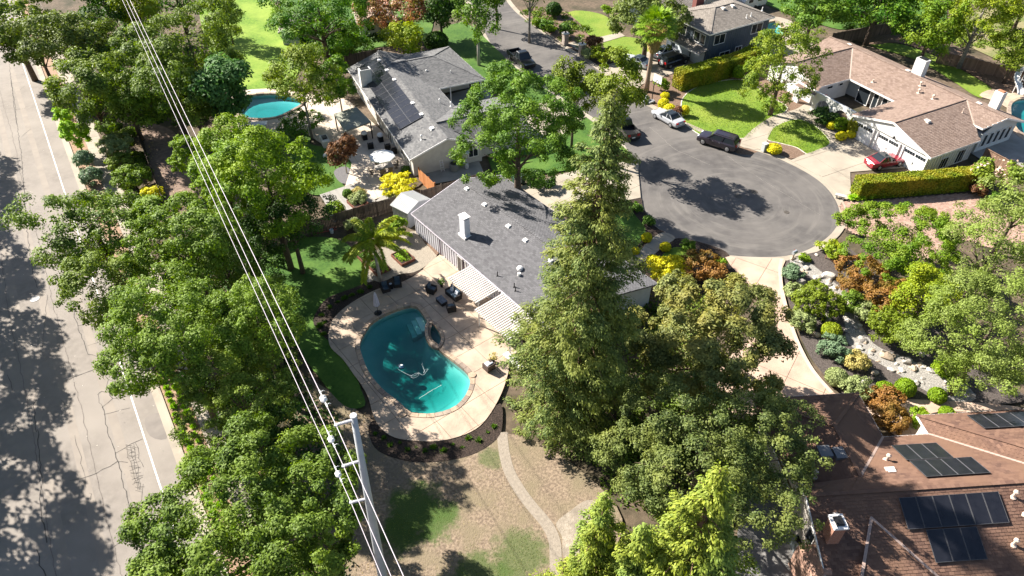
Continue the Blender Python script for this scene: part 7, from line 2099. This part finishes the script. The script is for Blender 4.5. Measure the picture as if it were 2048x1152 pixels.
for i in range(8):
    a0, a1 = R(45 * i), R(45 * i + 45)
    e0, e1 = (1.5 * math.cos(a0), 1.5 * math.sin(a0), 2.05), (1.5 * math.cos(a1), 1.5 * math.sin(a1), 2.05)
    mb = MB(); mb.add([(0, 0, 2.62), e0, e1, (e0[0], e0[1], 1.93), (e1[0], e1[1], 1.93), (0, 0, 2.58)], [(0, 1, 2), (1, 3, 4, 2), (5, 4, 3)]); mb.build('canopy_panel', M_canv, T)
    mb = MB(); mb.tube([(0, 0, 2.56), (e0[0], e0[1], e0[2] - .03)], .014, 4); mb.build('rib', M_bronze, T)
# along the side wall of the grey house
def at(px, z=0.1): p = G(*px); return (p.x, p.y, z)
T = thing('air_conditioner', 'round-cornered grey air conditioner against the off-white side wall', 'air conditioner', at((909, 342)))
mb = MB(); mb.lathe([(.50, 0), (.52, .05), (.52, .85), (.46, .92), (.30, .92)], (0, 0, 0), 16); mb.build('housing', mat('ac_grey', (.20, .21, .20), .6), T)
mb = MB(); mb.lathe([(.44, .93), (.44, .96), (.1, .98)], (0, 0, 0), 16); mb.build('fan_grille', M_black, T)
T = thing('stepladder', 'white folding stepladder leaning on the off-white side wall', 'ladder', at((884, 342)), math.atan2(hw.y, hw.x))
for x in (-.2, .2):
    mb = MB(); mb.beam((x, -.35, 0), (x * .7, .35, 2.1), .05, .05); mb.build('rail', M_white, T)
for i in range(7):
    t_ = .1 + i * .13; mb = MB(); mb.box((0, -.35 + .7 * t_, 2.1 * t_), (.36, .08, .03)); mb.build('step', M_white, T)
T = thing('storage_cabinet', 'dark brown storage cabinet by the cedar fence', 'cabinet', at((851, 340)), math.atan2(hw.y, hw.x))
mb = MB(); mb.box((0, 0, .55), (1.3, .7, 1.1)); mb.build('body', mat('cabinet_brown', (.07, .04, .03), .7), T); mb = MB(); mb.box((0, 0, 1.13), (1.4, .8, .07)); mb.build('lid', mat('lid_brown', (.11, .07, .055), .6), T)
T = thing('surfboard', 'dark brown board standing upright against the off-white wall', 'board', at((921, 335)), math.atan2(hw.y, hw.x))
mb = MB(); nb_ = [(.28 * math.sin(math.pi * min(1, max(0, t_)) ** .8), t_ * 2.1) for t_ in [k / 12 for k in range(13)]]
lp = [(x, z) for x, z in nb_] + [(-x, z) for x, z in nb_[::-1][1:-1]]
mb.add([(x, 0, z) for x, z in lp] + [(x, .06, z) for x, z in lp], [tuple(range(len(lp))), tuple(range(len(lp), 2 * len(lp)))[::-1]] + [(i, len(lp) + i, len(lp) + (i + 1) % len(lp), (i + 1) % len(lp)) for i in range(len(lp))])
mb.build('deck', mat('board_brown', (.06, .035, .028), .6), T)
T = thing('patio_umbrella', 'folded grey umbrella standing against the off-white side wall', 'umbrella', at((899, 335)))
mb = MB(); mb.lathe([(.2, 0), (.2, .05), (.03, .1), (.03, .8), (.14, .85), (.16, 1.2), (.07, 2.1), (.01, 2.3)], (0, 0, 0), 10); mb.build('folded_canopy', mat('grey_canvas', (.36, .37, .36), .9), T)
T = thing('patio_heater', 'slim grey patio heater near the ash tree', 'heater', at((934, 338)))
mb = MB(); mb.lathe([(.22, 0), (.22, .6), (.04, .65), (.04, 1.9), (.1, 1.95), (.1, 2.1)], (0, 0, 0), 12); mb.build('body', M_galv, T); mb = MB(); mb.lathe([(.42, 2.1), (.40, 2.14), (.05, 2.22)], (0, 0, 0), 14); mb.build('reflector', M_galv, T)
T = thing('statue', 'small white dog statue on the shaded lawn', 'statue', at((651, 316), .1))
mb = MB(); mb.rock((0, 0, .32), (.36, .2, .24), 5); mb.rock((.28, 0, .6), (.17, .14, .16), 6); mb.build('body', M_white, T)
for x in (-.18, .2):
    for y in (-.1, .1):
        mb = MB(); mb.tube([(x, y, 0), (x, y, .3)], .05, 6); mb.build('leg', M_white, T)
T = thing('patio_counter', 'white-topped counter beside the shaded pool', 'counter', at((515, 262), .1), .15)
mb = MB(); mb.box((0, 0, .45), (2.6, .8, .85)); mb.build('base', M_stone, T); mb = MB(); mb.box((0, 0, .92), (2.8, 1.0, .07)); mb.build('countertop', M_white, T)
T = thing('air_conditioner', 'square grey air conditioner on the shaded concrete beside the near house', 'air conditioner', at((1592, 1096), .1), .07)
mb = MB(); mb.box((0, 0, .45), (.85, .85, .9)); mb.build('housing', mat('ac_blue_grey', (.22, .25, .26), .6), T)
mb = MB(); mb.lathe([(.34, .905), (.34, .93), (.12, .95)], (.05, 0, 0), 16); mb.build('fan_grille', M_black, T)

# ------------------------------------------------------------------ street things
def mailbox(px, label, m, h=1.05):
    p = G(*px); T = thing('mailbox', label, 'mailbox', (p.x, p.y, .05), .6)
    mb = MB(); mb.box((0, 0, h / 2), (.1, .1, h)); mb.build('post', mat('mailbox_post', (.12, .09, .07), .8), T)
    prof = [(-.15, 0), (.15, 0), (.15, .16)] + [(.15 * math.cos(R(a)), .16 + .15 * math.sin(R(a))) for a in range(20, 180, 20)] + [(-.15, .16)]
    n = len(prof); mb = MB()
    mb.add([(-.27, y, h + z) for y, z in prof] + [(.27, y, h + z) for y, z in prof], [tuple(range(n))[::-1], tuple(range(n, 2 * n))] + [(i, (i + 1) % n, n + (i + 1) % n, n + i) for i in range(n)])
    mb.build('box', m, T)
    mb = MB(); mb.box((.1, .165, h + .22), (.05, .02, .22)); mb.build('flag', mat('flag_red', (.4, .03, .03), .6), T)
mailbox((1583, 524), 'silver-grey mailbox on the kerb above the creek gravel', mat('mailbox_silver', (.36, .40, .44), .4, metal=.4))
mailbox((1692, 465), 'black mailbox at the edge of the paver drive', M_black)
T = thing('garden_bench', 'brown slatted wooden bench on the mulch by the rusty shrub', 'bench', at((1664, 528), .1), math.atan2(G(1676, 530).y - G(1650, 508).y, G(1676, 530).x - G(1650, 508).x))
M_bw = mat('bench_wood', (.24, .13, .085), .85, (.17, .095, .065), 5)
for i in range(4):
    mb = MB(); mb.box((0, -.22 + i * .14, .45), (1.7, .11, .035)); mb.build('seat_slat', M_bw, T)
for i in range(7):
    mb = MB(); mb.box((-.72 + i * .24, .28, .72), (.10, .03, .5)); mb.build('back_slat', M_bw, T)
for z in (.5, .97):
    mb = MB(); mb.box((0, .3, z), (1.75, .05, .07)); mb.build('back_rail', M_bw, T)
for x in (-.8, .8):
    for y in (-.22, .3):
        mb = MB(); mb.box((x, y, .3 if y < 0 else .5), (.08, .08, .6 if y < 0 else 1.0)); mb.build('leg', M_bw, T)
    mb = MB(); mb.box((x, .03, .66), (.08, .6, .05)); mb.build('armrest', M_bw, T)
T = thing('stone_bench', 'pale stone slab bench at the end of the long hedge', 'bench', at((1679, 398), .05), -.5)
mb = MB(); mb.box((0, 0, .42), (1.1, .45, .10)); mb.build('seat', M_stone, T)
for x in (-.35, .35):
    mb = MB(); mb.box((x, 0, .19), (.16, .36, .37)); mb.build('leg', M_stone, T)
T = thing('utility_box', 'grey utility cabinet at the kerb near the gold shrub', 'utility box', at((1527, 303), .1), .5)
mb = MB(); mb.box((0, 0, .5), (.6, .5, 1.0)); mb.build('body', mat('box_grey', (.38, .40, .40), .6), T); mb = MB(); mb.box((0, 0, 1.02), (.66, .56, .05)); mb.build('lid', mat('box_lid', (.5, .5, .48), .6), T)
T = thing('basketball_hoop', 'basketball hoop with white backboard beside the fan palm', 'basketball hoop', at((1303, 205), .1), .6)
mb = MB(); mb.tube([(0, 0, 0), (0, 0, 2.6), (.5, 0, 3.0)], .06, 8); mb.build('pole', M_black, T)
mb = MB(); mb.box((.55, 0, 3.1), (.05, 1.5, 1.0)); mb.build('backboard', M_white, T)
mb = MB(); mb.box((.585, 0, 2.95), (.02, .5, .36)); mb.build('target_square', M_black, T)
mb = MB(); mb.tube([(.85 + .23 * math.cos(R(a)), .23 * math.sin(R(a)), 2.75) for a in range(0, 361, 24)], .018, 5); mb.build('rim', mat('rim_orange', (.5, .12, .03), .5), T)
mb = MB(); mb.box((-.2, 0, .12), (1.0, .7, .22)); mb.build('base', mat('hoop_base', (.30, .31, .33), .6), T)
T = thing('covered_stack', 'pale tarpaulin-covered stack on the kerb by the hoop', 'tarpaulin', at((1291, 203), .1), .7)
mb = MB(); mb.rock((0, 0, .25), (1.1, .7, .42), 9); mb.build('tarpaulin', mat('tarp', (.46, .48, .50), .7), T)
for px, lab in (((1130, 90), 'rough stone gate pillar on the left of the front walk'), ((1163, 112), 'rough stone gate pillar on the right of the front walk')):
    T = thing('gate_pillar', lab, 'pillar', at(px, 0), .5)
    mb = MB(); mb.box((0, 0, .9), (.75, .75, 1.8)); mb.build('shaft', mat('ledge_stone', (.40, .34, .29), .9, (.26, .21, .18), 5, bump=.8, bscale=12), T)
    mb = MB(); mb.box((0, 0, 1.86), (.95, .95, .12)); mb.build('capstone', M_stone, T)
    mb = MB(); mb.lathe([(.1, 0), (.14, .2), (.02, .35)], (0, 0, 1.92), 8); mb.build('lantern', M_black, T)
T = thing('flag', 'small striped flag on a stick beside the arched wall', 'flag', at((1638, 222), .1), .4)
mb = MB(); mb.tube([(0, 0, 0), (0, 0, 2.2)], .02, 6); mb.build('stick', M_white, T)
for i in range(6):
    mb = MB(); mb.box((.28, 0, 2.1 - i * .11), (.56, .02, .10)); mb.build('stripe', M_white if i % 2 else mat('stripe_red', (.45, .05, .06), .8), T)
T = thing('camper_trailer', 'white camper trailer behind the blue house', 'trailer', at((1500, 15), 0), .5)
sec = [(x, z) for x, z in ((-2.4, .5), (2.4, .5), (2.6, 1.2), (2.3, 2.3), (-2.0, 2.5), (-2.6, 1.6))]
mb = MB(); mb.add([(x, -1.1, z) for x, z in sec] + [(x, 1.1, z) for x, z in sec], [tuple(range(6)), tuple(range(6, 12))[::-1]] + [(i, 6 + i, 6 + (i + 1) % 6, (i + 1) % 6) for i in range(6)]); mb.build('body', M_white, T)
for x in (-1.2, .8):
    mb = MB(); mb.box((x, -1.11, 1.6), (.9, .04, .5)); mb.build('window', M_glass, T)
for sg in (-1, 1):
    mb = MB(); mb.lathe([(.2, -.1), (.38, -.1), (.38, .1), (.2, .1)], (0, 0, 0), 14); mb.v = [(v[0], v[2] + 1.0 * sg, v[1] + .38) for v in mb.v]; mb.build('wheel', M_tyre, T)
# water slide
p0 = G(2036, 198); T = thing('water_slide', 'white curved water slide beside the bright pool', 'slide', (p0.x, p0.y, .1))
cv = spline([Vector((0, 0, .5)), Vector((.2, .9, .9)), Vector((.1, 2.2, 1.7)), Vector((.8, 3.2, 2.4)), Vector((1.8, 3.4, 2.6))], False, 5)
secs = []
for i, q in enumerate(cv):
    d_ = (cv[min(i + 1, len(cv) - 1)] - cv[max(i - 1, 0)]).normalized(); s = d_.cross(Vector((0, 0, 1))).normalized()
    secs.append([tuple(q + s * a + Vector((0, 0, z))) for a, z in ((-.38, .3), (-.34, .3), (-.28, .05), (.28, .05), (.34, .3), (.38, .3), (.32, 0), (-.32, 0))])
loft(secs).build('chute', M_white, T, smooth=True)
for q in (cv[8], cv[-1]):
    mb = MB(); mb.tube([(q.x, q.y, 0), tuple(q)], .06, 8); mb.build('support', M_white, T)
for i in range(6):
    mb = MB(); mb.box((2.0, 3.45, .3 + i * .38), (.06, .6, .05)); mb.build('rung', M_galv, T)
# bins beside the garage
for px, lab, m in (((1031, 372), 'green wheeled bin beside the charcoal roof corner', mat('bin_green', (.03, .07, .045), .6)), ((1044, 367), 'grey-green wheeled bin nearer the driveway', mat('bin_grey', (.08, .11, .10), .6))):
    T = thing('wheelie_bin', lab, 'bin', at(px, .15), .6)
    mb = MB(); mb.add([(-.25, -.25, 0), (.25, -.25, 0), (.25, .25, 0), (-.25, .25, 0), (-.33, -.31, 1.0), (.33, -.31, 1.0), (.33, .31, 1.0), (-.33, .31, 1.0)], [(3, 2, 1, 0), (4, 5, 6, 7), (0, 1, 5, 4), (1, 2, 6, 5), (2, 3, 7, 6), (3, 0, 4, 7)]); mb.build('body', m, T)
    mb = MB(); mb.box((0, 0, 1.04), (.72, .68, .07)); mb.build('lid', m, T)
    for y in (-.25, .25):
        mb = MB(); mb.lathe([(.05, -.03), (.12, -.03), (.12, .03), (.05, .03)], (0, 0, 0), 10); mb.v = [(v[0] - .3, v[2] + y, v[1] + .1) for v in mb.v]; mb.build('wheel', M_tyre, T)
print('LEAVES', LEAFN)
